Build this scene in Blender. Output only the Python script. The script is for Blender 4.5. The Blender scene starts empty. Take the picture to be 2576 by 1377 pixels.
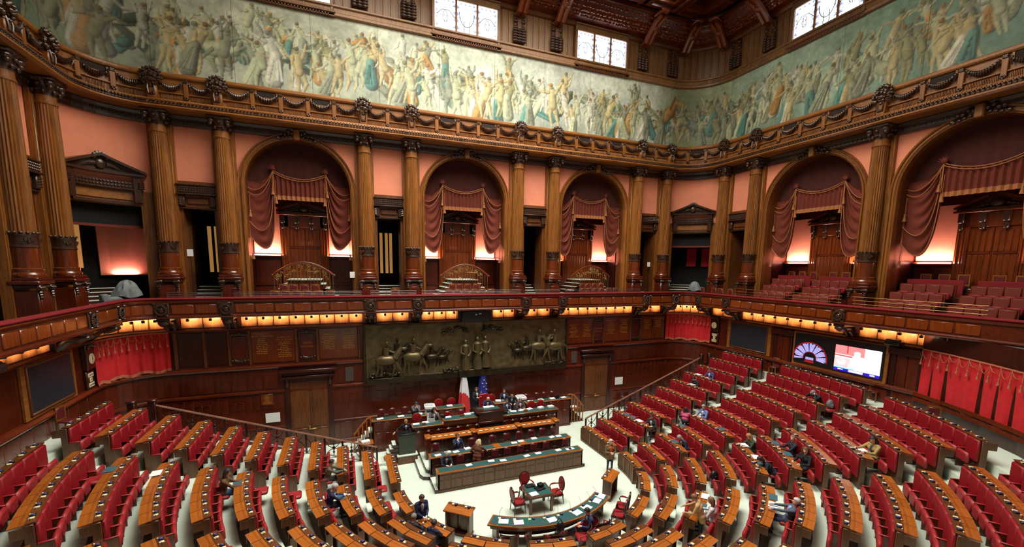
import bpy, math, random
import numpy as np
from mathutils import Matrix, Vector, noise as mnoise
random.seed(7)
SC = bpy.context.scene
COL = SC.collection
R = math.radians

# ------------------------------------------------------------------ camera
CAMP = (-7.115, -25.352, 10.130)
cam = bpy.data.cameras.new('camera'); camo = bpy.data.objects.new('camera', cam); COL.objects.link(camo)
_a, _p, _r = R(21.70137), 0.131342, 0.0140476
_r0 = Vector((math.cos(_a), -math.sin(_a), 0)); _f = Vector((math.sin(_a)*math.cos(_p), math.cos(_a)*math.cos(_p), -math.sin(_p)))
_d0 = -(_r0.cross(_f)); _xh = _r0*math.cos(_r) - _d0*math.sin(_r); _yh = _r0*math.sin(_r) + _d0*math.cos(_r)
_M = Matrix((_xh, -_yh, -_f)).transposed().to_4x4(); _M.translation = CAMP
camo.matrix_world = _M
cam.sensor_fit = 'HORIZONTAL'; cam.sensor_width = 36.0; cam.lens = 1070.605/2576*36
cam.shift_y = (808.197-688.5)/2576; cam.clip_end = 200
SC.camera = camo

# ------------------------------------------------------------------ world, lights, exposure
W_ = bpy.data.worlds.new('world'); SC.world = W_; W_.use_nodes = True
_bg = W_.node_tree.nodes['Background']; _bg.inputs[0].default_value = (1.0, .93, .84, 1); _bg.inputs[1].default_value = 0.10
SC.view_settings.view_transform = 'Standard'; SC.view_settings.look = 'None'
SC.view_settings.exposure = 0.0; SC.view_settings.gamma = 1.0; SC.view_settings.use_curve_mapping = False
def area(name, loc, size, energy, col=(1, .95, .88), rot=(0, 0, 0)):
    l = bpy.data.lights.new(name, 'AREA'); l.shape = 'RECTANGLE'; l.size, l.size_y = size; l.energy = energy; l.color = col
    o = bpy.data.objects.new(name, l); COL.objects.link(o); o.location = loc; o.rotation_euler = rot
    return o
_sl = area('skylight_lamp', (0.2, -9.0, 26.6), (15, 11), 4050, (1, .985, .965)); _sl.data.spread = R(128)

# ------------------------------------------------------------------ mesh helpers
class MB:
    def __init__(s): s.v = []; s.f = []; s.m = []; s.M = None
    def add(s, vs, fs, mi=0):
        b = len(s.v)
        if s.M is not None: vs = [tuple(s.M @ Vector(p)) for p in vs]
        s.v.extend(vs); s.f.extend([tuple(i+b for i in f) for f in fs]); s.m.extend([mi]*len(fs)); return s
    def box(s, x0, x1, y0, y1, z0, z1, mi=0, bev=0.0):
        if bev <= 0:
            return s.add([(x0,y0,z0),(x1,y0,z0),(x1,y1,z0),(x0,y1,z0),(x0,y0,z1),(x1,y0,z1),(x1,y1,z1),(x0,y1,z1)],
                         [(0,3,2,1),(4,5,6,7),(0,1,5,4),(1,2,6,5),(2,3,7,6),(3,0,4,7)], mi)
        b = min(bev, (x1-x0)*.49, (y1-y0)*.49, (z1-z0)*.49)
        X, Y, Z = (x0, x1), (y0, y1), (z0, z1); vs = []; idx = {}
        for i in (0,1):
            for j in (0,1):
                for k in (0,1):
                    sx, sy, sz = (1-2*i), (1-2*j), (1-2*k)
                    for a in range(3):
                        p = [X[i]+sx*b, Y[j]+sy*b, Z[k]+sz*b]
                        p[a] = (X[i], Y[j], Z[k])[a]
                        idx[i,j,k,a] = len(vs); vs.append(tuple(p))
        g = lambda i,j,k,a: idx[i,j,k,a]
        fs = []
        for i in (0,1):
            q = [g(i,0,0,0), g(i,1,0,0), g(i,1,1,0), g(i,0,1,0)]; fs.append(q if i else q[::-1])
            q = [g(0,i,0,1), g(0,i,1,1), g(1,i,1,1), g(1,i,0,1)]; fs.append(q if i else q[::-1])
            q = [g(0,0,i,2), g(1,0,i,2), g(1,1,i,2), g(0,1,i,2)]; fs.append(q if i else q[::-1])
        for i in (0,1):
            for j in (0,1):
                q = [g(i,j,0,0), g(i,j,0,1), g(i,j,1,1), g(i,j,1,0)]; fs.append(q if (i+j) % 2 == 0 else q[::-1])
                q = [g(i,0,j,0), g(i,1,j,0), g(i,1,j,2), g(i,0,j,2)]; fs.append(q if (i+j) % 2 == 0 else q[::-1])
                q = [g(0,i,j,1), g(0,i,j,2), g(1,i,j,2), g(1,i,j,1)]; fs.append(q if (i+j) % 2 == 0 else q[::-1])
        for i in (0,1):
            for j in (0,1):
                for k in (0,1):
                    q = [g(i,j,k,0), g(i,j,k,1), g(i,j,k,2)]; fs.append(q if (i+j+k) % 2 else q[::-1])
        return s.add(vs, fs, mi)
    def lathe(s, prof, n=16, c=(0,0), mi=0, cap=True, a0=0, a1=None, flute=None):
        vs = []; full = a1 is None; A1 = 2*math.pi if full else a1; m = n if full else n+1
        for r, z in prof:
            for i in range(m):
                a = a0+(A1-a0)*i/n; vs.append((c[0]+r*math.cos(a), c[1]+r*math.sin(a), z))
        fs = []
        for j in range(len(prof)-1):
            for i in range(n):
                i2 = (i+1) % m if full else i+1
                fs.append((j*m+i, j*m+i2, (j+1)*m+i2, (j+1)*m+i))
        if cap and full:
            fs.append(tuple(range(m))[::-1]); fs.append(tuple((len(prof)-1)*m+i for i in range(m)))
        return s.add(vs, fs, mi)
    def tube(s, pts, r, n=6, mi=0, closed=False, flat=None):
        P = [Vector(p) for p in pts]; L = len(P); vs = []
        rs = r if isinstance(r, (list, tuple)) else [r]*L
        up = None
        for i in range(L):
            t = (P[(i+1) % L]-P[i-1]) if closed else (P[min(i+1, L-1)]-P[max(i-1, 0)])
            if t.length < 1e-9: t = Vector((0,0,1))
            t.normalize()
            if up is None:
                up = Vector((0,0,1)) if abs(t.z) < .9 else Vector((1,0,0))
            x = t.cross(up)
            if x.length < 1e-6: x = t.orthogonal()
            x.normalize(); y = x.cross(t).normalized(); up = y
            for k in range(n):
                a = 2*math.pi*k/n; vs.append(tuple(P[i]+(x*math.cos(a)+y*math.sin(a)*(flat or 1))*rs[i]))
        fs = []
        for i in range(L if closed else L-1):
            j = (i+1) % L
            for k in range(n):
                k2 = (k+1) % n; fs.append((i*n+k, i*n+k2, j*n+k2, j*n+k))
        if not closed: fs.append(tuple(range(n))[::-1]); fs.append(tuple((L-1)*n+k for k in range(n)))
        return s.add(vs, fs, mi)
    def ell(s, c, r, nu=10, nv=6, mi=0, rot=None):
        if not isinstance(r, (tuple, list)): r = (r, r, r)
        vs = [(0,0,-r[2])]
        for j in range(1, nv):
            t = -math.pi/2+math.pi*j/nv
            for i in range(nu):
                a = 2*math.pi*i/nu; vs.append((r[0]*math.cos(t)*math.cos(a), r[1]*math.cos(t)*math.sin(a), r[2]*math.sin(t)))
        vs.append((0,0,r[2])); fs = [(0, 1+(i+1) % nu, 1+i) for i in range(nu)]
        for j in range(nv-2):
            for i in range(nu):
                i2 = (i+1) % nu; fs.append((1+j*nu+i, 1+j*nu+i2, 1+(j+1)*nu+i2, 1+(j+1)*nu+i))
        b = 1+(nv-2)*nu; fs += [(b+i, b+(i+1) % nu, len(vs)-1) for i in range(nu)]
        C = Vector(c)
        if rot is not None: vs = [tuple(C+(rot @ Vector(p))) for p in vs]
        else: vs = [(p[0]+c[0], p[1]+c[1], p[2]+c[2]) for p in vs]
        return s.add(vs, fs, mi)
    def extr(s, poly, y0, y1, mi=0):           # polygon in (x,z), counter-clockwise seen from -y, extruded in y
        n = len(poly); vs = [(x, y0, z) for x, z in poly]+[(x, y1, z) for x, z in poly]
        return s.add(vs, [tuple(range(n)), tuple(range(2*n-1, n-1, -1))]+[(i, i+n, (i+1) % n+n, (i+1) % n) for i in range(n)], mi)
    def prism(s, poly, z0, z1, mi=0):          # polygon in (x,y) extruded in z
        n = len(poly); vs = [(x, y, z0) for x, y in poly]+[(x, y, z1) for x, y in poly]
        return s.add(vs, [tuple(range(n))[::-1], tuple(range(n, 2*n))]+[(i, (i+1) % n, (i+1) % n+n, i+n) for i in range(n)], mi)
    def grid(s, fn, nu, nv, mi=0):             # fn(i/nu, j/nv) -> point
        vs = [tuple(fn(i/nu, j/nv)) for j in range(nv+1) for i in range(nu+1)]; w = nu+1
        return s.add(vs, [(j*w+i, j*w+i+1, (j+1)*w+i+1, (j+1)*w+i) for j in range(nv) for i in range(nu)], mi)
    def mesh(s, name, mats, smooth=True, ang=38):
        me = bpy.data.meshes.new(name); me.from_pydata(s.v, [], s.f)
        for m in (mats if isinstance(mats, (list, tuple)) else [mats]): me.materials.append(m)
        if any(s.m): me.polygons.foreach_set('material_index', s.m)
        if smooth:
            me.polygons.foreach_set('use_smooth', [True]*len(me.polygons))
            try: me.set_sharp_from_angle(angle=R(ang))
            except Exception: pass
        me.update(); return me
    def obj(s, name, mats, parent=None, smooth=True, ang=38, loc=None):
        return put(s.mesh(name, mats, smooth, ang), name, parent, Matrix.Translation(loc) if loc else None)
def put(me, name, parent=None, M=None):
    o = bpy.data.objects.new(name, me); COL.objects.link(o)
    if parent is not None: o.parent = parent
    if M is not None: o.matrix_local = M
    return o
def TM(x, y, z, rz=0, s=None):
    M = Matrix.Translation((x, y, z)) @ Matrix.Rotation(rz, 4, 'Z')
    if s: M = M @ Matrix.Diagonal((s[0], s[1], s[2], 1))
    return M
def tag(o, label=None, cat=None, group=None, kind=None):
    if label: o['label'] = label
    if cat: o['category'] = cat
    if group: o['group'] = group
    if kind: o['kind'] = kind
    return o
def thing(name, label, cat, loc=(0,0,0), rz=0, group=None):
    o = bpy.data.objects.new(name, None); COL.objects.link(o); o.empty_display_size = .1
    o.location = loc; o.rotation_euler = (0, 0, rz)
    return tag(o, label, cat, group)
def copy_tree(o, parent=None):
    c = o.copy(); COL.objects.link(c)
    if parent is not None: c.parent = parent
    for ch in list(o.children): copy_tree(ch, c)
    return c
ORD = ['first','second','third','fourth','fifth','sixth','seventh','eighth','ninth','tenth','eleventh','twelfth','thirteenth','fourteenth','fifteenth','sixteenth','seventeenth','eighteenth','nineteenth','twentieth','twenty-first','twenty-second','twenty-third','twenty-fourth']
NUM = ['no','one','two','three','four','five','six','seven','eight','nine','ten']

# ------------------------------------------------------------------ the wall line: u along it, d outwards from it
UF, RC, SW = 14.93, 2.60, R(92.2)
UA = UF+RC*SW
def frame(u):
    s = 1 if u >= 0 else -1; a = abs(u)
    if a <= UF: p = Vector((a, 0)); h = 0.0
    elif a <= UA: h = (a-UF)/RC; p = Vector((UF+RC*math.sin(h), -RC+RC*math.cos(h)))
    else:
        h = SW; p = Vector((UF+RC*math.sin(h), -RC+RC*math.cos(h)))+Vector((math.cos(h), -math.sin(h)))*(a-UA)
    t = Vector((math.cos(h), -math.sin(h))); n = Vector((math.sin(h), math.cos(h)))
    return Vector((p.x*s, p.y)), Vector((t.x, t.y*s)), Vector((n.x*s, n.y)), s*-h
def W(u, d, z):
    p, t, n, h = frame(u); q = p+n*d; return (q.x, q.y, z)
def WM(u, d, z, s=None):
    p, t, n, h = frame(u); q = p+n*d; return TM(q.x, q.y, z, h, s)
def usteps(u0, u1, step=None, arc=.35):
    us = {u0, u1}
    for b in (-UA, -UF, UF, UA):
        if u0 < b < u1: us.add(b)
    for s in (-1, 1):
        n = int((UA-UF)/arc)
        for i in range(n+1):
            u = s*(UF+(UA-UF)*i/n)
            if u0 < u < u1: us.add(u)
    us = sorted(us)
    if step:
        o = [us[0]]
        for b in us[1:]:
            k = max(1, int(math.ceil((b-o[-1])/step))); a = o[-1]; o += [a+(b-a)*i/k for i in range(1, k+1)]
        us = o
    return us
def sweep(mb, prof, u0, u1, mi=0, closed=True, step=None):
    us = usteps(u0, u1, step); n = len(prof)
    vs = [W(u, d, z) for u in us for d, z in prof]; fs = []
    for i in range(len(us)-1):
        for k in range(n if closed else n-1):
            k2 = (k+1) % n; fs.append((i*n+k, (i+1)*n+k, (i+1)*n+k2, i*n+k2))
    if closed: fs.append(tuple(range(n))); fs.append(tuple((len(us)-1)*n+k for k in range(n))[::-1])
    return mb.add(vs, fs, mi)
def sbox(mb, u0, u1, d0, d1, z0, z1, mi=0): return sweep(mb, [(d0,z0),(d0,z1),(d1,z1),(d1,z0)], u0, u1, mi)

# ------------------------------------------------------------------ materials
MT = {}
def lin(c): return tuple(((x/255/12.92) if x/255 <= .04045 else ((x/255+.055)/1.055)**2.4) for x in c)+(1,)
def base(name):
    m = bpy.data.materials.new(name); m.use_nodes = True; MT[name] = m
    nt = m.node_tree; return m, nt, nt.nodes['Principled BSDF']
def N(nt, t, **k):
    n = nt.nodes.new(t)
    for a, b in k.items(): setattr(n, a, b)
    return n
def ramp(nt, c0, c1, p0=.3, p1=.7, extra=()):
    r = N(nt, 'ShaderNodeValToRGB'); e = r.color_ramp.elements
    e[0].position, e[0].color = p0, c0; e[1].position, e[1].color = p1, c1
    for p, c in extra: q = e.new(p); q.color = c
    return r
def wood(name, dark, light, rough=.35, coat=.15, scale=1.0, axis='Z'):
    m, nt, b = base(name)
    tc = N(nt, 'ShaderNodeTexCoord'); mp = N(nt, 'ShaderNodeMapping')
    sc = {'Z': (9, 9, .7), 'X': (.7, 9, 9), 'Y': (9, .7, 9)}[axis]
    mp.inputs['Scale'].default_value = tuple(x*scale for x in sc)
    nz = N(nt, 'ShaderNodeTexNoise'); nz.inputs['Scale'].default_value = 1.6; nz.inputs['Detail'].default_value = 6; nz.inputs['Distortion'].default_value = .6
    n2 = N(nt, 'ShaderNodeTexNoise'); n2.inputs['Scale'].default_value = .6; n2.inputs['Detail'].default_value = 2
    mx = N(nt, 'ShaderNodeMath', operation='ADD'); mu = N(nt, 'ShaderNodeMath', operation='MULTIPLY'); mu.inputs[1].default_value = .45
    oi = N(nt, 'ShaderNodeObjectInfo'); m3 = N(nt, 'ShaderNodeMath', operation='MULTIPLY_ADD'); m3.inputs[1].default_value = .16
    r = ramp(nt, lin(dark), lin(light), .5, .98)
    L = nt.links.new
    L(tc.outputs['Object'], mp.inputs[0]); L(mp.outputs[0], nz.inputs[0]); L(tc.outputs['Object'], n2.inputs[0])
    L(n2.outputs[0], mu.inputs[0]); L(nz.outputs[0], mx.inputs[0]); L(mu.outputs[0], mx.inputs[1])
    L(oi.outputs['Random'], m3.inputs[0]); L(mx.outputs[0], m3.inputs[2]); L(m3.outputs[0], r.inputs[0]); L(r.outputs[0], b.inputs['Base Color'])
    b.inputs['Roughness'].default_value = rough; b.inputs['Coat Weight'].default_value = coat; b.inputs['Coat Roughness'].default_value = .18
    return m
def plain(name, c, rough=.6, metal=0, var=.0, nscale=8, spec=.5, sheen=0, bump=0, bscale=60):
    m, nt, b = base(name); b.inputs['Roughness'].default_value = rough; b.inputs['Metallic'].default_value = metal
    b.inputs['Specular IOR Level'].default_value = spec; b.inputs['Sheen Weight'].default_value = sheen
    L = nt.links.new; tc = N(nt, 'ShaderNodeTexCoord')
    nz = N(nt, 'ShaderNodeTexNoise'); nz.inputs['Scale'].default_value = nscale; nz.inputs['Detail'].default_value = 4
    c = lin(c); v = max(var, .02)
    r = ramp(nt, tuple(x*(1-v) for x in c[:3])+(1,), tuple(min(1, x*(1+v)) for x in c[:3])+(1,), .3, .7)
    L(tc.outputs['Object'], nz.inputs[0]); L(nz.outputs[0], r.inputs[0]); L(r.outputs[0], b.inputs['Base Color'])
    if bump:
        n2 = N(nt, 'ShaderNodeTexNoise'); n2.inputs['Scale'].default_value = bscale
        bp = N(nt, 'ShaderNodeBump'); bp.inputs['Strength'].default_value = bump; bp.inputs['Distance'].default_value = .01
        L(tc.outputs['Object'], n2.inputs[0]); L(n2.outputs[0], bp.inputs['Height']); L(bp.outputs[0], b.inputs['Normal'])
    return m
def glow(name, c, s):
    m, nt, b = base(name); b.inputs['Base Color'].default_value = lin(c); b.inputs['Emission Color'].default_value = lin(c); b.inputs['Emission Strength'].default_value = s
    return m
def vcol(name, attr='Col', rough=.7):
    m, nt, b = base(name); a = N(nt, 'ShaderNodeVertexColor', layer_name=attr); nt.links.new(a.outputs[0], b.inputs['Base Color']); b.inputs['Roughness'].default_value = rough
    return m
oak = wood('oak', (88,48,12), (146,90,34), .38, .1)
drumw = wood('drum_walnut', (70,28,8), (112,50,16), .2, .4)
railw = wood('rail_polished_sheen', (112,70,54), (156,112,92), .15, .6, axis='X')  # bright reflection on the lacquered handrail painted in as a pale base colour
oaka = wood('oak_attic', (84,54,28), (142,102,62), .42, .1)
oakx = wood('oak_along', (98,54,16), (156,100,44), .38, .1, axis='X')
oakd = wood('oak_dark', (70,36,12), (118,66,26), .42, .1)
carve = wood('carved_walnut', (38,22,14), (70,44,30), .32, .3)
mahog = wood('mahogany', (54,17,6), (98,34,12), .28, .3)
mahogx = wood('mahogany_along', (58,19,7), (106,40,14), .28, .3, axis='X')
mahogd = wood('mahogany_dark', (34,12,6), (62,22,9), .32, .25)
honey = wood('honey_mahogany', (176,96,44), (222,146,88), .3, .3)
lacq = wood('lacquered_mahogany', (84,34,8), (126,56,16), .24, .35)
desk = wood('desk_walnut', (122,62,16), (176,100,36), .26, .4, axis='X')
deskr = wood('desk_front', (64,38,18), (112,70,36), .4, .1)
benchw = wood('bench_wood', (66,34,14), (108,62,28), .34, .2)
salmon = plain('salmon_wall', (226,140,108), .85, var=.05, nscale=1.5)
carpet = plain('carpet_pale_green', (204,218,202), .95, var=.05, nscale=3, spec=.1, bump=.15, bscale=220)
redl = plain('red_leather', (140,18,28), .5, var=.08, nscale=6, spec=.35)
redl2 = plain('red_leather_worn', (154,32,36), .5, var=.08, nscale=9)
oxl = plain('oxblood_leather', (96,30,32), .4, var=.08)
velv = plain('red_velvet_rail', (122,6,16), .85, var=.1)
curt = plain('red_curtain', (196,28,34), .9, var=.1, nscale=5)
drape_shaded = plain('maroon_backing', (70,26,18), .95, var=.12, nscale=4)  # rust drape darkened: shade in the arch head is put into the colour
drape = plain('rust_drape', (108,42,24), .9, var=.12, nscale=4)
cord = plain('gold_cord', (168,106,60), .7, var=.1, nscale=30)
tass = plain('tassel', (178,104,74), .8, var=.15, nscale=40)
dkgreen = plain('green_baize', (22,74,72), .75, var=.06)
lectg = plain('lectern_green', (62,70,58), .55, var=.05)
bronze = plain('bronze', (104,92,62), .42, .6, var=.25, nscale=3)
bronzed = plain('bronze_dark', (66,58,42), .4, .75, var=.25, nscale=3)
brass = plain('brass', (196,160,90), .32, .9)
brassd = plain('brass_old', (150,116,66), .4, .7)
steel = plain('steel', (96,94,90), .5, .6)
black = plain('black_plastic', (16,16,17), .45)
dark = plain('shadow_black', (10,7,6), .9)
white = plain('white_paper', (240,240,238), .8)
cream = plain('cream_plate', (226,212,172), .5)
gold = plain('gold_letters', (206,150,62), .4, .4)
grey = plain('grey_plastic', (196,200,202), .5)
tarp = plain('grey_tarpaulin', (110,120,120), .5, var=.1, spec=.4)
boardm = plain('display_off', (44,48,56), .3, var=.15, nscale=2)
greyp = plain('grey_panel', (78,66,60), .7)
ledb = plain('blue_lcd', (74,84,168), .3)
glass = glow('window_glass', (244,248,255), 3.2)
leadb = glow('window_blue_glass', (150,165,205), 1.2)
leadg = plain('window_lead', (96,112,116), .6)
lampg = glow('lamp_glow', (255,214,160), 14)
skyg = glow('skylight_glass', (255,240,214), 4)
beige = glow('lit_doorway', (206,150,84), .45)
# ================================================================== STRUCTURE
UL, UR = -27.0, 36.0
COLS = [-21.45, -18.95, -14.84, -12.33, -5.79, -3.27, 3.27, 5.79, 12.33, 14.84, 18.95, 21.45, 28.38, 35.2]
PAIRS = [(-20.2, 1.25), (-13.585, 1.255), (-4.53, 1.26), (4.53, 1.26), (13.585, 1.255), (20.2, 1.25)]
ARCHES = [(-9.06, 3.27), (0.0, 3.27), (9.06, 3.27), (24.915, 3.465), (31.79, 3.41)]
CORN = [-16.895, 16.895]
X0, Y0 = 0.23, -8.2                     # centre of the hemicycle
RK = lambda k: 5.45+1.055*k
FK = lambda k: 0.03+0.383*(k-1) if k >= 1 else 0.0
ZK = lambda k: 0.80+0.383*k
def S(o): o['kind'] = 'structure'; return o

# ---- floor and tiers
fl = S(MB().box(-22, 23, -30, 1, -.3, 0).obj('floor', carpet))
def stad(r, n=40):          # stadium line: straight from the rail, half circle round, straight back
    pts = [(X0-r, -4.15), (X0-r, Y0)]
    pts += [(X0-r*math.cos(math.pi*i/n), Y0-r*math.sin(math.pi*i/n)) for i in range(1, n)]
    return pts+[(X0+r, Y0), (X0+r, -4.15)]
tiers = None
for k in range(1, 12):
    mb = MB(); r0 = RK(k)-.78; r1 = RK(k)+.28 if k < 11 else 19.0
    a, b = stad(r0), stad(r1); n = len(a)
    vs = [(x, y, FK(k)) for x, y in a]+[(x, y, FK(k)) for x, y in b]+[(x, y, FK(k)-.4) for x, y in a]
    fs = [(i, i+1, n+i+1, n+i) for i in range(n-1)]+[(2*n+i, 2*n+i+1, i+1, i) for i in range(n-1)]
    mb.add([(p[0], p[1], p[2]) for p in vs], [f[::-1] for f in fs])
    o = mb.obj('seating_tier' if tiers is None else 'tier_step', carpet, tiers, smooth=False)
    if tiers is None: tiers = S(o)
# closed flank of the tiers under the stair rails
for s in (-1, 1):
    pl = [(6.1, 0)]
    for k in range(1, 12): pl += [(RK(k)-.78, FK(k)), (RK(k)+.28 if k < 11 else 17.4, FK(k))]
    pl += [(17.4, 0)]
    pl = [(X0+s*x, z) for x, z in pl]
    if s < 0: pl = pl[::-1]
    MB().extr(pl, -4.15, -4.08).obj('tier_flank', mahogd, tiers, smooth=False)
# half steps in the aisles
SECT = [(2.5, 19.8), (24.0, 41.3), (46.8, 63.5), (70.5, 86.8), (93.2, 109.5), (116.5, 133.2), (138.7, 156.0), (160.2, 177.5)]
stepm = MB().box(-.36, .36, -.26, 0.0, -.2, 0, bev=.012).mesh('aisle_step', carpet)
AISL = [0.0]+[(SECT[i][1]+SECT[i+1][0])/2 for i in range(7)]+[180.0]
for k in range(1, 11):
    for ia, a in enumerate(AISL):
        t = R(a); r = RK(k)+.30-1.08
        if ia in (0, 8): sgn = -1 if ia == 0 else 1; x, y, rz = X0+sgn*r, Y0+.05, (math.pi/2 if sgn < 0 else -math.pi/2)
        else: x, y, rz = X0-r*math.cos(t), Y0-r*math.sin(t), math.pi/2+t
        if y < -19: continue
        put(stepm, 'aisle_step', tiers, TM(x, y, FK(k)-.19, rz))

# ---- lower wall under the balcony
def seg(name, u0, u1):
    mb = MB()
    sweep(mb, [(-.5,0),(-.5,4.58),(.3,4.58),(.3,0)], u0, u1, 0)
    sweep(mb, [(-.44,4.58),(-.44,7.5),(.3,7.5),(.3,4.58)], u0, u1, 0)
    o = S(mb.obj(name, mahog, smooth=False))
    mb = MB()
    sweep(mb, [(-.62,4.60),(-.66,4.66),(-.66,4.70),(-.56,4.78),(-.4,4.80),(-.4,4.58),(-.55,4.56)], u0, u1)
    sweep(mb, [(-.5,6.64),(-.58,6.70),(-.58,6.74),(-.5,6.80),(-.4,6.80),(-.4,6.64)], u0, u1)
    sweep(mb, [(-.5,3.26),(-.58,3.30),(-.58,3.38),(-.5,3.42)], u0, u1)
    sweep(mb, [(-.5,1.30),(-.55,1.33),(-.55,1.38),(-.5,1.41)], u0, u1)
    sweep(mb, [(-.5,.0),(-.56,.0),(-.56,.22),(-.5,.26)], u0, u1)
    mb.obj('wall_moulding', mahogx, o, smooth=False)
    return o
wfl = seg('wall_front', -UF, UF); wll = seg('wall_left', UL, -UF); wrl = seg('wall_right', UF, 33.2)
def wof(u): return wfl if abs(u) <= UF else (wll if u < 0 else wrl)
# lit boards below the balcony
BRK = [u for u in COLS]
LAMPS = []
litm = {}
bounds = sorted([UL+.2]+COLS[:-1]+[33.0])
for a, b in zip(bounds[:-1], bounds[1:]):
    g = .34; L = (b-a)-2*g
    if L < .5: continue
    n = max(1, round(L/.74)); w = L/n
    for i in range(n):
        u = a+g+w*(i+.5); key = round(w, 3)
        curved = UF < abs(u) < UA
        if key not in litm: litm[key] = MB().box(-w/2+.02, w/2-.02, -.03, .03, 6.84, 7.42, bev=.02).mesh('lit_board', honey)
        put(litm[key], 'lit_board', wof(u), WM(u, -.46, 0, (1 if not curved else .8, 1, 1)))
        LAMPS.append((u, (a+b)/2, i))
# vertical boards and slotted mouldings of the lower wall
plk = MB().box(-.165, .165, -.02, .02, 0, .42, bev=.008).box(-.14, .14, -.045, .0, .42, .435).mesh('stub_board', mahog)
plk2 = MB().box(-.165, .165, -.02, .02, 0, .78, bev=.008).box(-.14, .14, -.045, .0, .78, .795).mesh('stub_board', mahog)
lowp = MB().box(-.345, .345, -.02, .02, 0, .95, bev=.012).mesh('wainscot_panel', mahog)
midp = MB().box(-.355, .355, -.02, .02, 0, 1.04, bev=.01).mesh('wall_board', mahog)
DOORS_L = [-9.0, 9.14]
def blocked(u, h=1.25): return any(abs(u-x) < h for x in DOORS_L)
u = -25.2; i = 0
while u < 31:
    if not blocked(u):
        put(plk2 if i % 4 in (1, 2) else plk, 'stub_board', wof(u), WM(u, -.5, 2.42 if i % 4 in (0, 3) else 2.36))
    u += .36; i += 1
u = -25.2
while u < 31:
    if not blocked(u, 1.3): put(lowp, 'wainscot_panel', wof(u), WM(u, -.5, .3)); put(midp, 'wall_board', wof(u), WM(u, -.5, 3.48)) if not (-6.4 < u < 6.9) else None
    u += .72
# name-plate band: dark panels, gilt plaques and carved frames
def band_panel(u0, u1, mat, name='wall_panel'):
    c, w = (u0+u1)/2, u1-u0
    mb = MB()
    if UF < abs(c) < UA: sbox(mb, u0+.03, u1-.03, -.5, -.4, 4.9, 6.58); return mb.obj(name, mat, wof(c), smooth=False)
    mb.box(-w/2+.03, w/2-.03, -.03, .05, 4.9, 6.58, bev=.02)
    return put(mb.mesh(name, mat), name, wof(c), WM(c, -.46, 0))
def stile(u):
    mb = MB().box(-.07, .07, -.06, .06, 4.8, 6.64, bev=.02)
    put(mb.mesh('wall_stile', oakd), 'wall_stile', wof(u), WM(u, -.46, 0))
GLYPH = []
def textmesh(txt, size, mat, name='lettering', parent=None, M=None, depth=.002, align='CENTER'):
    cu = bpy.data.curves.new(name, 'FONT'); cu.body = txt; cu.size = size; cu.align_x = align; cu.align_y = 'CENTER'; cu.extrude = depth; cu.resolution_u = 2
    t = bpy.data.objects.new('tmp', cu); COL.objects.link(t)
    dg = bpy.context.evaluated_depsgraph_get(); me = bpy.data.meshes.new_from_object(t.evaluated_get(dg)); bpy.data.objects.remove(t)
    me.materials.clear(); me.materials.append(mat); me.name = name
    o = put(me, name, parent, M); return o
RX = Matrix.Rotation(math.pi/2, 4, 'X')
def plaque(u0, u1, heads, lines, seed):
    p = band_panel(u0, u1, lacq, 'inscribed_panel'); rnd = random.Random(seed); n = len(heads); W1 = (u1-u0)/n
    mb = MB()
    for i, (hd, z0) in enumerate(heads):
        cx = -(u1-u0)/2+W1*(i+.5); z = z0
        for ln in hd.split('|'):
            o = textmesh(ln, .125, gold, 'gilt_lettering', p, TM(cx, -.034, z) @ RX); z -= .13
        for j in range(lines):
            w = rnd.uniform(.35, .8)*W1*.82; x = -w/2
            while x < w/2:
                l = rnd.uniform(.03, .10); mb.box(cx+x, cx+min(x+l, w/2), -.034, -.03, z-.022, z+.022); x += l+rnd.uniform(.02, .045)
            z -= .095
    mb.obj('gilt_script', gold, p, smooth=False); return p
def cartouche(u, txt=None):
    p = band_panel(u-.42, u+.42, mahog, 'cartouche_panel')
    mb = MB()
    for s in (-1, 1):
        mb.tube([(s*.36, -.05, 6.38), (s*.39, -.07, 6.1), (s*.36, -.06, 5.7), (s*.3, -.06, 5.3), (s*.18, -.07, 5.1), (0, -.08, 5.06)], [.05,.035,.03,.03,.045,.06], 6)
        for q in range(4): mb.ell((s*(.07+.1*q), -.08, 6.46-.02*(q % 2)), (.075, .06, .07), 8, 5)
        for q in range(3): mb.ell((s*(.08+.13*q), -.07, 5.03+.03*q), (.08, .05, .06), 8, 5)
    mb.box(-.4, .4, -.07, 0, 6.28, 6.34, bev=.02); mb.ell((0, -.1, 6.5), (.09, .07, .09), 8, 5)
    mb.obj('carved_frame', carve, p)
    if txt: 
        for q, ln in enumerate(txt.split('|')): textmesh(ln, .13, gold, 'gilt_lettering', p, TM(0, -.034, 5.85-.2*q) @ RX)
    return p
band_panel(-14.7, -13.62, mahogd); band_panel(-13.58, -12.6, mahogd); stile(-14.78); stile(-13.6); stile(-12.56)
cartouche(-12.12)
plaque(-11.62, -9.56, [('PLEBISCITO|DELLA LOMBARDIA', 6.42), ('PLEBISCITO|DELLA SICILIA', 6.2)], 9, 1); stile(-11.66); stile(-9.52)
cartouche(-9.0, 'MARZO|MDCCCLX')
plaque(-8.45, -6.42, [('PLEBISCITO', 6.25), ('PLEBISCITO', 6.25)], 8, 2); stile(-8.49); stile(-6.38)
plaque(6.75, 8.8, [('PLEBISCITO', 6.15), ('PLEBISCITO', 6.15)], 8, 3); stile(6.7); stile(8.84)
cartouche(9.24, 'NOVEMBRE|MDCCCLX'); stile(9.66)
plaque(9.7, 11.9, [('PLEBISCITO', 6.35), ('PLEBISCITO', 6.35)], 9, 4); stile(11.94)
cartouche(12.36); stile(12.8)
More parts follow.
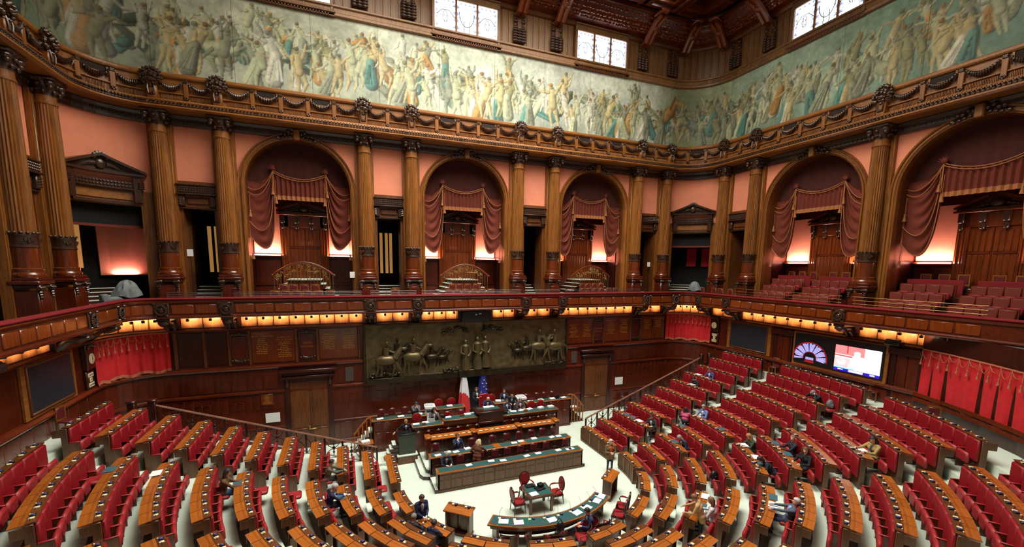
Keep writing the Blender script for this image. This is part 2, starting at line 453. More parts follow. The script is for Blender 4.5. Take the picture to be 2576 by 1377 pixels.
plaque(12.85, 13.85, [('PLEBISCITO', 6.3)], 6, 5); plaque(13.88, 14.8, [('ROMA E PROVINCIE', 6.38)], 6, 6); stile(14.84)
# walls above the balcony: gallery floor, back and lid
mb = MB(); sweep(mb, [(-1.5,7.48),(-1.5,7.74),(3.1,7.74),(3.1,7.48)], UL, UR); S(mb.obj('floor_gallery', mahogd, smooth=False))
mb = MB(); sweep(mb, [(3.0,7.4),(3.0,17.2),(3.2,17.2),(3.2,7.4)], UL, UR); S(mb.obj('wall_gallery_back', mahogd, smooth=False))
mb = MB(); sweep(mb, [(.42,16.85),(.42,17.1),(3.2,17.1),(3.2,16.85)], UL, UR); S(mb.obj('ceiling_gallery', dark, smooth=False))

# ---- balcony parapet
par = MB()
sweep(par, [(-1.52,7.44),(-1.62,7.46),(-1.66,7.50),(-1.66,7.55),(-1.60,7.60),(-1.56,7.60),(-1.56,8.14),(-1.62,8.18),(-1.64,8.24),(-1.64,8.29),(-1.60,8.32),(-1.40,8.32),(-1.40,7.44)], UL, UR)
par = S(par.obj('trim_parapet', mahogx, smooth=False))
mb = MB(); sweep(mb, [(-1.66,8.32),(-1.68,8.36),(-1.66,8.40),(-1.58,8.42),(-1.44,8.42),(-1.36,8.38),(-1.36,8.32)], UL, UR); mb.obj('velvet_rail', velv, par)
bnd = sorted([UL+.3]+COLS[:-1]+[33.9])
pmesh = {}
for a, b in zip(bnd[:-1], bnd[1:]):
    g = .34
    if UF-.2 < abs((a+b)/2) < UA: n = 3
    else: n = max(1, round((b-a-2*g)/.80))
    w = (b-a-2*g)/n
    for i in range(n):
        u = a+g+w*(i+.5); curved = UF < abs(u) < UA
        k = round(w, 3), curved
        if k not in pmesh:
            ww = w*(.385 if curved else 1.0)
            pmesh[k] = MB().box(-ww/2+.03, ww/2-.03, -.025, .03, 7.66, 8.09, bev=.022).mesh('parapet_panel', lacq)
        put(pmesh[k], 'parapet_panel', par, WM(u, -1.57, 0))
# carved wreath on the parapet, console under it
mb = MB().box(-.3, .3, -.03, .06, 7.56, 8.2, bev=.03)
for i in range(16):
    a = 2*math.pi*i/16; mb.ell((.2*math.cos(a), -.07, 7.86+.22*math.sin(a)), (.055, .05, .055), 6, 4)
for s in (-1, 1):
    mb.ell((s*.26, -.06, 8.16), (.07, .06, .05), 6, 4); mb.ell((s*.2, -.05, 7.6), (.07, .05, .04), 6, 4)
    mb.tube([(s*.05, -.07, 8.05), (s*.14, -.09, 7.98), (s*.1, -.08, 7.9)], .025, 5)
mb.ell((0, -.06, 7.84), (.12, .03, .12), 8, 5)
wre = mb.mesh('carved_wreath', carve)
mb = MB().box(-.26, .26, -1.02, .1, 7.30, 7.46, bev=.03)
mb.extr([(-.22,7.3),(-.22,6.86),(.22,6.86),(.22,7.3)], -.1, .08)
mb.v = [v for v in mb.v]
for s in (-.13, .13):
    mb.tube([(s, -.95, 7.26), (s, -.7, 7.16), (s, -.4, 7.16), (s, -.2, 7.0), (s, -.05, 6.8)], [.10, .13, .11, .10, .07], 8)
mb.ell((0, -.9, 7.24), (.24, .16, .12), 10, 6)
cons = mb.mesh('carved_console', carve)
for u in COLS[:-1]:
    put(wre, 'carved_wreath', par, WM(u, -1.6, 0))
    if u < 32.9 and u != 0: put(cons, 'carved_console', par, WM(u, -.5, 0))
# spot lamps below the balcony: each a real lamp
lampbody = MB().box(-.055, .055, -.06, .06, -.06, .06, bev=.012).box(-.012, .012, -.012, .012, .05, .16).mesh('lamp_body', black)
lampface = MB().box(-.04, .04, .055, .066, -.045, .045, bev=.005).mesh('lamp_face', lampg)
SEGN = {-24: 'at the left picture edge', -20: 'above the left display board', -17: 'over the left red curtain', -14: 'over the dark empty panels', -9: 'over the plaques left of the relief', -5: 'over the left end of the bronze relief', 0: 'over the middle of the bronze relief', 5: 'over the right end of the bronze relief', 9: 'over the plaques right of the relief', 14: 'over the last plaque left of the corner curtain', 17: 'over the far corner curtain', 20: 'over the right clock', 25: 'between right display board and big screen', 31: 'at the large right curtain'}
for u, um, i in LAMPS:
    sn = SEGN[min(SEGN, key=lambda q: abs(q-um))]
    p, t, n, h = frame(u); q = p+n*(-1.02)
    o = thing('spot_lamp', 'spot lamp %s, %s in its bay' % (sn, ORD[i]), 'lamp', (q.x, q.y, 7.30), h, 'spot lamps under the balcony')
    put(lampbody, 'lamp_body', o); put(lampface, 'lamp_face', o)
    l = bpy.data.lights.new('spot_lamp_light', 'SPOT'); l.energy = 34; l.color = (1, .72, .44); l.spot_size = R(125); l.spot_blend = .6; l.shadow_soft_size = .04
    lo = bpy.data.objects.new('spot_lamp_light', l); COL.objects.link(lo); lo.parent = o; lo.location = (0, .09, .03); lo.rotation_euler = (R(98), 0, 0)

# ================================================================== GALLERY STOREY
DW = .42
wuf = MB()
def wname(u): return 'f' if abs(u) <= UF else ('l' if u < 0 else 'r')
WU = {'f': None, 'l': None, 'r': None}
# architrave band that runs over everything
for k, (a, b, nm) in {'f': (-UF, UF, 'wall_front_upper'), 'l': (UL, -UF, 'wall_left_upper'), 'r': (UF, UR, 'wall_right_upper')}.items():
    mb = MB(); sweep(mb, [(.30,16.45),(.24,16.55),(.24,16.78),(.18,16.9),(.18,17.0),(.9,17.0),(.9,16.45)], a, b)
    WU[k] = S(mb.obj(nm, carve, smooth=False))
    mb = MB()                                      # leaf carving in the architrave
    u = a+.2
    while u < b-.1:
        M = WM(u, .23, 16.66); mb.M = M; mb.ell((0,0,0), (.06,.03,.07), 6, 4); mb.ell((.1,0,.03), (.035,.025,.04), 6, 4); u += .2
    mb.M = None; o = mb.obj('leaf_moulding', carve, WU[k]); o['kind'] = 'stuff'
# pilasters behind the columns
pil = MB().box(-.48, .48, -.2, .1, 7.74, 16.46).box(-.40, .40, -.23, -.19, 9.6, 16.3, bev=.02).mesh('pilaster', oak)
for u in COLS: put(pil, 'pilaster', WU[wname(u)], WM(u, .42, 0))
def salm(u0, u1, z0, z1):
    mb = MB(); sbox(mb, u0, u1, DW, DW+.15, z0, z1); return mb.obj('salmon_panel', salmon, WU[wname((u0+u1)/2)], smooth=False)
# ---- door head of the narrow doors
def head_mesh(hw):
    mb = MB().box(-hw, hw, -.02, .2, 12.62, 13.95)
    mb.box(-hw-.04, hw+.04, -.30, .1, 13.28, 13.36, bev=.02, mi=1); mb.box(-hw, hw, -.22, .1, 13.36, 13.72, bev=.03, mi=1)
    mb.box(-hw-.05, hw+.05, -.26, .1, 13.72, 13.80, bev=.02, mi=1)
    for z in (13.44, 13.54, 13.64):
        n = int(hw*2/.11)
        for i in range(n): mb.ell((-hw+.06+(2*hw-.12)*i/(n-1), -.22, z), (.05,.035,.04), 6, 4, 1)
    for s in (-1, 1):
        mb.box(s*(hw-.16)-.11, s*(hw-.16)+.11, -.2, .1, 12.74, 13.26, bev=.03, mi=1)
        for q in range(4): mb.ell((s*(hw-.16)+s*.1, -.16, 12.84+.1*q), (.08,.1,.06), 6, 4, 1)
    mb.box(-hw+.34, hw-.34, -.09, .1, 12.86, 13.16, bev=.03); mb.box(-hw, hw, -.12, .1, 12.62, 12.72, bev=.02, mi=1)
    return mb.mesh('door_head', [oakd, carve])
headm = head_mesh(.78)
jambm = MB().box(-.08, .08, -.05, 1.0, 7.74, 12.62).mesh('door_jamb', oakd)
steps_small = MB()
for i in range(6): steps_small.box(-.7, .7, .2+i*.30, 2.5, 7.74+i*.17, 7.74+(i+1)*.17-.03); 
for i in range(6): steps_small.box(-.7, .7, .17+i*.30, .2+i*.3+.3, 7.74+(i+1)*.17-.03, 7.74+(i+1)*.17, mi=1)
steps_small = steps_small.mesh('gallery_steps', [mahogd, carpet])
passm = MB().box(-.85, -.78, .5, 2.7, 7.74, 12.7).box(.78, .85, .5, 2.7, 7.74, 12.7).mesh('passage_wall', mahogd)
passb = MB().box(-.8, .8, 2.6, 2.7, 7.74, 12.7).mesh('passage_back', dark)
lits = MB()
for x in (-.34, -.02, .24): lits.box(x, x+.17, 2.52, 2.58, 9.5, 12.0)
litw = lits.mesh('lit_slit', beige)
nd = 0
for u, h in PAIRS:
    salm(u-h+.48, u+h-.48, 13.9, 16.5)
    nd += 1
    d = S(put(headm, 'door_%d' % nd, None, WM(u, .40, 0)))
    for s in (-1, 1): put(jambm, 'door_jamb', d, TM(s*.72, .05, 0))
    put(passm, 'passage_wall', d); put(passb, 'passage_back', d); put(steps_small, 'gallery_steps', d)
    if -15 < u < -3: put(litw, 'lit_slit', d)
    if u > 10: put(MB().box(-.5,-.28,2.5,2.56,9.6,11.6).box(-.5,-.2,2.45,2.5,10.4,10.9).mesh('red_hanging', curt), 'red_hanging', d)
# ---- corner doors with pediment
for cu in CORN:
    wk = WU[wname(cu)]
    sg = 1 if cu > 0 else -1; a, b = cu-2.05+.48, cu+2.05-.48
    salm(a, b, 13.3, 16.5)
    mb = MB(); oh = 1.18
    sbox(mb, a, cu-oh, .36, .6, 7.74, 13.3); sbox(mb, cu+oh, b, .36, .6, 7.74, 13.3); sbox(mb, cu-oh, cu+oh, .36, .6, 12.6, 13.3)
    nd += 1
    d = S(mb.obj('door_%d' % nd, oak, smooth=False))
    mb = MB()
    sbox(mb, cu-1.3, cu+1.3, .12, .4, 13.30, 13.36); sbox(mb, cu-1.2, cu+1.2, .2, .4, 13.36, 13.66); sbox(mb, cu-1.42, cu+1.42, .02, .4, 13.92, 14.02)
    for s in (-1, 1):
        sbox(mb, cu+s*1.12-.12, cu+s*1.12+.12, .1, .4, 12.75, 13.92)
        for q in range(4): 
            mb.M = WM(cu+s*1.25, .12, 13.4+.08*q); mb.ell((0,0,0), (.14,.1,.05), 6, 4); mb.M = None
    for z in (13.44, 13.58):
        for i in range(18):
            mb.M = WM(cu-1.0+2.0*i/17, .18, z); mb.ell((0,0,0), (.055,.04,.045), 6, 4)
    mb.M = None
    n = 12                                         # pediment: raking cornice and carved field
    for s in (-1, 1):
        for i in range(n):
            t0, t1 = i/n, (i+1)/n
            u0, u1 = cu+s*1.45*(1-t0), cu+s*1.45*(1-t1); z0, z1 = 14.02+.62*t0, 14.02+.62*t1
            vs = [W(u0,.0,z0), W(u1,.0,z1), W(u1,.0,z1+.12), W(u0,.0,z0+.12), W(u0,.42,z0), W(u1,.42,z1), W(u1,.42,z1+.12), W(u0,.42,z0+.12)]
            mb.add(vs, [(0,1,2,3),(4,7,6,5),(3,2,6,7),(0,4,5,1),(0,3,7,4),(1,5,6,2)])
            vs = [W(u0,.25,14.0), W(u1,.25,14.0), W(u1,.25,z1+.05), W(u0,.25,z0+.05)]; mb.add(vs, [(0,1,2,3)] if s < 0 else [(3,2,1,0)])
    mb.M = WM(cu, .2, 0)
    mb.ell((0,-.02,14.3), (.2,.09,.24), 10, 6)
    for s in (-1, 1): mb.tube([(s*.2,-.02,14.3),(s*.45,-.04,14.28),(s*.7,-.02,14.14),(s*1.0,0,14.12)], [.09,.09,.06,.04], 6)
    for q in range(7): mb.ell((.22*math.cos(math.pi*q/6),-.06,14.55+.2*math.sin(math.pi*q/6)), (.1,.09,.09), 6, 4)
    mb.M = None
    mb.obj('carved_pediment', carve, d)
    mb = MB(); sbox(mb, cu-.95, cu+.95, .3, .4, 12.86, 13.22); mb.obj('frieze_board', oakx, d)
    mb = MB(); sbox(mb, cu-1.0, cu+1.0, .26, .4, 12.64, 12.76); mb.obj('lintel_moulding', carve, d)
    # room behind: dark, with tall lit slits, a rose coloured niche on the left one, and steps
    mb = MB(); sbox(mb, cu-1.3, cu-1.22, .5, 2.8, 7.74, 12.8); sbox(mb, cu+1.22, cu+1.3, .5, 2.8, 7.74, 12.8); mb.obj('passage_wall', mahogd, d, smooth=False)
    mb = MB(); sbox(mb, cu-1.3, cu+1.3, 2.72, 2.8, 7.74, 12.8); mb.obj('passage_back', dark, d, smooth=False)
    mb = MB()
    for i in range(6):
        sbox(mb, cu-1.15, cu+.45, .5+i*.28, 2.7, 7.74+i*.17, 7.74+(i+1)*.17-.03); sbox(mb, cu-1.15, cu+.45, .46+i*.28, .78+i*.28, 7.74+(i+1)*.17-.03, 7.74+(i+1)*.17, 1)
    mb.obj('gallery_steps', [mahogd, carpet], d, smooth=False)
    mb = MB(); sweep(mb, [(.75,11.7),(.75,12.6),(.8,12.6),(.8,11.7)], cu-1.2, cu+1.2, 0, step=.1); mb.obj('dark_valance', dark, d, smooth=False)
    mb = MB(); sweep(mb, [(.74,11.6),(.74,11.72),(.8,11.72),(.8,11.6)], cu-1.2, cu+1.2, 0, step=.1); mb.obj('valance_fringe', drape, d, smooth=False)
    if cu < 0:
        mb = MB()
        for x in (-.75, -.5, -.2): sbox(mb, cu+x, cu+x+.17, 2.64, 2.7, 9.7, 12.0)
        mb.obj('lit_slit', beige, d, smooth=False)
        mb = MB(); sbox(mb, cu+.25, cu+1.2, 2.5, 2.6, 9.35, 12.2); mb.obj('rose_niche', salmon, d, smooth=False)
        p, t, n_, h = frame(cu+.72); q = p+n_*2.38
        area('niche_lamp', (q.x, q.y, 9.4), (.9, .1), 30, (1, .5, .5), (R(180-18), 0, h))
    else:
        mb = MB(); sbox(mb, cu-.1, cu+.25, 2.5, 2.6, 10.2, 11.6); sbox(mb, cu+.45, cu+.85, 2.5, 2.6, 10.2, 11.6); mb.obj('red_hanging', curt, d, smooth=False)
# ---- great arches
def arch_set(u, half, idx):
    wk = WU[wname(u)]; hw = half-.48; ri = half-.77; ro = hw+.02; zs = 16.42-ri
    base_ = S(thing('wall_arch', None, None)); base_['kind'] = 'structure'; 
    base_.matrix_local = WM(u, 0, 0)
    # spandrels
    n = 24; mb = MB()
    for s in (-1, 1):
        pl = [(s*(ro-.05)*math.cos(math.pi/2*i/n), zs+(ro-.05)*math.sin(math.pi/2*i/n)) for i in range(n+1)]
        pl = [p for p in pl if p[1] <= 16.5]
        pl = pl+[(pl[-1][0], 16.5), (s*hw, 16.5), (s*hw, zs)]
        # fill as strip of quads between the arch line and the outer vertical edge
        vs = []; fs = []
        L = [p for p in pl if True][:-3]
        for x, z in L: vs += [(x, DW, z), (s*hw, DW, z)]
        for i in range(len(L)-1): q = (2*i, 2*i+1, 2*i+3, 2*i+2); fs.append(q if s < 0 else q[::-1])
        vs += [(L[-1][0], DW, 16.5), (s*hw, DW, 16.5)]; i = len(L)-1; q = (2*i, 2*i+1, 2*i+3, 2*i+2); fs.append(q if s < 0 else q[::-1])
        m2 = MB().add(vs, [f[::-1] for f in fs]); m2.obj('salmon_spandrel', salmon, base_, smooth=False)
    # moulded ring + jambs swept along jamb-arch-jamb
    prof = [(ri, .62), (ri, .30), (ri+.05, .27), (ri+.08, .22), (ri+.13, .22), (ri+.15, .30), (ro-.10, .30), (ro-.08, .24), (ro-.02, .22), (ro, .30), (ro, .5)]
    mb = MB(); path = [(-1, 0, 7.74), (-1, 0, zs)]; m = 40
    vs = []; rows = []
    rows.append([(-r, d, 7.74) for r, d in prof])
    for i in range(m+1):
        a = math.pi-math.pi*i/m; rows.append([(r*math.cos(a), d, min(zs+r*math.sin(a), 16.9)) for r, d in prof])
    rows.append([(r, d, 7.74) for r, d in prof])
    k = len(prof)
    for r_ in rows: vs += r_
    fs = [(i*k+j, (i+1)*k+j, (i+1)*k+j+1, i*k+j+1) for i in range(len(rows)-1) for j in range(k-1)]
    mb.add(vs, fs); mb.obj('arch_moulding', oak, base_, ang=50)
    # reveal (soffit) behind the ring
    mb = MB(); rows = [[(-ri, .6, 7.74), (-ri, 1.25, 7.74)]]
    for i in range(m+1):
        a = math.pi-math.pi*i/m; rows.append([(ri*math.cos(a), .6, zs+ri*math.sin(a)), (ri*math.cos(a), 1.25, zs+ri*math.sin(a))])
    rows.append([(ri, .6, 7.74), (ri, 1.25, 7.74)]); vs = [p for r_ in rows for p in r_]
    mb.add(vs, [(2*i, 2*i+2, 2*i+3, 2*i+1) for i in range(len(rows)-1)]); mb.obj('arch_reveal', oakd, base_, ang=50)
    # keystone: shield with leaves
    mb = MB().box(-.16, .16, -.02, .3, 16.32, 16.86, bev=.05)
    for s in (-1, 1):
        for q in range(5): mb.ell((s*(.22+.16*q), .12, 16.68-.035*q*q*.5+(.06 if q % 2 else -.03)), (.1,.09,.09), 7, 5, 1)
        for q in range(4): mb.ell((s*(.3+.17*q), .12, 16.48-.05*q), (.09,.08,.07), 7, 5, 1)
    mb.obj('keystone', [oak, carve], base_)
    # room behind: floor slab, side walls, back wall
    mb = MB().box(-ri-.25, -ri-.15, 1.2, 2.75, 7.74, 16.8).box(ri+.15, ri+.25, 1.2, 2.75, 7.74, 16.8).box(-ri-.2, -ri+.0, 1.15, 1.25, 7.74, 16.8).box(ri-.0, ri+.2, 1.15, 1.25, 7.74, 16.8)
    mb.obj('alcove_side', mahogd, base_, smooth=False)
    mb = MB().box(-ri-.25, ri+.25, 2.62, 2.75, 7.74, 16.8); mb.obj('alcove_back', mahog, base_, smooth=False)
    for s in (-1, 1):                            # rose panels lit from the ledge below
        mb = MB().box(min(s*1.28, s*(ri+.1)), max(s*1.28, s*(ri+.1)), 2.55, 2.62, 10.55, 13.2); mb.obj('rose_panel', salmon, base_, smooth=False)
        mb = MB().box(min(s*1.25, s*(ri+.15)), max(s*1.25, s*(ri+.15)), 2.40, 2.62, 10.40, 10.56, bev=.02); mb.obj('panel_ledge', mahogx, base_)
        mb = MB().box(min(s*1.3, s*(ri+.1)), max(s*1.3, s*(ri+.1)), 2.58, 2.62, 8.9, 10.3, bev=.02).box(min(s*1.3, s*(ri+.1)), max(s*1.3, s*(ri+.1)), 2.54, 2.62, 8.8, 8.9); mb.obj('wainscot_panel', mahog, base_)
        p, t, n_, h = frame(u+s*1.95); q = p+n_*2.30
        area('alcove_lamp', (q.x, q.y, 10.50), (1.3, .12), 95, (1, .64, .58), (R(180-24), 0, h))
    area_w = W(u, 1.7, 16.0)
    return base_, ri, zs
ARC = []
for i, (u, h) in enumerate(ARCHES): ARC.append((u, h)+arch_set(u, h, i))
# alcove doors (double leaf with hood on four brackets)
def alcove_door(u, base_):
    global nd
    nd += 1
    f = MB().box(-1.25, -.82, 2.42, 2.62, 8.1, 12.75, bev=.02).box(.82, 1.25, 2.42, 2.62, 8.1, 12.75, bev=.02).box(-1.25, 1.25, 2.42, 2.62, 12.1, 12.75, bev=.02)
    for x in (-1.15, -1.0, -.9, .9, 1.0, 1.15): f.lathe([(.045, 8.2), (.045, 12.0)], 8, (x, 2.42))
    f.box(-1.38, 1.38, 2.2, 2.62, 12.75, 12.86, bev=.02); f.box(-1.3, 1.3, 2.28, 2.62, 12.86, 12.92)
    d = S(f.obj('door_%d' % nd, lacq)); d.matrix_local = WM(u, 0, 0)
    for s in (-1, 1):
        lf = MB().box(min(0.01*s, .82*s), max(.01*s, .82*s), 2.5, 2.6, 8.1, 12.1)
        o = lf.obj('door_leaf', lacq, d)
        for q in range(4): 
            x = s*(.11+.2*q)
            for z0, z1 in ((8.25, 10.9), (11.0, 11.95)): put(MB().box(x-.08, x+.08, 2.47, 2.52, z0, z1, bev=.02).mesh('door_panel', lacq), 'door_panel', o)
        put(MB().box(min(s*.05, s*.8), max(s*.05, s*.8), 2.45, 2.52, 10.9, 11.0, bev=.01).mesh('door_rail', mahogx), 'door_rail', o)
    for x in (-1.1, -.38, .38, 1.1):
        put(MB().box(x-.11, x+.11, 2.24, 2.44, 12.3, 12.75, bev=.03).box(x-.08, x+.08, 2.3, 2.44, 12.0, 12.3, bev=.03).mesh('bracket', oxl if False else carve), 'bracket', d)
    p = MB()
    for s in (-1, 1): p.add([(s*1.38,2.2,12.92),(s*.25,2.2,13.38),(s*.25,2.2,13.5),(s*1.38,2.2,13.02),(s*1.38,2.55,12.92),(s*.25,2.55,13.38),(s*.25,2.55,13.5),(s*1.38,2.55,13.02)], [(0,1,2,3),(7,6,5,4),(3,2,6,7),(0,4,5,1),(0,3,7,4),(1,5,6,2)] if s > 0 else [(3,2,1,0),(4,5,6,7),(7,6,2,3),(1,5,4,0),(4,7,3,0),(2,6,5,1)])
    p.obj('broken_pediment', mahogx, d, smooth=False)
    p = MB().ell((0, 2.35, 13.12), (.26, .12, .2), 12, 8)
    for s in (-1, 1):
        for q in range(4): p.ell((s*(.34+.14*q), 2.4, 13.08-.03*q), (.1,.07,.08), 7, 5)
    p.obj('carved_shield', carve, d)
    MB().tube([(.12, 2.44, 9.25), (.12, 2.40, 9.25), (.22, 2.40, 9.25)], .015, 6).obj('door_handle', brass, d)
for u, h, b_, ri, zs in ARC: alcove_door(u, b_)
# ================================================================== COLUMNS
def col_meshes():
    ped = MB().box(-.42, .42, -.42, .30, 7.74, 8.98, bev=.03).box(-.36, .36, -.45, -.40, 8.1, 8.8, bev=.02)
    ped.box(-.50, .50, -.50, .34, 9.20, 9.34, bev=.03).box(-.46, .46, -.46, .32, 9.34, 9.46, bev=.02)
    pc = MB()
    for s in (-1, 1):
        pc.box(s*.34-.13, s*.34+.13, -.50, -.38, 8.98, 9.2, bev=.03)
        for q in range(3): pc.ell((s*.34+(q-1)*.09, -.5, 9.1), (.06,.05,.05), 6, 4); pc.ell((s*.36, -.46, 8.94-.09*q), (.1-.02*q,.06,.05), 6, 4)
    for q in range(9): pc.ell((-.28+.07*q, -.47, 9.13), (.04,.05,.035), 6, 4)
    pc.box(-.44, .44, -.44, .3, 9.08, 9.2, bev=.02)
    basem = MB().lathe([(.46,9.46),(.47,9.50),(.47,9.56),(.44,9.60),(.42,9.63),(.42,9.66),(.43,9.70),(.43,9.75),(.39,9.79)], 28)
    drum = MB().lathe([(.385,9.78),(.385,10.50)], 28, cap=False)
    bandm = MB().lathe([(.385,10.48),(.41,10.50),(.41,10.55),(.39,10.57),(.395,10.88),(.41,10.9),(.41,10.95),(.37,10.98)], 28)
    for i in range(16):
        a = 2*math.pi*i/16; bandm.ell((.40*math.cos(a), .40*math.sin(a), 11.0), (.055,.055,.05), 6, 4)
    for i in range(4):
        a = math.pi/4+math.pi/2*i
        for q in (-1, 0, 1): bandm.ell((.40*math.cos(a+q*.2), .40*math.sin(a+q*.2), 10.72+.05*(q*q)), (.06,.06,.08), 6, 4)
    sh = MB(); n = 24; prof = []                   # fluted shaft
    for j, (z, r) in enumerate([(10.98,.365),(11.1,.368),(12.8,.362),(14.5,.345),(15.85,.322),(15.98,.32)]):
        fl = .0 if j in (0, 5) else .030
        for i in range(n*2):
            a = 2*math.pi*i/(n*2); rr = r-(fl if i % 2 else 0); sh.v.append((rr*math.cos(a), rr*math.sin(a), z))
    m = n*2
    for j in range(5):
        for i in range(m): sh.f.append((j*m+i, j*m+(i+1) % m, (j+1)*m+(i+1) % m, (j+1)*m+i)); sh.m.append(0)
    sh.lathe([(.33,15.97),(.355,16.0),(.355,16.05),(.33,16.08),(.325,16.3),(.33,16.34)], 24)
    cap = MB().lathe([(.33,16.3),(.34,16.5),(.40,16.74),(.46,16.82)], 20)
    cap.box(-.5, .5, -.5, .4, 16.82, 16.95, bev=.04)
    for i in range(4):
        a = math.pi/4+math.pi/2*i; c_, s_ = math.cos(a), math.sin(a)
        cap.ell((.47*c_, .47*s_, 16.72), (.15,.15,.14), 9, 6); cap.ell((.50*c_, .50*s_, 16.58), (.10,.10,.09), 8, 5)
        b = math.pi/2*i; c_, s_ = math.cos(b), math.sin(b)
        for t in (-.11, .11): cap.ell((.40*c_-t*s_, .40*s_+t*c_, 16.86), (.10,.10,.09), 8, 5)
        cap.ell((.40*c_, .40*s_, 16.68), (.09,.09,.08), 8, 5); cap.ell((.36*c_, .36*s_, 16.47), (.12,.08 if i % 2 else .12,.05), 8, 5)
        for t in (-.16, .16): cap.ell((.38*c_-t*s_, .38*s_+t*c_, 16.42), (.06,.06,.09), 6, 4)
    return [('pedestal', ped.mesh('pedestal', mahog)), ('pedestal_carving', pc.mesh('pedestal_carving', carve)), ('column_base', basem.mesh('column_base', drumw)),
            ('drum', drum.mesh('drum', drumw)), ('carved_band', bandm.mesh('carved_band', carve)), ('fluted_shaft', sh.mesh('fluted_shaft', oak, ang=20)), ('capital', cap.mesh('capital', carve))]
CM = col_meshes()
CLAB = ['golden oak fluted column at the left edge beside the dark narrow door', 'golden oak fluted column between the dark narrow door and the covered camera',
 'fluted column just right of the large pedimented door on the left', 'fluted column at the left foot of the first red-draped arch',
 'fluted column at the right foot of the first red-draped arch', 'fluted column at the left foot of the middle draped arch', 'fluted column at the right foot of the middle draped arch',
 'fluted column at the left foot of the third arch on the front wall', 'fluted column at the right foot of the third arch on the front wall', 'fluted column left of the small pedimented corner door on the right',
 'fluted column right of the small pedimented corner door', 'fluted column at the left foot of the arch with tiered red gallery seats', 'fluted column standing alone between the two arches with tiered red seats', 'fluted column cut by the right picture edge']
for u, lb in zip(COLS, CLAB):
    o = tag(bpy.data.objects.new('fluted_column', None), lb, 'column', 'fluted columns of the gallery', 'thing'); COL.objects.link(o); o.matrix_local = WM(u, 0, 0)
    for nm, me in CM: put(me, nm, o)

# ================================================================== ENTABLATURE
ENT = {}
for k, (a, b, nm) in {'f': (-UF, UF, 'trim_entablature_front'), 'l': (UL, -UF, 'trim_entablature_left'), 'r': (UF, UR, 'trim_entablature_right')}.items():
    mb = MB()
    sweep(mb, [(.3,16.95),(-.55,16.95),(-.72,17.0),(-.72,17.06),(-.60,17.08),(-.60,17.30),(-.56,17.36),(-.10,17.38),(.3,17.38)], a, b)
    sweep(mb, [(-.06,17.38),(-.06,18.44),(.3,18.44),(.3,17.38)], a, b)
    sweep(mb, [(-.10,17.74),(-.16,17.76),(-.16,17.80),(-.10,17.82),(0,17.82),(0,17.74)], a, b)
    sweep(mb, [(-.06,18.40),(-.16,18.44),(-.20,18.50),(-.20,18.60),(-.12,18.66),(.3,18.66),(.3,18.40)], a, b)
    ENT[k] = S(mb.obj(nm, oakx, smooth=False))
    mb = MB(); u = a+.1; i = 0
    while u < b:
        mb.M = WM(u, -.63, 0); mb.box(-.05, .05, -.06, .04, 17.09, 17.16, bev=.012); mb.ell((0, -.03, 17.22), (.055,.05,.05), 6, 4); mb.ell((.07, -.02, 17.27), (.025,.03,.025), 5, 3)
        if i % 7 == 0: mb.ell((.07, -.02, 17.18), (.04,.05,.09), 6, 4)
        u += .145; i += 1
    mb.M = None; o = mb.obj('egg_and_dart', carve, ENT[k]); o['kind'] = 'stuff'
def eof(u): return ENT[wname(u)]
strap = MB().box(-.10, .10, -.16, .02, 17.62, 18.36, bev=.02).mesh('strap', oak)
sc_ = MB().box(-.09, .09, -.2, -.1, 18.26, 18.40, bev=.02)
for s in (-1, 1):
    sc_.ell((s*.05, -.17, 17.56), (.05,.06,.06), 7, 5); sc_.ell((s*.05, -.18, 18.34), (.04,.04,.05), 6, 4)
sc_.ell((0, -.17, 17.48), (.06,.06,.04), 7, 5); sc_.tube([(-.09,-.15,17.62),(0,-.19,17.52),(.09,-.15,17.62)], .025, 5)
scroll = sc_.mesh('strap_scroll', carve)
def garland(w):
    mb = MB(); n = 13; rnd = random.Random(3)
    for i in range(n):
        t = i/(n-1)*2-1; r = .075+.05*(1-t*t)
        mb.ell((t*(w/2-.1), -.12, 17.98+.24*t*t-.0), (w/n*.62, r*.9, r), 7, 5)
        if i % 2: mb.ell((t*(w/2-.1), -.17, 17.98+.24*t*t+.03*rnd.uniform(-1, 1)), (.045,.04,.05), 6, 4)
    for s in (-1, 1): mb.tube([(s*(w/2-.06), -.12, 18.25), (s*(w/2-.1), -.14, 18.1), (s*(w/2-.14), -.12, 17.95)], [.05,.04,.02], 5)
    return mb.mesh('garland', carve)
def fluted(w):
    mb = MB(); n = int(w/.055)
    for i in range(n):
        x = -w/2+.08+(w-.16)*(i+.5)/n; mb.box(x-.016, x+.016, -.09, -.04, 17.42, 17.72, bev=.008)
    return mb.mesh('fluted_panel', oak)
gr = MB().box(-.42, .42, -.10, -.05, 18.14, 18.40)
for q in range(5): gr.box(-.38, .38, -.12, -.09, 18.17+.045*q, 18.185+.045*q, mi=1)
grill = gr.mesh('vent_grille', [dark, greyp])
gb = MB().box(-.5, .5, -.13, -.05, 18.10, 18.15, bev=.01).box(-.5, -.42, -.13, -.05, 18.1, 18.42, bev=.01).box(.42, .5, -.13, -.05, 18.1, 18.42, bev=.01).mesh('grille_frame', oakx)
cl = MB(); rnd = random.Random(5)
cl.box(-.2, .2, -.30, .0, 17.40, 18.0, bev=.04, mi=1); cl.box(-.13, .13, -.36, -.25, 17.55, 17.66, bev=.03)
for s in (-1, 1): cl.tube([(s*.12,-.3,18.0),(s*.13,-.34,17.8),(s*.09,-.34,17.58)], .03, 5)
for i in range(34):
    a = rnd.uniform(0, 2*math.pi); r = math.sqrt(rnd.uniform(0, 1)); cl.ell((.40*r*math.cos(a), -.24-.2*(1-r*r), 18.30+.40*r*math.sin(a)), (rnd.uniform(.07,.11), .09, rnd.uniform(.06,.1)), 7, 5)
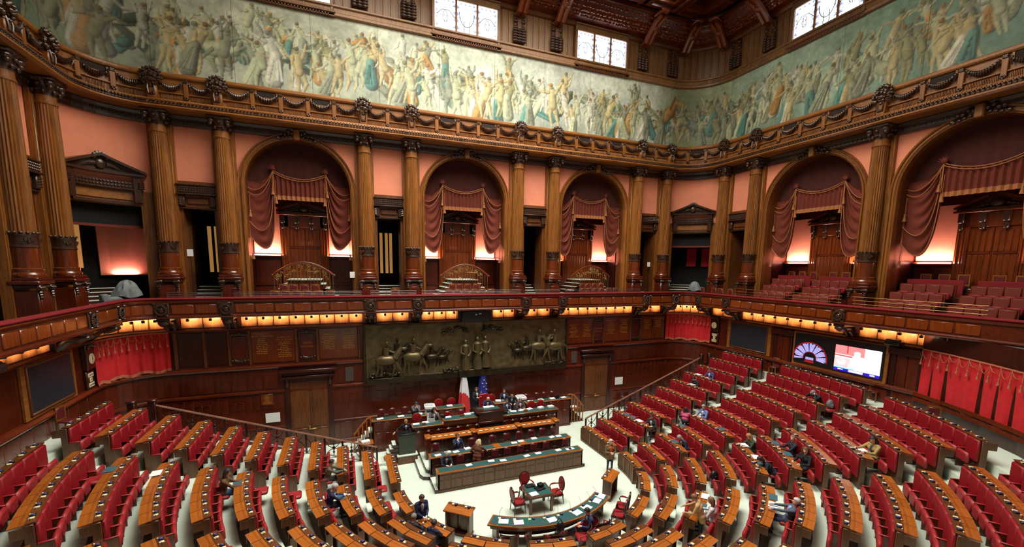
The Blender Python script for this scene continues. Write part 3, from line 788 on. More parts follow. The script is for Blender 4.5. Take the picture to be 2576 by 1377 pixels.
for i in range(9):
    a = math.pi*(i+.5)/9; cl.tube([(.30*math.cos(a), -.2, 18.4+.25*math.sin(a)), (.46*math.cos(a), -.25, 18.4+.40*math.sin(a))], [.07,.02], 5)
clus = cl.mesh('fruit_cluster', [carve, oak])
gm, fm = {}, {}
def bays(a, b, n, vents):
    w = (b-a)/n
    for i in range(n):
        u = a+w*(i+.5); k = round(w, 2)
        if k not in gm: gm[k] = garland(w-.16); fm[k] = fluted(w-.16)
        put(gm[k], 'garland', eof(u), WM(u, -.06, 0)); put(fm[k], 'fluted_panel', eof(u), WM(u, -.02, 0))
        if i in vents: put(grill, 'vent_grille', eof(u), WM(u, 0, 0)); put(gb, 'grille_frame', eof(u), WM(u, 0, 0))
        if i: put(strap, 'strap', eof(a+w*i), WM(a+w*i, -.02, 0)); put(scroll, 'strap_scroll', eof(a+w*i), WM(a+w*i, -.02, 0))
for a, b in zip(COLS[:-1], COLS[1:]):
    L = b-a
    if L > 5: bays(a+.2, b-.2, 5, (1, 3))
    elif L > 3: bays(a+.2, b-.2, 3, (1,))
    else: bays(a+.1, b-.1, 2, ())
bays(UL+.4, COLS[0]-.2, 4, (1,))
for u in COLS: put(clus, 'fruit_cluster', eof(u), WM(u, -.06, 0))

# ================================================================== PAINTED FRIEZE  (a generic crowd in the colours of the real one)
Z0F, Z1F = 18.66, 22.62; DU = .045
def paint_strip(u0, u1):
    nx, nz = int((u1-u0)/DU)+1, int((Z1F-Z0F)/DU)+1
    U = np.linspace(u0, u1, nx)[None, :].repeat(nz, 0); Z = np.linspace(0, Z1F-Z0F, nz)[:, None].repeat(nx, 1)
    H = Z1F-Z0F; rs = np.random.RandomState(11)
    def vn(fx, fz):
        gx, gz = int((u1-u0)*fx)+3, int(H*fz)+3; g = rs.rand(gz, gx); x = (U-u0)*fx; z = Z*fz; xi, zi = x.astype(int), z.astype(int); a, b = x-xi, z-zi
        a, b = a*a*(3-2*a), b*b*(3-2*b)
        return (g[zi, xi]*(1-a)+g[zi, xi+1]*a)*(1-b)+(g[zi+1, xi]*(1-a)+g[zi+1, xi+1]*a)*b
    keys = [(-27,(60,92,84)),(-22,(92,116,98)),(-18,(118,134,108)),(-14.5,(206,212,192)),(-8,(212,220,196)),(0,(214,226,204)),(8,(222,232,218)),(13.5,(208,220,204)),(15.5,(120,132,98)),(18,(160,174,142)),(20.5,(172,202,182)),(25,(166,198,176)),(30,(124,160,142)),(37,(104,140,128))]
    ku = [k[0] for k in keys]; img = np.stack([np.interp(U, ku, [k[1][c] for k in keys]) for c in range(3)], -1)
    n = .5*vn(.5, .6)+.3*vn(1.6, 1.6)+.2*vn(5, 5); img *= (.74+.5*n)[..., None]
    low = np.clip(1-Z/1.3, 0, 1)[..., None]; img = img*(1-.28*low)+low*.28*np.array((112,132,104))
    def cap(p, q, r0, r1, c, sh=.45):
        xa, xb = min(p[0], q[0])-max(r0, r1)-.1, max(p[0], q[0])+max(r0, r1)+.1
        i0, i1 = max(0, int((xa-u0)/DU)), min(nx, int((xb-u0)/DU)+2)
        j0, j1 = max(0, int((min(p[1], q[1])-max(r0, r1)-.1)/DU)), min(nz, int((max(p[1], q[1])+max(r0, r1)+.1)/DU)+2)
        if i1 <= i0 or j1 <= j0: return
        x, z = U[j0:j1, i0:i1], Z[j0:j1, i0:i1]; dx, dz = q[0]-p[0], q[1]-p[1]; L2 = dx*dx+dz*dz+1e-9
        t = np.clip(((x-p[0])*dx+(z-p[1])*dz)/L2, 0, 1); ex, ez = x-p[0]-t*dx, z-p[1]-t*dz; rr = r0+(r1-r0)*t; d = np.sqrt(ex*ex+ez*ez)/rr
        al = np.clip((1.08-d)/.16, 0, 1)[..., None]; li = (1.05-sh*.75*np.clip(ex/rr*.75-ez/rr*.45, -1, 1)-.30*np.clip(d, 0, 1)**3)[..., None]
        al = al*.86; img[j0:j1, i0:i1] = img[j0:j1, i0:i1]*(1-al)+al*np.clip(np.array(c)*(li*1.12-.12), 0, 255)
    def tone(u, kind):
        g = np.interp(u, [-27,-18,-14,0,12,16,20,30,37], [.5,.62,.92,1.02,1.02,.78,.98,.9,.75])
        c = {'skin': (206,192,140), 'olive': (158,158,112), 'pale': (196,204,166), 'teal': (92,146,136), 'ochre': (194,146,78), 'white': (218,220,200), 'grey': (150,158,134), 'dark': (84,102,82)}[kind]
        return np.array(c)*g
    def person(u, z, h, kind, cloth):
        c = tone(u, kind); ln = rs.uniform(-.35, .35); hip = np.array((u, z+h*.48)); sh = hip+np.array((ln*h*.4, h*.32)); hd = sh+np.array((ln*h*.1+rs.uniform(-.05, .05)*h, h*.13))
        for s in (-1, 1):
            kn = hip+np.array((s*rs.uniform(.0, .16)*h, -h*.24)); ft = kn+np.array((s*rs.uniform(-.1, .12)*h, -h*.24)); cap(hip+(s*.05*h, 0), kn, .078*h, .052*h, c*.96); cap(kn, ft, .05*h, .028*h, c)
        cap(hip, sh, .098*h, .115*h, c)
        if cloth:
            cc = tone(u, cloth); e = hip+np.array((rs.uniform(-.2, .2)*h, -.42*h)); cap(hip+(0, .06*h), e, .11*h, .17*h, cc, .6)
            for q in range(5): a = rs.uniform(-.14, .14)*h; cap(hip+(a*.4, 0), e+(a, 0), .015*h, .03*h, cc*rs.uniform(.72, 1.2), .3)
        for s in (-1, 1):
            an = rs.uniform(-1.3, 2.2); el = sh+np.array((s*(.06+.17*math.cos(an))*h, .17*math.sin(an)*h)); a2 = an+rs.uniform(-.9, .9); ha = el+np.array((s*.17*math.cos(a2)*h, .17*math.sin(a2)*h)); cap(sh+(s*.1*h, 0), el, .042*h, .034*h, c*.97); cap(el, ha, .034*h, .022*h, c*1.02)
        cap(hd, hd+(0, .03*h), .06*h, .058*h, c*.98); cap(hd+(0, .045*h), hd+(.02*h, .06*h), .05*h, .04*h, tone(u, rs.choice(['olive','grey','ochre']))*rs.uniform(.62, .95))
    def horse(u, z, h, c, s, rear):
        b0 = np.array((u, z+h*.5)); b1 = b0+np.array((s*h*.45*math.cos(rear), h*.45*math.sin(rear))); nk = b1+np.array((s*h*.16, h*.30)); hd = nk+np.array((s*h*.22, -h*.09))
        for q in (0, .08): cap(b0+(q*s, 0), b0+np.array((-s*h*.05+q, -h*.26)), .075*h, .05*h, c*.85); cap(b0+np.array((-s*h*.05+q, -h*.26)), b0+np.array((s*h*.02+q, -h*.5)), .04*h, .03*h, c*.8)
        for q in (0, .1): k = b1+np.array((s*h*(.16+q), -h*.1)); cap(b1, k, .06*h, .045*h, c*.9); cap(k, k+np.array((s*h*.04, -h*.2)), .035*h, .025*h, c*.85)
        cap(b0, b1, .17*h, .16*h, c); cap(b1, nk, .13*h, .08*h, c*1.04); cap(nk, hd, .075*h, .045*h, c*1.06); cap(b1+(0, .1*h), nk+(-s*.04*h, .06*h), .04*h, .03*h, c*.7); cap(b0, b0+np.array((-s*.22*h, -.25*h)), .05*h, .03*h, c*.75)
    kinds = ['skin', 'skin', 'olive', 'pale', 'pale', 'grey', 'white']; clo = [None, None, 'white', 'teal', 'ochre', 'pale', 'grey']
    for q in range(60):
        u = rs.uniform(u0, u1); s_ = rs.choice((-1, 1)); l = rs.uniform(.8, 2.2); a = rs.uniform(-.5, .9); c = tone(u, rs.choice(['grey', 'pale', 'teal', 'dark']))
        for k in range(4): cap((u+k*.1, rs.uniform(.6, 2.4)), (u+s_*l*math.cos(a), 1.4+l*math.sin(a)*.6+k*.1), .22, .12, c*rs.uniform(.85, 1.15), .5)
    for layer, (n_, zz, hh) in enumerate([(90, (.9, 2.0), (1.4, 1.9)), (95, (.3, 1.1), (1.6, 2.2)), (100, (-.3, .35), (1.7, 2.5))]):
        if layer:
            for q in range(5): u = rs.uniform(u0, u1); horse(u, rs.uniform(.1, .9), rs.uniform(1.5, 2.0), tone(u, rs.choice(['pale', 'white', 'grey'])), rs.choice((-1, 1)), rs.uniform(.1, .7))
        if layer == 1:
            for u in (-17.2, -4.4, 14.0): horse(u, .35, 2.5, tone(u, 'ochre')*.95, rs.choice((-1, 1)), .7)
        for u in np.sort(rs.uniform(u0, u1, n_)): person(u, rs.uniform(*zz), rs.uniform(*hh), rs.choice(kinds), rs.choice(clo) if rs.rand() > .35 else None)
    g = (.5+.5*vn(9, 9)+.35*vn(4, 2.2)); img *= (.66+.22*g)[..., None]
    return np.clip(img, 0, 255), nx, nz
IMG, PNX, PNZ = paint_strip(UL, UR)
canvas = vcol('painted_canvas', 'Col', .65)
pf = tag(thing('painted_frieze', 'long painted frieze with a pale green and ochre crowd of figures', 'painting'), None)
LIN = np.where(IMG/255 <= .04045, IMG/255/12.92, ((IMG/255+.055)/1.055)**2.4)
edges = [UL, -22.5, -18.6, -14.9, -11.6, -8.2, -4.9, -1.6, 1.7, 5.0, 8.3, 11.6, 14.9, 18.9, 22.4, 26.0, 29.6, 33.0, UR]
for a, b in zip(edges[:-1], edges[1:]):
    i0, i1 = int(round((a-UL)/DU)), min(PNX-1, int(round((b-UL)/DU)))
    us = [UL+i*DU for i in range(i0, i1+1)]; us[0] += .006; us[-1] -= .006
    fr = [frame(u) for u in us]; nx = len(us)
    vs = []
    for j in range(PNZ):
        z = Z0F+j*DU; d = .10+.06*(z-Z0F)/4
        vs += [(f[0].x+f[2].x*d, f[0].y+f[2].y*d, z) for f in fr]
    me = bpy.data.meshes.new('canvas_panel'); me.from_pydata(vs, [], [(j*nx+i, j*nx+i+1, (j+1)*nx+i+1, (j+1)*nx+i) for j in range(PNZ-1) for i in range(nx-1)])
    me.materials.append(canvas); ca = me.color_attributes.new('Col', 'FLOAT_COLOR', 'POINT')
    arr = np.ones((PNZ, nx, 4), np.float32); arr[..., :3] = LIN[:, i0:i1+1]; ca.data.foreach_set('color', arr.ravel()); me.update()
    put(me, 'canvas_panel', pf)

# ================================================================== UPPER WALL WITH WINDOWS, CEILING
WT = {}
for k, (a, b, nm) in {'f': (-UF, UF, 'wall_front_attic'), 'l': (UL, -UF, 'wall_left_attic'), 'r': (UF, UR, 'wall_right_attic')}.items():
    mb = MB(); sweep(mb, [(.34,18.4),(.34,27.2),(.6,27.2),(.6,18.4)], a, b)
    WT[k] = S(mb.obj(nm, oakd, smooth=False))
    mb = MB(); sweep(mb, [(.1,22.62),(.0,22.66),(.0,22.78),(.06,22.84),(.1,23.05),(.02,23.1),(.02,23.18),(.12,23.24),(.34,23.24),(.34,22.62)], a, b); mb.obj('attic_ledge', oaka, WT[k], smooth=False)
    mb = MB(); sweep(mb, [(.3,25.1),(.16,25.14),(.1,25.25),(.1,25.4),(.34,25.4),(.34,25.1)], a, b); mb.obj('attic_cornice', oakd, WT[k], smooth=False)
WINS = [(-9.06, 1), (0.0, 2), (9.06, 3), (24.9, 4)]
bm = {}
def board(u, w):
    if abs(UF-abs(u)) < 8 and UF < abs(u) < UA: w2 = w
    k = round(w, 2)
    if k not in bm: bm[k] = MB().box(-w/2+.012, w/2-.012, -.03, .02, 23.26, 25.15, bev=.012).mesh('wall_plank', oaka)
    put(bm[k], 'wall_plank', WT[wname(u)], WM(u, .34, 0))
u = UL+.2
while u < 34:
    if not any(abs(u-w) < 2.1 for w, _ in WINS): board(u, .40)
    u += .40
# carved drops over the columns
dm = MB()
for s in (-1, 1):
    dm.tube([(s*.1, -.06, 25.1), (s*.12, -.08, 25.0), (s*.1, -.08, 24.2)], .035, 5)
    for q, z in enumerate((24.9, 24.55, 24.2)): dm.ell((s*.14, -.1, z), (.09,.08,.1), 7, 5)
    dm.tube([(s*.05, -.08, 25.05), (s*.2, -.1, 24.95), (s*.15, -.1, 24.85), (s*.03, -.1, 24.9)], .03, 5)
for j in range(5):
    for i in range(3): dm.ell((-.16+.16*i, -.12, 24.05-.15*j), (.10,.10,.10), 7, 5)
dm.box(-.2, .2, -.08, 0, 23.4, 25.1, bev=.02, mi=1)
drop = dm.mesh('carved_drop', [carve, oakd])
for u in COLS: put(drop, 'carved_drop', WT[wname(u)], WM(u, .30, 0, (1.7, 1.3, 1)))
for u, i in WINS:
    w = S(thing('window_%d' % i, None, None)); w.matrix_local = WM(u, .12, 0)
    hw, zb, zt = 1.85, 22.86, 24.85
    fr = MB().box(-hw-.16, hw+.16, -.06, .2, zt, zt+.34, bev=.03).box(-hw-.16, hw+.16, -.14, .2, zt+.34, zt+.42, bev=.02).box(-hw-.16, -hw, -.06, .2, zb, zt, bev=.02).box(hw, hw+.16, -.06, .2, zb, zt, bev=.02)
    fr.obj('window_frame', oaka, w)
    sl = MB().box(-hw-.24, hw+.24, -.18, .2, zb-.10, zb, bev=.02).box(-hw-.2, hw+.2, -.12, .2, zb-.26, zb-.1, bev=.02)
    for q in range(int(2*hw/.14)): sl.ell((-hw+.1+.14*q, -.13, zb-.18), (.05,.04,.05), 6, 4)
    sl.obj('window_sill', oakd, w)
    for x in (-.62, .62): MB().box(x-.06, x+.06, -.04, .14, zb, zt, bev=.02).obj('mullion', oak, w)
    for c in (-1.235, 0, 1.235):
        p = MB().box(c-.6, c+.6, .05, .07, zb, zt).obj('pane', glass, w, smooth=False)
        mb = MB(); z = zb+.12
        for s in (-1, 1):
            for z in np.arange(zb+.15, zt-.1, .36): mb.box(c+s*.5-.05, c+s*.5+.05, .035, .05, z, z+.16)
        for x in np.arange(c-.4, c+.4, .26): mb.box(x, x+.13, .035, .05, zt-.16, zt-.08)
        mb.obj('tinted_glass', leadb, p, smooth=False)
        mb = MB()
        for z in (zb+.55, zb+1.1, zb+1.65): mb.box(c-.6, c+.6, .03, .045, z-.008, z+.008)
        for x in (c-.42, c+.42): mb.box(x-.008, x+.008, .03, .045, zb, zt)
        if c == 0:
            mb.tube([(c+.44*math.cos(t), .03, zt-.55-.75*math.sin(t)) for t in np.linspace(0, math.pi, 15)], .022, 5)
            for x in (-.16, .16): mb.tube([(x, .03, zt-1.0), (x, .03, zt-1.55), (x*.6, .03, zt-1.7)], .02, 5)
        else:
            s = 1 if c > 0 else -1
            mb.tube([(c-s*.55, .03, zt-.95), (c-s*.2, .03, zt-.6), (c+s*.2, .03, zt-.62), (c+s*.5, .03, zt-.9)], .02, 5)
            mb.tube([(c+.14*math.cos(t), .03, zt-.95+.28*math.sin(t)) for t in np.linspace(0, 2*math.pi, 16)], .016, 5, closed=True)
            for x in (-.06, .06): mb.tube([(c+x, .03, zt-.75), (c+x, .03, zt-1.3)], .014, 5)
        mb.obj('leading', leadg, p)
# ceiling: cove of carved beams round a glazed centre
ce = S(MB().box(-20, 20, -32, 2, 27.3, 27.5).obj('ceiling', mahogd, smooth=False))
for s in (-1, 1): MB().box(s*10.6-.35, s*10.6+.35, -24, -2.0, 25.9, 27.3, bev=.06).obj('ceiling_beam', mahog, ce)
for y in (-2.4, -20): MB().box(-10.6, 10.6, y-.35, y+.35, 25.9, 27.3, bev=.06).obj('ceiling_beam', mahog, ce)
def coffer(x0, x1, y0, y1, lit=False):
    for q, (i_, z0) in enumerate(((0, 26.35), (.22, 26.6), (.42, 26.85))):
        mb = MB(); a, b, c, d = x0+i_, x1-i_, y0+i_, y1-i_; t = .2
        mb.box(a, b, c, c+t, z0, 27.3).box(a, b, d-t, d, z0, 27.3).box(a, a+t, c+t, d-t, z0, 27.3).box(b-t, b, c+t, d-t, z0, 27.3); mb.obj('coffer_moulding', lacq if q == 1 else mahog, ce, smooth=False)
    MB().box(x0+.6, x1-.6, y0+.6, y1-.6, 27.16, 27.22).obj('ceiling_pane', skyg if lit else mahogd, ce, smooth=False)
for s in (-1, 1):
    for i, y in enumerate((-1.4, -3.9, -6.4, -8.9, -11.4, -13.9)): coffer(min(s*11, s*13.4), max(s*11, s*13.4), y-2.4, y, s > 0 and i in (0, 2)); coffer(min(s*13.5, s*15.9), max(s*13.5, s*15.9), y-2.4, y, s > 0 and i == 1)
for x in np.arange(-9.6, 9.7, 2.4): coffer(x-1.15, x+1.15, -2.0, -.9)
cv = MB(); sweep(cv, [(.1,25.35),(-.5,25.5),(-.9,25.75),(-1.1,26.1),(-1.25,26.15),(-1.25,26.35),(.1,26.35)], UL, UR); cv.obj('carved_cove', mahog, ce, smooth=False)
cf = MB(); rnd = random.Random(9); u = UL+.3
while u < UR:
    for q in range(5):
        cf.M = WM(u+rnd.uniform(-.1, .1), -.35-.17*q, 25.44+.02*q+.028*q*q); cf.ell((0,0,0), (rnd.uniform(.08,.14),.09,rnd.uniform(.06,.11)), 6, 4)
    u += .2
cf.M = None; o = cf.obj('cove_carving', lacq, ce); o['kind'] = 'stuff'
bk = MB()
for s in (-.16, .16): bk.tube([(s, .2, 24.9), (s, -.25, 24.95), (s, -.6, 25.3), (s, -1.2, 25.75), (s, -1.7, 25.85)], [.13,.18,.18,.18,.12], 8)
bk.box(-.3, .3, -1.9, .2, 26.0, 26.2, bev=.05); bk.ell((0, -.9, 25.5), (.3,.25,.2), 10, 6)
bkt = bk.mesh('scroll_bracket', lacq)
for u in [-21.45, -16.9, -12.33, -5.79, -3.27, 3.27, 5.79, 12.33, 15.6, 18.2, 21.45, 28.38]: put(bkt, 'scroll_bracket', ce, WM(u, 0, 0))
MB().box(-10.2, 10.2, -19.6, -2.8, 27.2, 27.26).obj('skylight_glazing', skyg, ce, smooth=False)
# ================================================================== BENCHES OF THE HEMICYCLE
def pix(P):
    d = Vector(P)-Vector(CAMP); x, y, z = d.dot(_r0), d.dot(_f), d.dot(_d0)
    if y < .5: return (-9999, -9999)
    u, v = 1070.605*x/y, 1070.605*z/y
    return (1288+math.cos(_r)*u-math.sin(_r)*v, 808.2+math.sin(_r)*u+math.cos(_r)*v)
def seen(P, m=130): u, v = pix(P); return -m < u < 2576+m and -m < v < 1377+m
BW = .57
backm = MB().box(-.27, .27, -.20, -.09, .40, 1.13, bev=.035); backm.M = None
backm = backm.mesh('backrest', redl)
foldm = MB().box(-.255, .255, -.44, -.32, .30, .66, bev=.05).mesh('folded_seat', redl2)
openm = MB().box(-.25, .25, -.62, -.20, .40, .53, bev=.05).mesh('open_seat', redl2)
armm = MB().box(-.026, .026, -.40, -.12, .64, .675, bev=.014).mesh('armrest', redl2)
flapm = MB().add([(-.28,.03,1.172),(.28,.03,1.172),(.28,.30,1.15),(-.28,.30,1.15),(-.28,.03,1.142),(.28,.03,1.142),(.28,.30,1.122),(-.28,.30,1.122)], [(0,1,2,3),(7,6,5,4),(0,4,5,1),(1,5,6,2),(2,6,7,3),(3,7,4,0)]).mesh('desk_flap', desk, smooth=False)
dv = MB().box(-.10, -.01, -.10, .0, 1.185, 1.205, bev=.006, mi=0)       # brass plate, voting unit, microphone base
dv.box(.02, .12, -.11, -.01, 1.185, 1.225, bev=.01, mi=1); dv.box(.04, .10, -.09, -.03, 1.222, 1.232, mi=2)
dv.ell((.16, 0, 1.2), (.022,.022,.022), 6, 4, 0); dv.tube([(-.16, -.04, 1.19), (-.17, -.04, 1.25), (-.15, .03, 1.29)], .006, 4, 1)
devm = dv.mesh('voting_unit', [cream, black, ledb])
def seat_count(sec, k):
    if sec == 'L1': return 5
    if sec == 'R1': return 4 if k == 1 else 5
    return {0: 2, 1: 2, 2: 3, 3: 4, 4: 5, 5: 6, 6: 6, 7: 7, 8: 7, 9: 8, 10: 8}[k] if not (sec == 'S2' and k in (1, 2)) else {1: 3, 2: 4}[k]
def row_frames(sec, k):
    """centre points of each seat on the strip line, with heading, and a dense line of the strip"""
    r = RK(k); n = seat_count(sec, k); out = []; line = []
    if sec in ('L1', 'R1'):
        s = -1 if sec == 'L1' else 1; L = 2.87; w = L/n; rz = math.pi/2 if s < 0 else -math.pi/2
        for i in range(n): out.append((X0+s*r, -4.78-w*(i+.5), rz))
        line = [(X0+s*r, -4.78, rz), (X0+s*r, -4.78-L, rz)]
    else:
        a, b = SECT[int(sec[1:])-2]; L = R(b-a)*r; w = L/n
        for i in range(n):
            t = R(a+(b-a)*(i+.5)/n); out.append((X0-r*math.cos(t), Y0-r*math.sin(t), math.pi/2+t))
        m = 2*n
        for i in range(m+1):
            t = R(a+(b-a)*i/m); line.append((X0-r*math.cos(t), Y0-r*math.sin(t), math.pi/2+t))
    return out, line, w
OPEN = {('S2',1):{0,1},('S2',4):{0,},('S2',5):{0,},('S2',9):{1},('L1',3):{4},('S2',3):{1},('S2',6):{1},('R1',8):{2},('R1',7):{2},('S9',5):{5},('R1',3):{4},('R1',5):{4},('S9',3):{1},('S8',5):{5,1},
        ('S8',6):{3,1},('S9',9):{1,0},('S8',8):{1},('S7',5):{2},('S7',3):{1}, ('L1',1):{4}}
FLAPUP = {}
SEATS = {}
SIDE = {'L1': 'in the block beside the left stair rail', 'S2': 'in the second block from the left stair rail', 'S3': 'in the third block from the left stair rail', 'S4': 'in the fourth block from the left stair rail',
        'S5': 'left of the centre aisle nearest the viewer', 'S6': 'right of the centre aisle nearest the viewer', 'S7': 'in the fourth block from the right stair rail', 'S8': 'in the third block from the right stair rail', 'S9': 'in the second block from the right stair rail', 'R1': 'in the block beside the right stair rail'}
for sec in ['L1'] + ['S%d' % i for i in range(2, 10)] + ['R1']:
    for k in range(0, 11):
        if k == 0 and sec in ('R1', 'S9', 'L1'): pass
        fr, line, w = row_frames(sec, k)
        if not any(seen((x, y, FK(k)+1.1)) for x, y, _ in line): continue
        n = len(fr); mid = line[len(line)//2]; z0 = FK(k); dz = 0 if k else -(1.153-.83)
        nm = 'leather_bench' if k else 'front_desk'
        lb = ('%s-seat red leather bench %s, %s row up' % (NUM[n], SIDE[sec], ORD[k-1])) if k else 'wooden writing desk on the chamber floor %s' % SIDE[sec]
        o = thing(nm, lb, 'bench' if k else 'desk', (mid[0], mid[1], z0), 0, 'red leather benches of the hemicycle' if k else 'front desks of the hemicycle')
        L2 = lambda x, y, z, rz, s=None: TM(x-mid[0], y-mid[1], z, rz, s)
        # wooden body: back board, ledge
        def along(prof, name, mat):
            mb = MB(); vs = []; m = len(prof)
            for x, y, rz in line:
                nx, ny = -math.sin(rz), math.cos(rz)
                vs += [(x-mid[0]+nx*d, y-mid[1]+ny*d, z) for d, z in prof]
            fs = [(i*m+j, (i+1)*m+j, (i+1)*m+(j+1) % m, i*m+(j+1) % m) for i in range(len(line)-1) for j in range(m)]
            fs += [tuple(range(m)), tuple((len(line)-1)*m+j for j in range(m))[::-1]]
            mb.add(vs, fs); return mb.obj(name, mat, o, smooth=False)
        if k:
            along([(-.10,-.02),(-.10,1.15+dz),(-.02,1.15+dz),(-.02,-.02)], 'bench_back', benchw)
            along([(-.15,1.15+dz),(-.15,1.185+dz),(.03,1.185+dz),(.03,1.15+dz)], 'device_ledge', benchw)
        else:
            along([(-.15,1.15+dz),(-.15,1.185+dz),(.03,1.185+dz),(.03,1.15+dz)], 'device_ledge', benchw)
            if sec in ('R1', 'S9'):
                along([(-.14,0),(-.14,.79),(-.04,.79),(-.04,0)], 'front_board', deskr); along([(-.18,0),(-.18,.1),(-.1,.1),(-.1,0)], 'plinth', deskr)
            else: along([(-.05,0),(-.05,.8),(.02,.8),(.02,0)], 'front_board', benchw)
        for j, (x, y, rz) in enumerate((line[0], line[-1])):
            ex = .03 if (j == 0) else -.03
            put(MB().box(min(0, ex), max(0, ex), -.11, .06, 0, 1.14+dz, bev=.01).mesh('end_panel', benchw), 'end_panel', o, L2(x, y, 0, rz))
            put(MB().extr([(min(0,ex),.86+dz),(max(0,ex),.86+dz),(max(0,ex),1.11+dz),(min(0,ex),1.115+dz)], .05, .27).mesh('end_bracket', benchw, smooth=False), 'end_bracket', o, L2(x, y, 0, rz))
        sx = w/BW
        supf = MB()
        for i, (x, y, rz) in enumerate(fr):
            M = L2(x, y, dz, rz, (sx, 1, 1)); M1 = L2(x, y, dz, rz)
            up = (sec, k, i) in FLAPUP
            (put(flapm, 'desk_flap', o, M) if k < 10 else None); put(devm, 'voting_unit', o, M1)
            if not k: continue
            put(backm, 'backrest', o, M)
            op = i in OPEN.get((sec, k), ())
            put(openm if op else foldm, 'open_seat' if op else 'folded_seat', o, M)
            SEATS[sec, k, i] = (x, y, z0, rz)
            put(armm, 'armrest', o, M1 @ Matrix.Translation((-w/2, 0, 0)))
            supf.M = M1 @ Matrix.Translation((-w/2, 0, 0)); supf.extr([(-.02,0),(.02,0),(.02,.64),(-.02,.64)], -.38, -.1)
            if i == n-1:
                put(armm, 'armrest', o, M1 @ Matrix.Translation((w/2, 0, 0))); supf.M = M1 @ Matrix.Translation((w/2, 0, 0)); supf.extr([(-.02,0),(.02,0),(.02,.64),(-.02,.64)], -.38, -.1); supf.M = None; supf.obj('seat_frame', benchw, o, smooth=False)['kind'] = 'stuff'
# ribbed fronts of the two panelled desks on the right
for o in [q for q in COL.objects if q.name.startswith('front_desk')]:
    if 'right stair rail' not in o['label'] or 'third' in o['label'] or 'fourth' in o['label']: continue
    sec = 'R1' if 'beside' in o['label'] else 'S9'
    fr, line, w = row_frames(sec, 0); cx, cy, cz = o.location
    ribs = MB(); a0, a1 = line[0], line[-1]
    for j in range(34):
        t = j/33; i = min(int(t*(len(line)-1)), len(line)-2); q = t*(len(line)-1)-i
        x = line[i][0]*(1-q)+line[i+1][0]*q; y = line[i][1]*(1-q)+line[i+1][1]*q; rz = line[i][2]*(1-q)+line[i+1][2]*q
        ribs.M = TM(x-cx, y-cy, 0, rz); big = j % 11 == 0
        ribs.box(-.04 if big else -.015, .04 if big else .015, -.19 if big else -.165, -.13, .12, .76, bev=.008)
    ribs.M = None; ribs.obj('ribbed_panel', deskr, o)

# ================================================================== STAIR RAILS
def stair_rail(s, label):
    y = -4.02; xa, xb = X0+s*6.05, X0+s*14.75; za, zb = .98, 4.12
    o = thing('stair_rail', label, 'railing', (xa, y, 0))
    zz = lambda t: za+(zb-za)*t; n = 11
    MB().tube([(0,0,za), (xb-xa,0,zb)], .055, 8, flat=.8).obj('handrail', railw, o)
    MB().tube([(0,0,.12), (xb-xa,0,zb-.86)], .04, 4).obj('bottom_rail', mahogd, o)
    post = []
    for i in range(n+1):
        t = i/n; x = (xb-xa)*t; z = zz(t); MB().box(x-.045, x+.045, -.04, .04, z-.95, z-.02, bev=.01).obj('post', mahogd, o)
        if i < n:
            c = (xb-xa)*(t+.5/n); zc = zz(t+.5/n)-.46
            mb = MB().ell((c,0,zc), (.07,.05,.11), 8, 6).ell((c,0,zc-.2), (.05,.04,.07), 8, 6).ell((c,0,zc+.2), (.05,.04,.07), 8, 6)
            for a in (-1, 1):
                mb.tube([(c+a*.34,0,zc+.36+a*s*.0), (c+a*.2,0,zc+.12), (c+a*.06,0,zc+.02)], .018, 5); mb.tube([(c+a*.34,0,zc-.34), (c+a*.2,0,zc-.1), (c+a*.06,0,zc-.02)], .018, 5)
            mb.tube([(c,0,zc-.4), (c,0,zc+.4)], .022, 5)
            mb.obj('scroll_baluster', mahogd, o)
    for dx in (0.12, .8): MB().box(xb-xa+s*dx-.13, xb-xa+s*dx+.13, -.13, .13, FK(10)-.1, zb+.18, bev=.03).box(xb-xa+s*dx-.16, xb-xa+s*dx+.16, -.16, .16, zb+.18, zb+.28, bev=.03).obj('newel_post', mahogd, o)
stair_rail(-1, 'dark carved wooden stair rail with handrail descending along the left benches')
stair_rail(1, 'dark carved wooden stair rail with handrail climbing beside the right benches')

# ================================================================== LOWER WALL: DOORS, NOTICES, RELIEF
def front_door(u):
    global nd
    nd += 1
    f = MB().box(-1.18, -.92, -.1, .1, 0, 3.85, bev=.02).box(.92, 1.18, -.1, .1, 0, 3.85, bev=.02).box(-1.18, 1.18, -.1, .1, 3.72, 4.0, bev=.02)
    f.box(-1.3, 1.3, -.3, .1, 4.0, 4.12, bev=.03).box(-1.42, 1.42, -.42, .1, 4.34, 4.48, bev=.03).box(-1.2, 1.2, -.2, .1, 4.12, 4.34, bev=.03)
    d = S(f.obj('door_%d' % nd, mahogd)); d.matrix_local = WM(u, -.5, 0)
    for s in (-1, 1):
        lf = MB().box(min(s*.01, s*.92), max(s*.01, s*.92), -.04, .02, 0.02, 3.72).obj('door_leaf', oakd, d)
        put(MB().box(min(s*.1, s*.84), max(s*.1, s*.84), -.06, -.03, 1.2, 3.4, bev=.02).mesh('door_panel', oakd), 'door_panel', lf)
        put(MB().box(min(s*.1, s*.84), max(s*.1, s*.84), -.06, -.03, .2, 1.0, bev=.02).mesh('door_panel', oakd), 'door_panel', lf)
        put(MB().box(min(s*.04, s*.9), max(s*.04, s*.9), -.08, -.03, 1.06, 1.12, bev=.01).mesh('door_rail', lacq), 'door_rail', lf)
        MB().ell((s*1.05, -.14, 3.72), (.08,.08,.22), 7, 6).ell((s*1.05, -.16, 3.95), (.1,.1,.08), 7, 5).obj('carved_corbel', carve, d)
    MB().tube([(-.06, -.1, 1.1), (-.06, -.14, 1.3), (-.18, -.14, 1.26)], .02, 6).box(-.1, .3, -.12, -.06, 1.04, 1.1, bev=.01).obj('door_handle', brass, d)
for u in DOORS_L: front_door(u)
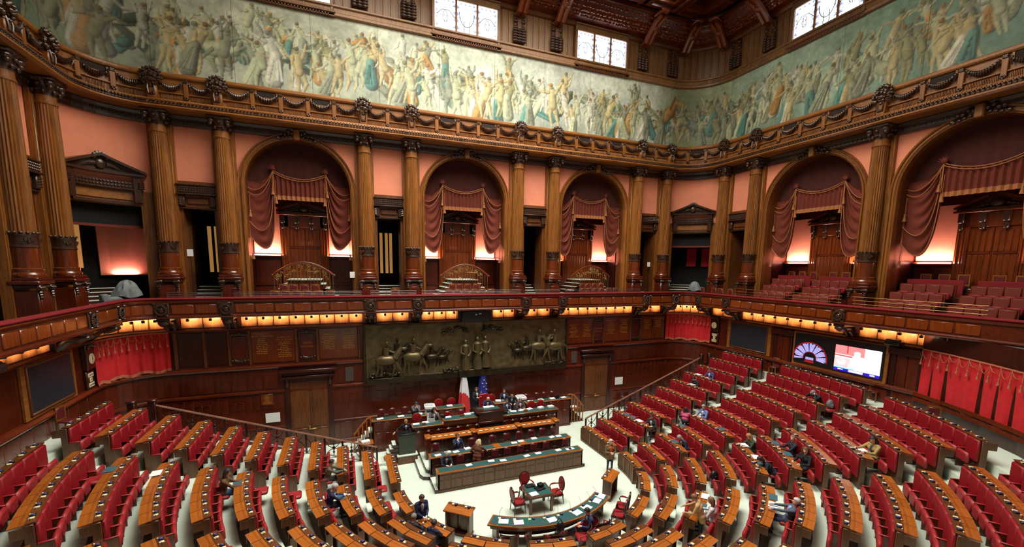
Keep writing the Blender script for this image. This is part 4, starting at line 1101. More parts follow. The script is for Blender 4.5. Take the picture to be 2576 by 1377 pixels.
tag(MB().box(-11.15, -10.47, -.56, -.53, 1.66, 2.17, bev=.01).obj('notice_sheet', white), 'white printed notice sheet on the dark wall left of the left door', 'notice')
tag(MB().box(10.76, 11.42, -.56, -.53, 1.70, 2.24, bev=.01).obj('notice_sheet', white), 'white printed notice sheet on the dark wall right of the right door', 'notice')
pb = tag(MB().box(-11.3, -10.74, -.56, -.53, 2.62, 3.22, bev=.01).obj('wall_plaque', lacq), 'small wooden wall plaque with gilt lines above the white notice', 'plaque')
mb = MB(); rnd = random.Random(4)
for j in range(8): w_ = rnd.uniform(.15, .42); mb.box(-11.02-w_/2, -11.02+w_/2, -.565, -.56, 3.12-.06*j, 3.14-.06*j)
mb.obj('gilt_script', gold, pb, smooth=False)
for u in (-6.95, 7.35): S(MB().box(u-.22, u+.22, -.56, -.5, 3.55, 4.35, bev=.02).obj('trim_grille', greyp))
# bronze relief: generic riders at both ends, three robed figures in the middle
rel = thing('bronze_relief', 'long bronze wall relief with horsemen and three robed figures', 'relief', (.22, -.70, 3.4))
mb = MB(); rs = np.random.RandomState(3)
def relf(a, b):
    x = -6.3+12.6*a; z = .3+2.98*b
    dn = mnoise.noise((x*1.1, z*1.5, 0))*.05+mnoise.noise((x*3.2, z*3.5, 5))*.035+(.16*max(0, 1-b*4)*(.7+.6*mnoise.noise((x*2, 0, 9))))
    return (x, -.02-max(dn, -.04), z)
mb.grid(relf, 190, 46); mb.obj('relief_ground', bronze, rel)
MB().box(-6.3, 6.3, -.22, .05, -.04, .32, bev=.02).box(-1.05, 1.05, -.42, .05, -.04, .42, bev=.03).box(-6.3, -4.2, -.32, .05, -.04, .28, bev=.02).box(4.7, 6.3, -.32, .05, .0, .5, bev=.02).obj('relief_base', bronzed, rel)
MB().box(-6.4, 6.4, -.12, .05, 3.26, 3.36, bev=.02).box(-6.42, -6.28, -.1, .05, 0, 3.3, bev=.02).box(6.28, 6.42, -.1, .05, 0, 3.3, bev=.02).obj('relief_frame', bronzed, rel)
def rfig(x, z, h, name, robe=True):
    m = MB(); y = -.3
    if robe:
        m.lathe([(.26*h/1.9, 0), (.24*h/1.9, .3), (.18*h/1.9, .9*h/1.9), (.21*h/1.9, 1.3*h/1.9), (.24*h/1.9, 1.5*h/1.9), (.09, 1.62*h/1.9)], 14)
        for q in range(9): a = math.pi+math.pi*q/8; m.tube([(.25*math.cos(a)*h/1.9, .25*math.sin(a)*h/1.9, 0), (.17*math.cos(a)*h/1.9, .17*math.sin(a)*h/1.9, h*.5)], .03, 5)
    m.ell((0, 0, h*.92), (.1,.12,.14), 10, 8); m.tube([(-.24,0,h*.78), (-.3,-.12,h*.58), (-.1,-.25,h*.52)], .06, 6); m.tube([(.24,0,h*.78), (.3,-.1,h*.58), (.12,-.22,h*.46)], .06, 6)
    o = m.obj(name, bronze, rel); o.location = (x, y, z); return o
rfig(-.62, .42, 1.85, 'robed_figure'); rfig(.12, .42, 2.0, 'robed_figure'); rfig(.62, .5, 1.95, 'robed_figure')
def rrider(x, z, s, f, d):
    m = MB(); y = -.22*d
    P = lambda a, b: (f*a*s, y, b*s)
    m.ell(P(0, 1.0), (.62*s, .26, .30*s), 12, 8); m.tube([P(.45, 1.1), P(.72, 1.5), P(.85, 1.72)], [.22*s,.16*s,.11*s], 8); m.ell(P(.98, 1.62), (.22*s,.1,.11*s), 8, 6)
    for a, b in ((-.45, -.62), (-.36, -.3), (.42, .3), (.5, .78)): m.tube([P(a, .9), P((a+b)/2+.06, .5), P(b, .02 if a < .45 else .35)], [.13*s,.075*s,.05*s], 6)
    m.tube([P(-.6, 1.1), P(-.85, .95), P(-.92, .55)], [.07*s,.06*s,.03*s], 6)
    m.tube([P(-.02, 1.2), P(.0, 1.72)], [.17*s,.19*s], 8); m.ell(P(.04, 1.98), (.1*s,.1,.13*s), 8, 6); m.tube([P(0, 1.66), P(.25, 1.5), P(.42, 1.42)], .06*s, 6); m.tube([P(0, 1.25), P(.2, .95), P(.16, .6)], [.11*s,.09*s,.06*s], 6)
    o = m.obj('mounted_figure', bronze if d > .6 else bronzed, rel); o.location = (x, 0, z)
for x, z, s, f, d in [(-5.2,.32,.98,1,1.2),(-3.7,.42,.98,1,.9),(-4.6,.8,.8,1,.4),(-2.6,.6,.7,1,.3),(-2.0,.7,.55,1,.2),(5.4,.5,1.02,-1,1.2),(4.3,.6,.98,1,.9),(3.5,.7,.75,-1,.4),(2.9,.75,.6,-1,.25)]: rrider(x, z, s, f, d)
m = MB(); rs = np.random.RandomState(8)
for q in range(70):
    x = rs.uniform(-1, 1); x = -5.2+x*.9 if q < 30 else (5.5+x*.7 if q < 55 else -1.5+x*.4)
    m.ell((x, -.2-rs.uniform(0, .12), .36+rs.uniform(0, .22)), (rs.uniform(.06,.16), .1, rs.uniform(.04,.1)), 6, 4)
o = m.obj('bronze_rocks', bronzed, rel); o['kind'] = 'stuff'
m = MB()
for q in range(46):
    s = 1 if q % 2 else -1; t = rs.uniform(.5, 1.9); m.ell((s*t, -.12, 3.0-.25*rs.rand()-.12*abs(t-1)), (rs.uniform(.08,.16), .08, rs.uniform(.05,.09)), 6, 4)
m.obj('bronze_leaves', bronzed, rel)
# dark camera housing under the balcony, over the relief
tag(MB().box(-.72, 1.02, -1.35, -.72, 6.72, 7.42, bev=.05).box(-.9, -.62, -1.2, -.75, 6.9, 7.44, bev=.03).box(.92, 1.2, -1.2, -.75, 6.9, 7.44, bev=.03).box(.1, .2, -1.42, -1.3, 7.15, 7.25, bev=.02, mi=1).box(.3, .45, -1.45, -1.3, 7.2, 7.27, bev=.02, mi=1).obj('camera_housing', [black, grey]), 'black projector and camera housing hanging over the bronze relief', 'camera')

# ================================================================== RED CURTAINS, CLOCKS, BOARDS, SCREEN
def wall_curtain(u0, u1, zt, zb, label, droop=None, pos=None):
    pos = pos or (lambda u, d, z: W(u, d, z))
    o = thing('red_curtain', label, 'curtain')
    L = u1-u0; n = int(L/.035)
    def fn(a, b):
        u = u0+L*a; f = math.sin(a*L*9.5)+.5*math.sin(a*L*21+1.3)+.35*math.sin(a*L*4.1)
        d = -.60-.045*f*(.35+.65*(1-b))
        z = zb+(zt-zb)*b+(.05*math.sin(a*math.pi*L/.62)*(1-b) if True else 0); return pos(u, d, z)
    mb = MB().grid(fn, n, 14); mb.obj('curtain_cloth', curt, o, ang=80)
    mb = MB().grid(lambda a, b: pos(u0+L*a, -.63-.045*(math.sin(a*L*9.5)+.5*math.sin(a*L*21+1.3)+.35*math.sin(a*L*4.1)), zb-.05+.14*b+.05*math.sin(a*math.pi*L/.62)), n, 1); mb.obj('curtain_fringe', tass, o, ang=80)
    mb = MB().grid(lambda a, b: pos(u0+L*a, -.66, zt-.02+.06*b), max(4, n//6), 1); mb.obj('curtain_pelmet', tass, o)
    k = max(2, round(L/.42)); 
    for i in range(k+1):
        u = u0+.08+(L-.16)*i/k
        m = MB().tube([pos(u, -.72, zt), pos(u+.02, -.74, zt-.25), pos(u, -.74, zt-.42)], .014, 5)
        m.M = Matrix.Translation(pos(u, -.74, zt-.62)); m.lathe([(.012,.2),(.03,.17),(.02,.13),(.045,.02),(.05,-.03)], 8); m.ell((0,0,.19), .03, 6, 4); m.M = None
        m.obj('tassel', tass, o)
        if i < k:
            v = u+(L-.16)/k; dr = .22 if i % 2 else .34
            MB().tube([pos(u+(v-u)*t, -.73, zt-.02-dr*4*t*(1-t)) for t in np.linspace(0, 1, 9)], .012, 5).obj('swag_cord', cord, o)
    return o
wall_curtain(-19.05, -14.95, 6.66, 4.82, 'long red curtain with gold tassels on the curved corner behind the left benches')
wall_curtain(14.98, 19.3, 6.72, 4.86, 'red curtain with tasselled cord in the far right corner above the stair rail')
# right-hand rear corner: the wall bends inwards there
RCP = [(X0+17.55*math.cos(R(a)), Y0-17.55*math.sin(R(a))) for a in (22.4, 27, 32, 37, 43, 50)]
def rc(u, d, z):
    t = max(0, min(len(RCP)-1.0001, u)); i = int(t); q = t-i
    a, b = Vector(RCP[i]), Vector(RCP[i+1]); p = a*(1-q)+b*q; T = (b-a).normalized(); nrm = Vector((-T.y, T.x))
    if nrm.x < 0: nrm = -nrm
    p = p+nrm*(d+.5); return (p.x, p.y, z)
mb = MB(); mb.grid(lambda a, b: rc(a*5, -.45, 7.5*b), 20, 1); mb.grid(lambda a, b: rc(a*5, -.6+.15*b, 4.7), 20, 1); S(mb.obj('wall_rear_right', mahogd, smooth=False))
mb = MB()
for z in (4.62, 4.4): mb.grid(lambda a, b: rc(a*5, -.62+.02*b, z+.16*b), 20, 1)
S(mb.obj('trim_rear_right', mahogx, smooth=False))
def rc2(u, d, z): p = rc(u/1.42, d+.12, z); return p
wall_curtain(.12, 6.4, 6.72, 4.62, 'large red curtain with gold tassels at the right picture edge', pos=rc2)
def clock(u, label, cl2, zc):
    o = thing('wall_clock', label, 'clock'); o.matrix_local = WM(u, -.5, 0)
    MB().box(-.34, .34, -.14, .06, zc-.45, zc+.62, bev=.03).obj('clock_case', mahogd, o)
    m = MB()
    for q in range(7): m.ell((-.27+.09*q, -.17, zc+.5+.07*math.sin(q*math.pi/6)), (.08,.07,.08), 7, 5)
    m.box(-.38, .38, -.18, .05, zc+.62, zc+.7, bev=.02); m.obj('carved_crest', carve, o)
    f = MB(); f.M = Matrix.Translation((0, -.15, zc)) @ Matrix.Rotation(math.pi/2, 4, 'X'); f.lathe([(.0,0),(.22,0),(.22,.02),(.2,.03),(0,.03)], 28); f.M = None; f.obj('clock_face', cream, o)
    MB().box(-.012, .012, -.19, -.182, zc-.15, zc+.02).box(-.01, .01, -.195, -.187, zc-.02, zc+.12).ell((0,-.19,zc), .02, 6, 4).obj('clock_hands', black, o)
    m = MB()
    for q in range(12): a = q*math.pi/6; m.box(.17*math.sin(a)-.008, .17*math.sin(a)+.008, -.184, -.18, zc+.17*math.cos(a)-.02, zc+.17*math.cos(a)+.02)
    m.obj('hour_marks', black, o)
    c = thing('wall_calendar', cl2, 'calendar'); c.matrix_local = WM(u, -.5, 0)
    MB().box(-.32, .32, -.06, .06, zc-1.28, zc-.5, bev=.02).obj('calendar_board', mahogd, c)
    for (tx, w_, z) in (('GIOVEDÌ', .42, zc-.68), ('18', .2, zc-.88), ('DICEMBRE', .42, zc-1.09)):
        p = MB().box(-w_/2, w_/2, -.08, -.05, z-.085, z+.085, bev=.01).obj('date_plate', cream, c)
        textmesh(tx, .085 if w_ > .3 else .13, black, 'date_lettering', p, TM(0, -.082, z) @ RX)
clock(-19.42, 'round cream wall clock in dark carved case beside the left red curtain', 'wooden calendar board with three cream plates under the left clock', 6.05)
clock(19.68, 'round cream wall clock in dark carved case beside the far right curtain', 'wooden calendar board with three cream plates under the right clock', 6.15)
def wall_board(u0, u1, label):
    c = (u0+u1)/2; w = (u1-u0)/2
    o = thing('display_board', label, 'display'); o.matrix_local = WM(c, -.5, 0)
    MB().box(-w-.3, w+.3, -.02, .05, 4.82, 6.66).obj('backing_panel', oakx, o)
    MB().box(-w-.07, -w, -.08, 0, 4.92, 6.6, bev=.02).box(w, w+.07, -.08, 0, 4.92, 6.6, bev=.02).box(-w-.07, w+.07, -.08, 0, 4.92, 5.0, bev=.02).box(-w-.07, w+.07, -.08, 0, 6.55, 6.62, bev=.02).obj('board_frame', oakd, o)
    MB().box(-w, w, -.05, -.02, 5.0, 6.55).obj('board_face', boardm, o)
wall_board(-23.35, -20.75, 'dark switched-off display board on the left wall beside the clock')
wall_board(21.05, 23.7, 'dark switched-off display board on the right wall beside the clock')
# side doors by the big screen
def side_door(u, w):
    global nd
    nd += 1
    d = S(MB().box(-w/2-.2, -w/2, -.08, .1, 3.4, 6.5, bev=.02).box(w/2, w/2+.2, -.08, .1, 3.4, 6.5, bev=.02).box(-w/2-.3, w/2+.3, -.2, .1, 6.3, 6.6, bev=.02).obj('door_%d' % nd, mahogd)); d.matrix_local = WM(u, -.46, 0)
    for s in (-1, 1): MB().box(min(s*.01, s*w/2), max(s*.01, s*w/2), -.03, .02, 3.5, 6.3, bev=.01).obj('door_leaf', mahog, d)
    MB().tube([(.06,-.05,4.6),(.06,-.1,4.62),(.1,-.1,4.54)], .02, 5).obj('door_handle', brass, d)
side_door(24.75, .8); side_door(30.85, .85)
# the big screen
scr = thing('big_screen', 'large lit wall screen with seating plan and video picture', 'screen'); scr.matrix_local = WM(27.8, -.55, 0)
MB().box(-2.35, 2.35, -.02, .08, 4.72, 6.64, bev=.02).obj('screen_surround', oakx, scr)
MB().box(-2.2, 2.2, -.10, -.02, 4.94, 6.58, bev=.01).obj('screen_casing', plain('screen_black', (24,25,28), .35), scr)
sc1 = glow('screen_lilac', (176,170,240), 1.0); sc2 = glow('screen_red', (150,16,30), .7); scb = glow('screen_blue', (40,24,160), 1.0)
cx, cz = -1.28, 5.28
m = MB(); mr = MB()
for j in range(9):
    r = .40+.055*j
    for i in range(44):
        a = math.pi*(-.06+1.12*(i+.5)/44)
        if (i % 6) == 5: continue
        if j == 8 and i % 5 == 0: continue
        x, z = cx+r*math.cos(a), cz+r*.94*math.sin(a); s = .5*r*math.pi*1.1/44*.92
        m.box(x-s, x+s, -.112, -.104, z-.019, z+.019)
for q in range(3): m.box(cx-.22, cx+.22, -.112, -.104, 5.28-.05*q, 5.31-.05*q)
m.obj('seating_plan', sc1, scr, smooth=False)['kind'] = 'stuff'
for i in range(40):
    a0, a1 = math.pi*(-.06+1.12*i/40), math.pi*(-.06+1.12*(i+1)/40)
    for r0, r1 in ((.885, .94), (.335, .37)):
        mr.add([(cx+r0*math.cos(a0), -.106, cz+r0*.94*math.sin(a0)), (cx+r1*math.cos(a0), -.106, cz+r1*.94*math.sin(a0)), (cx+r1*math.cos(a1), -.106, cz+r1*.94*math.sin(a1)), (cx+r0*math.cos(a1), -.106, cz+r0*.94*math.sin(a1))], [(3,2,1,0)])
mr.box(cx-.26, cx+.24, -.108, -.104, 5.02, 5.14); mr.obj('plan_outline', sc2, scr, smooth=False)
# video picture: a speaker at a bench, very bright
vm = bpy.data.materials.new('screen_video'); vm.use_nodes = True; nt = vm.node_tree; b = nt.nodes['Principled BSDF']; at = N(nt, 'ShaderNodeVertexColor', layer_name='Col')
nt.links.new(at.outputs[0], b.inputs['Emission Color']); b.inputs['Emission Strength'].default_value = 1.5; b.inputs['Base Color'].default_value = (0,0,0,1)
nu, nv = 110, 66; vx = np.linspace(0, 1, nu)[None, :].repeat(nv, 0); vz = np.linspace(0, 1, nv)[:, None].repeat(nu, 1)
im = np.zeros((nv, nu, 3)); im[:] = (255, 130, 130); im[vx > .66] = (250, 250, 255)
im[(vz < .66) & (vx < .72)] = (255, 225, 222); im[(vz < .62) & (vz > .58) & (vx < .4)] = (190, 70, 80); im[(vz < .52) & (vx < .36)] = (255, 190, 190); im[(vx > .27) & (vx < .3) & (vz > .72)] = (214, 40, 50)
for (ax, az, rx, rz_, c) in [(.16,.36,.1,.12,(255,246,244)),(.14,.42,.05,.08,(250,200,196)),(.52,.2,.19,.4,(255,255,255)),(.5,.7,.075,.13,(255,214,206)),(.5,.78,.07,.06,(240,240,240)),(.66,.36,.08,.2,(255,250,250))]:
    im[((vx-ax)/rx)**2+((vz-az)/rz_)**2 < 1] = c
im[vz < .115] = (44, 24, 170); im[(vz < .16) & (vz > .115) & (vx < .45)] = (150, 220, 250); im[(vz < .09) & (vz > .05) & (vx > .1) & (vx < .22)] = (255,255,255); im[(vz < .10) & (vz > .02) & (vx > .34) & (vx < .66)] = (255,255,255); im[(vz < .08) & (vz > .04) & (vx > .8) & (vx < .9)] = (255,255,255)
me = bpy.data.meshes.new('video_picture'); me.from_pydata([(.02+2.1*x, -.108, 4.97+1.32*z) for z in np.linspace(0, 1, nv) for x in np.linspace(0, 1, nu)], [], [(j*nu+i, j*nu+i+1, (j+1)*nu+i+1, (j+1)*nu+i) for j in range(nv-1) for i in range(nu-1)])
ca = me.color_attributes.new('Col', 'FLOAT_COLOR', 'POINT'); arr = np.ones((nv*nu, 4), np.float32); q = im.reshape(-1, 3)/255; arr[:, :3] = np.where(q <= .04045, q/12.92, ((q+.055)/1.055)**2.4); ca.data.foreach_set('color', arr.ravel()); me.materials.append(vm)
put(me, 'video_picture', scr)
pj = tag(MB().box(-.3, .3, -.25, .2, 6.72, 6.9, bev=.03).box(-.2, .2, -.32, .1, 6.9, 7.0, bev=.02).obj('projector', black), 'black projector under the balcony above the right end of the big screen', 'projector'); pj.matrix_local = WM(30.4, -.75, 0)
pj = tag(MB().box(-.4, .4, -.3, .2, 6.5, 6.75, bev=.04).ell((0,-.1,6.7), (.42,.3,.2), 10, 6).obj('covered_projector', plain('dark_wrap', (40,30,34), .4)), 'dark wrapped projector at the left picture edge above the display board', 'projector'); pj.matrix_local = WM(-26.3, -1.1, .5)
# ================================================================== ROSTRUM AND GOVERNMENT BENCHES
XC = .2
pl = S(MB().prism([(-4.0,-3.6),(-4.0,-6.0),(-3.9,-6.25),(-3.7,-6.35),(4.1,-6.35),(4.35,-6.1),(4.35,-3.6)], 0, .17).prism([(-3.62,-6.3),(-3.62,-7.66),(3.98,-7.66),(3.98,-6.3)], 0, .169).prism([(-3.7,-3.6),(-3.7,-5.9),(-3.6,-6.05),(3.9,-6.05),(4.05,-5.9),(4.05,-3.6)], .17, .34).obj('floor_platform', carpet, smooth=False))
MB().prism([(-4.03,-3.6),(-4.03,-6.02),(-3.92,-6.28),(-3.7,-6.39),(4.1,-6.39),(4.38,-6.12),(4.38,-3.6)], 0, .14).prism([(-3.65,-6.3),(-3.65,-7.69),(4.01,-7.69),(4.01,-6.3)], 0, .14).prism([(-3.73,-3.6),(-3.73,-5.92),(-3.62,-6.08),(3.92,-6.08),(4.08,-5.92),(4.08,-3.6)], .17, .31).obj('platform_edge', mahogd, pl, smooth=False)
fr_ = S(MB().prism([(-5.85,-.5),(-5.85,-2.3),(-3.95,-2.3),(-3.95,-3.5),(4.3,-3.5),(4.3,-2.3),(6.05,-2.3),(6.05,-.5)], .96, 1.0).obj('floor_rostrum', carpet, smooth=False)); MB().prism([(-5.85,-.5),(-5.85,-2.3),(-3.95,-2.3),(-3.95,-3.5),(4.3,-3.5),(4.3,-2.3),(6.05,-2.3),(6.05,-.5)], .0, .96).obj('rostrum_skirt', mahog, fr_, smooth=False)
def long_desk(name, label, x0, x1, y0, y1, zf, zt, n, fm, group=None, cat='desk', baize=True, gaps=(), ztop=None):
    o = thing(name, label, cat, ((x0+x1)/2, (y0+y1)/2, zf), 0, group); hw = (x1-x0)/2; hd = (y1-y0)/2; H = zt-zf
    MB().box(-hw, hw, -hd, -hd+.06, 0, H-.05).box(-hw, -hw+.06, -hd, hd, 0, H-.05).box(hw-.06, hw, -hd, hd, 0, H-.05).box(-hw-.02, hw+.02, -hd-.03, -hd+.06, 0, .12, bev=.01).obj('desk_body', fm, o)
    w = (2*hw-.1)/n
    pm = MB().box(-w/2+.03, w/2-.03, -.02, .02, .16, H*.60, bev=.012).mesh('front_panel', fm); pm2 = MB().box(-w/2+.03, w/2-.03, -.02, .02, H*.66, H-.12, bev=.012).mesh('front_panel', fm)
    for i in range(n): put(pm, 'front_panel', o, TM(-hw+.05+w*(i+.5), -hd, 0)); put(pm2, 'front_panel', o, TM(-hw+.05+w*(i+.5), -hd, 0))
    MB().box(-hw-.03, hw+.03, -hd-.04, hd, H-.05, H, bev=.012).obj('desk_top', desk, o)
    if baize: MB().box(-hw+.06, hw-.06, -hd+.06, hd-.05, H, H+.006).obj('baize', dkgreen, o)
    for g in gaps: MB().box(g-.18, g+.18, -hd, hd, H, H+.012, bev=.003).obj('desk_insert', desk, o)
    return o
gb1 = long_desk('government_bench', 'long panelled government bench at the front of the rostrum, green baize top', -3.49, 3.86, -7.68, -7.14, 0, .93, 14, deskr)
gb2 = long_desk('government_bench', 'long green-topped government bench in the second row under the rostrum', -3.58, 3.87, -6.42, -5.9, .17, 1.1, 14, mahogd, gaps=(1.05, -.35))
# reporters' counter below the presidency
st = thing('reporters_counter', 'raised wooden counter with orange ledge behind the government benches', 'counter', (XC, -4.7, .34))
MB().box(-3.55, 3.55, -.12, .2, 0, 1.0).obj('counter_body', mahogd, st)
for i in range(28): x = -3.4+6.8*i/27; put(MB().box(x-.09, x+.09, -.15, -.1, .55, .9, bev=.015).mesh('counter_panel', mahog), 'counter_panel', st)
mb = MB()
for i in range(40): mb.ell((-3.4+6.8*i/39, -.15, .93), (.06,.04,.04), 6, 4)
mb.obj('carved_swags', carve, st)
for a, b in ((-3.5, -1.35), (-1.05, 1.2), (1.5, 3.5)):
    MB().add([(a,-.3,1.03),(b,-.3,1.03),(b,.2,1.10),(a,.2,1.10),(a,-.3,1.0),(b,-.3,1.0),(b,.2,1.0),(a,.2,1.0)], [(0,1,2,3),(0,4,5,1),(1,5,6,2),(2,6,7,3),(3,7,4,0)]).obj('counter_ledge', desk, st, smooth=False)
for x in (-3.6, -1.2, 1.35, 3.62): MB().box(x-.14, x+.14, -.28, .22, 0, 1.06, bev=.03).obj('counter_post', mahog, st); MB().box(x-.16, x+.16, -.3, .24, 1.06, 1.16, bev=.03).obj('post_cap', desk, st)
k_ = 0
for i in range(22):
    x = XC-3.3+.31*i
    if abs(x-XC+1.2) < .2 or abs(x-XC-1.35) < .2: continue
    o = tag(MB().box(-.09, .09, -.05, .05, 0, .012).obj('ledge_plate', cream), 'small cream card on the orange reporters ledge, %s from the lectern side' % ORD[k_], 'card', 'cards on the reporters ledge'); o.location = (x, -4.78, 1.418); k_ += 1
# main rostrum
ro = thing('president_rostrum', 'wide mahogany presidency rostrum with green desk tops facing the chamber', 'rostrum', (XC, -3.95, 0))
MB().box(-4.2, 4.15, 0, .1, .0, 1.72).box(-4.2, -4.1, 0, .6, 0, 1.72).box(4.05, 4.15, 0, .6, 0, 1.72).obj('rostrum_front', mahog, ro)
for i in range(15): x = -4.15+8.25*(i+.5)/15; put(MB().box(-.25, .25, -.03, .02, .55, 1.5, bev=.02).mesh('rostrum_panel', mahog), 'rostrum_panel', ro, TM(x, 0, 0))
mb = MB()
for i in range(16):
    x = -3.95+7.9*i/15; mb.box(x-.07, x+.07, -.06, 0, 1.44, 1.46, bev=.004); mb.ell((x, -.04, 1.5), (.035,.03,.03), 6, 4)
mb.obj('small_ornaments', cream, ro)
for nm, a, b, zt in (('desk_top', -4.25, -2.62, 1.76), ('desk_top', -2.62, -.72, 1.92), ('desk_top', .72, 4.2, 1.80)):
    MB().box(a, b, -.1, .55, zt-.05, zt, bev=.012).obj(nm, desk, ro); MB().box(a+.01, b-.01, -.05, .1, 1.6, zt-.06).obj('desk_fascia', mahog, ro, smooth=False); MB().box(a+.06, b-.06, -.04, .5, zt, zt+.006).obj('baize', dkgreen, ro)
MB().box(-.72, .72, -.14, .72, 1.3, 2.10, bev=.03).box(-.82, .82, -.2, .78, 2.1, 2.17, bev=.015).box(-.76, .76, -.2, -.1, 1.5, 1.62, bev=.02).obj('president_desk', mahogd, ro)
MB().box(-.6, .6, .1, .6, 2.17, 2.176).obj('baize', dkgreen, ro)
S(MB().box(-.75, 1.15, -3.1, -1.7, 1.0, 1.3).obj('floor_dais', carpet, smooth=False))
bl = long_desk('clerks_desk', 'long mahogany clerks desk in the back row left of the flags', -5.92, -3.02, -2.43, -1.95, 0, 1.76, 6, mahog)
br = long_desk('clerks_desk', 'long mahogany clerks desk in the back row right of the flags', 3.05, 6.1, -2.43, -1.95, 0, 1.78, 6, mahog)
long_desk('side_desk', 'small green-topped desk just left of the Italian flag', -2.3, -.62, -1.75, -1.2, 1.0, 1.78, 3, mahog)
long_desk('side_desk', 'small desk with white papers right of the European flag', 1.2, 2.85, -1.85, -1.35, 1.0, 1.78, 3, mahog)
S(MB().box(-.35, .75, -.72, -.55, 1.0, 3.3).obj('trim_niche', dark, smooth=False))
# dark green lectern with its step and the little stairs beside it
le = thing('lectern', 'dark green speakers lectern on a carpeted base left of the rostrum', 'lectern', (-4.35, -3.98, 0))
MB().box(-.5, .5, -.36, .4, 0, .40, bev=.02).obj('lectern_base', deskr, le); MB().box(-.52, .52, -.38, .42, .40, .47, bev=.02).obj('base_carpet', carpet, le)
MB().box(-.42, .42, -.26, .2, .47, 1.5, bev=.02).obj('lectern_body', lectg, le); MB().box(-.44, .44, -.28, .24, 1.5, 1.54, bev=.015).obj('lectern_top', black, le)
for x in (-.1, .12): MB().tube([(x,-.1,1.54),(x,-.14,1.66),(x+.03,-.2,1.7)], .012, 5).obj('microphone', black, le)
sp = thing('rostrum_stairs', 'narrow carpeted stairs beside the dark green lectern', 'stairs', (-5.2, -3.6, 0))
for i in range(5):
    MB().box(-.35+i*.13, .55, -.5+i*.0, .1, i*.2, i*.2+.17).obj('stair_block', mahogd, sp, smooth=False); MB().box(-.39+i*.13, -.2+i*.13, -.5, .1, i*.2+.17, i*.2+.2, bev=.01).obj('stair_tread', carpet, sp)
MB().box(-.62, -.1, -.62, .1, 0, .17, bev=.02).obj('low_step', carpet, sp)
for s, lb in ((-1, 'curved wooden stair rail at the left end of the rostrum'), (1, 'curved wooden stair rail at the right end of the rostrum')):
    x0 = XC+s*6.1
    o = thing('side_stairs', lb, 'railing', (x0, -2.1, 0))
    P = [(s*.95, 0, 1.0), (s*.6, 0, 1.45), (s*.25, 0, 1.82), (0, 0, 1.92), (-s*.25, 0, 1.92)]
    MB().tube(P, .045, 8).obj('handrail', desk, o)
    for q in range(5): x = s*(.92-.21*q); MB().box(x-.03, x+.03, -.03, .03, 0, 1.04+.22*q if q < 4 else 1.85, bev=.01).obj('baluster', desk, o)
    for q in range(5): MB().box(min(0, s*(.95-.19*q)), max(0, s*(.95-.19*q)), .05, .95, .2*q, .2*q+.17).obj('stair_block', mahogd, o, smooth=False); MB().box(min(s*(.95-.19*q), s*(.76-.19*q)), max(s*(.95-.19*q), s*(.76-.19*q)), .05, .95, .2*q+.17, .2*q+.2, bev=.008).obj('stair_tread', carpet, o)
# flags
def flag(x, y, z0, zt, stripes, label, stars=False):
    o = thing('flag', label, 'flag', (x, y, z0))
    MB().tube([(0,0,0), (0,0,zt-z0)], .018, 8).obj('flag_pole', oakd, o); MB().lathe([(.16,0),(.16,.04),(.03,.07)], 14).obj('flag_base', brass, o)
    MB().lathe([(.005,zt-z0+.16),(.03,zt-z0+.06),(.012,zt-z0)], 8).obj('finial', brass, o)
    H = zt-z0-.1; Hb = .22
    def fn(a, b):
        z = Hb+(H-Hb)*b; sp = .07+.34*(1-b)**.8; ang = a*2*math.pi; r = sp*(1+.22*math.sin(ang*5))
        return (.02+r*math.cos(ang)*.9, r*math.sin(ang)*.55, z-.12*(1-b)*math.sin(ang*2)**2+(.06*math.cos(ang)*(1-b)))
    m = MB().grid(fn, 40, 30); m.m = []
    for j in range(30):
        for i in range(40):
            t = j/30+.10*math.sin(i/40*2*math.pi+1)
            m.m.append(0 if len(stripes) == 1 else (2 if t < .33 else (1 if t < .70 else 0)))
    m.obj('flag_cloth', stripes, o, ang=80)
    if stars:
        for i, (a, b) in enumerate([(.72,.30),(.80,.36),(.66,.42),(.76,.50),(.84,.46),(.70,.58),(.78,.64),(.64,.34),(.86,.58),(.74,.22)]):
            p = fn(a, b); sm = MB(); pts = []
            for q in range(10): r = .055 if q % 2 == 0 else .022; pts.append((r*math.sin(q*math.pi/5), r*math.cos(q*math.pi/5)))
            sm.extr([(p[0]+u_, p[2]+v_) for u_, v_ in pts][::-1], p[1]-.05, p[1]-.03); sm.obj('star', cream, o, smooth=False)
fg, fw, frd, feu = plain('flag_green', (0,128,74), .8, var=.08), plain('flag_white', (232,234,236), .8), plain('flag_red', (206,44,48), .8, var=.08), plain('flag_blue', (34,44,140), .8, var=.08)
flag(-.5, -1.0, 1.0, 4.2, [fg, fw, frd], 'Italian tricolour flag on a pole behind the presidency')
flag(.68, -1.0, 1.0, 4.25, [feu], 'blue European flag with gold stars on a pole behind the presidency', True)
# copiers
for x, y, lb in ((-2.65, -1.3, 'white office copier standing behind the left clerks'), (3.05, -1.5, 'white office copier standing behind the right clerks')):
    o = thing('copier', lb, 'copier', (x, y, 1.0), R(-5))
    MB().box(-.27, .27, -.25, .25, 0, .78, bev=.02).obj('copier_body', grey, o); MB().box(-.31, .31, -.3, .28, .78, .95, bev=.03).obj('copier_head', white, o); MB().box(-.2, .2, -.27, -.24, .6, .7, bev=.01).obj('paper_tray', black, o); MB().box(-.25, .2, -.2, .2, .95, 1.0, bev=.02).obj('copier_lid', grey, o)
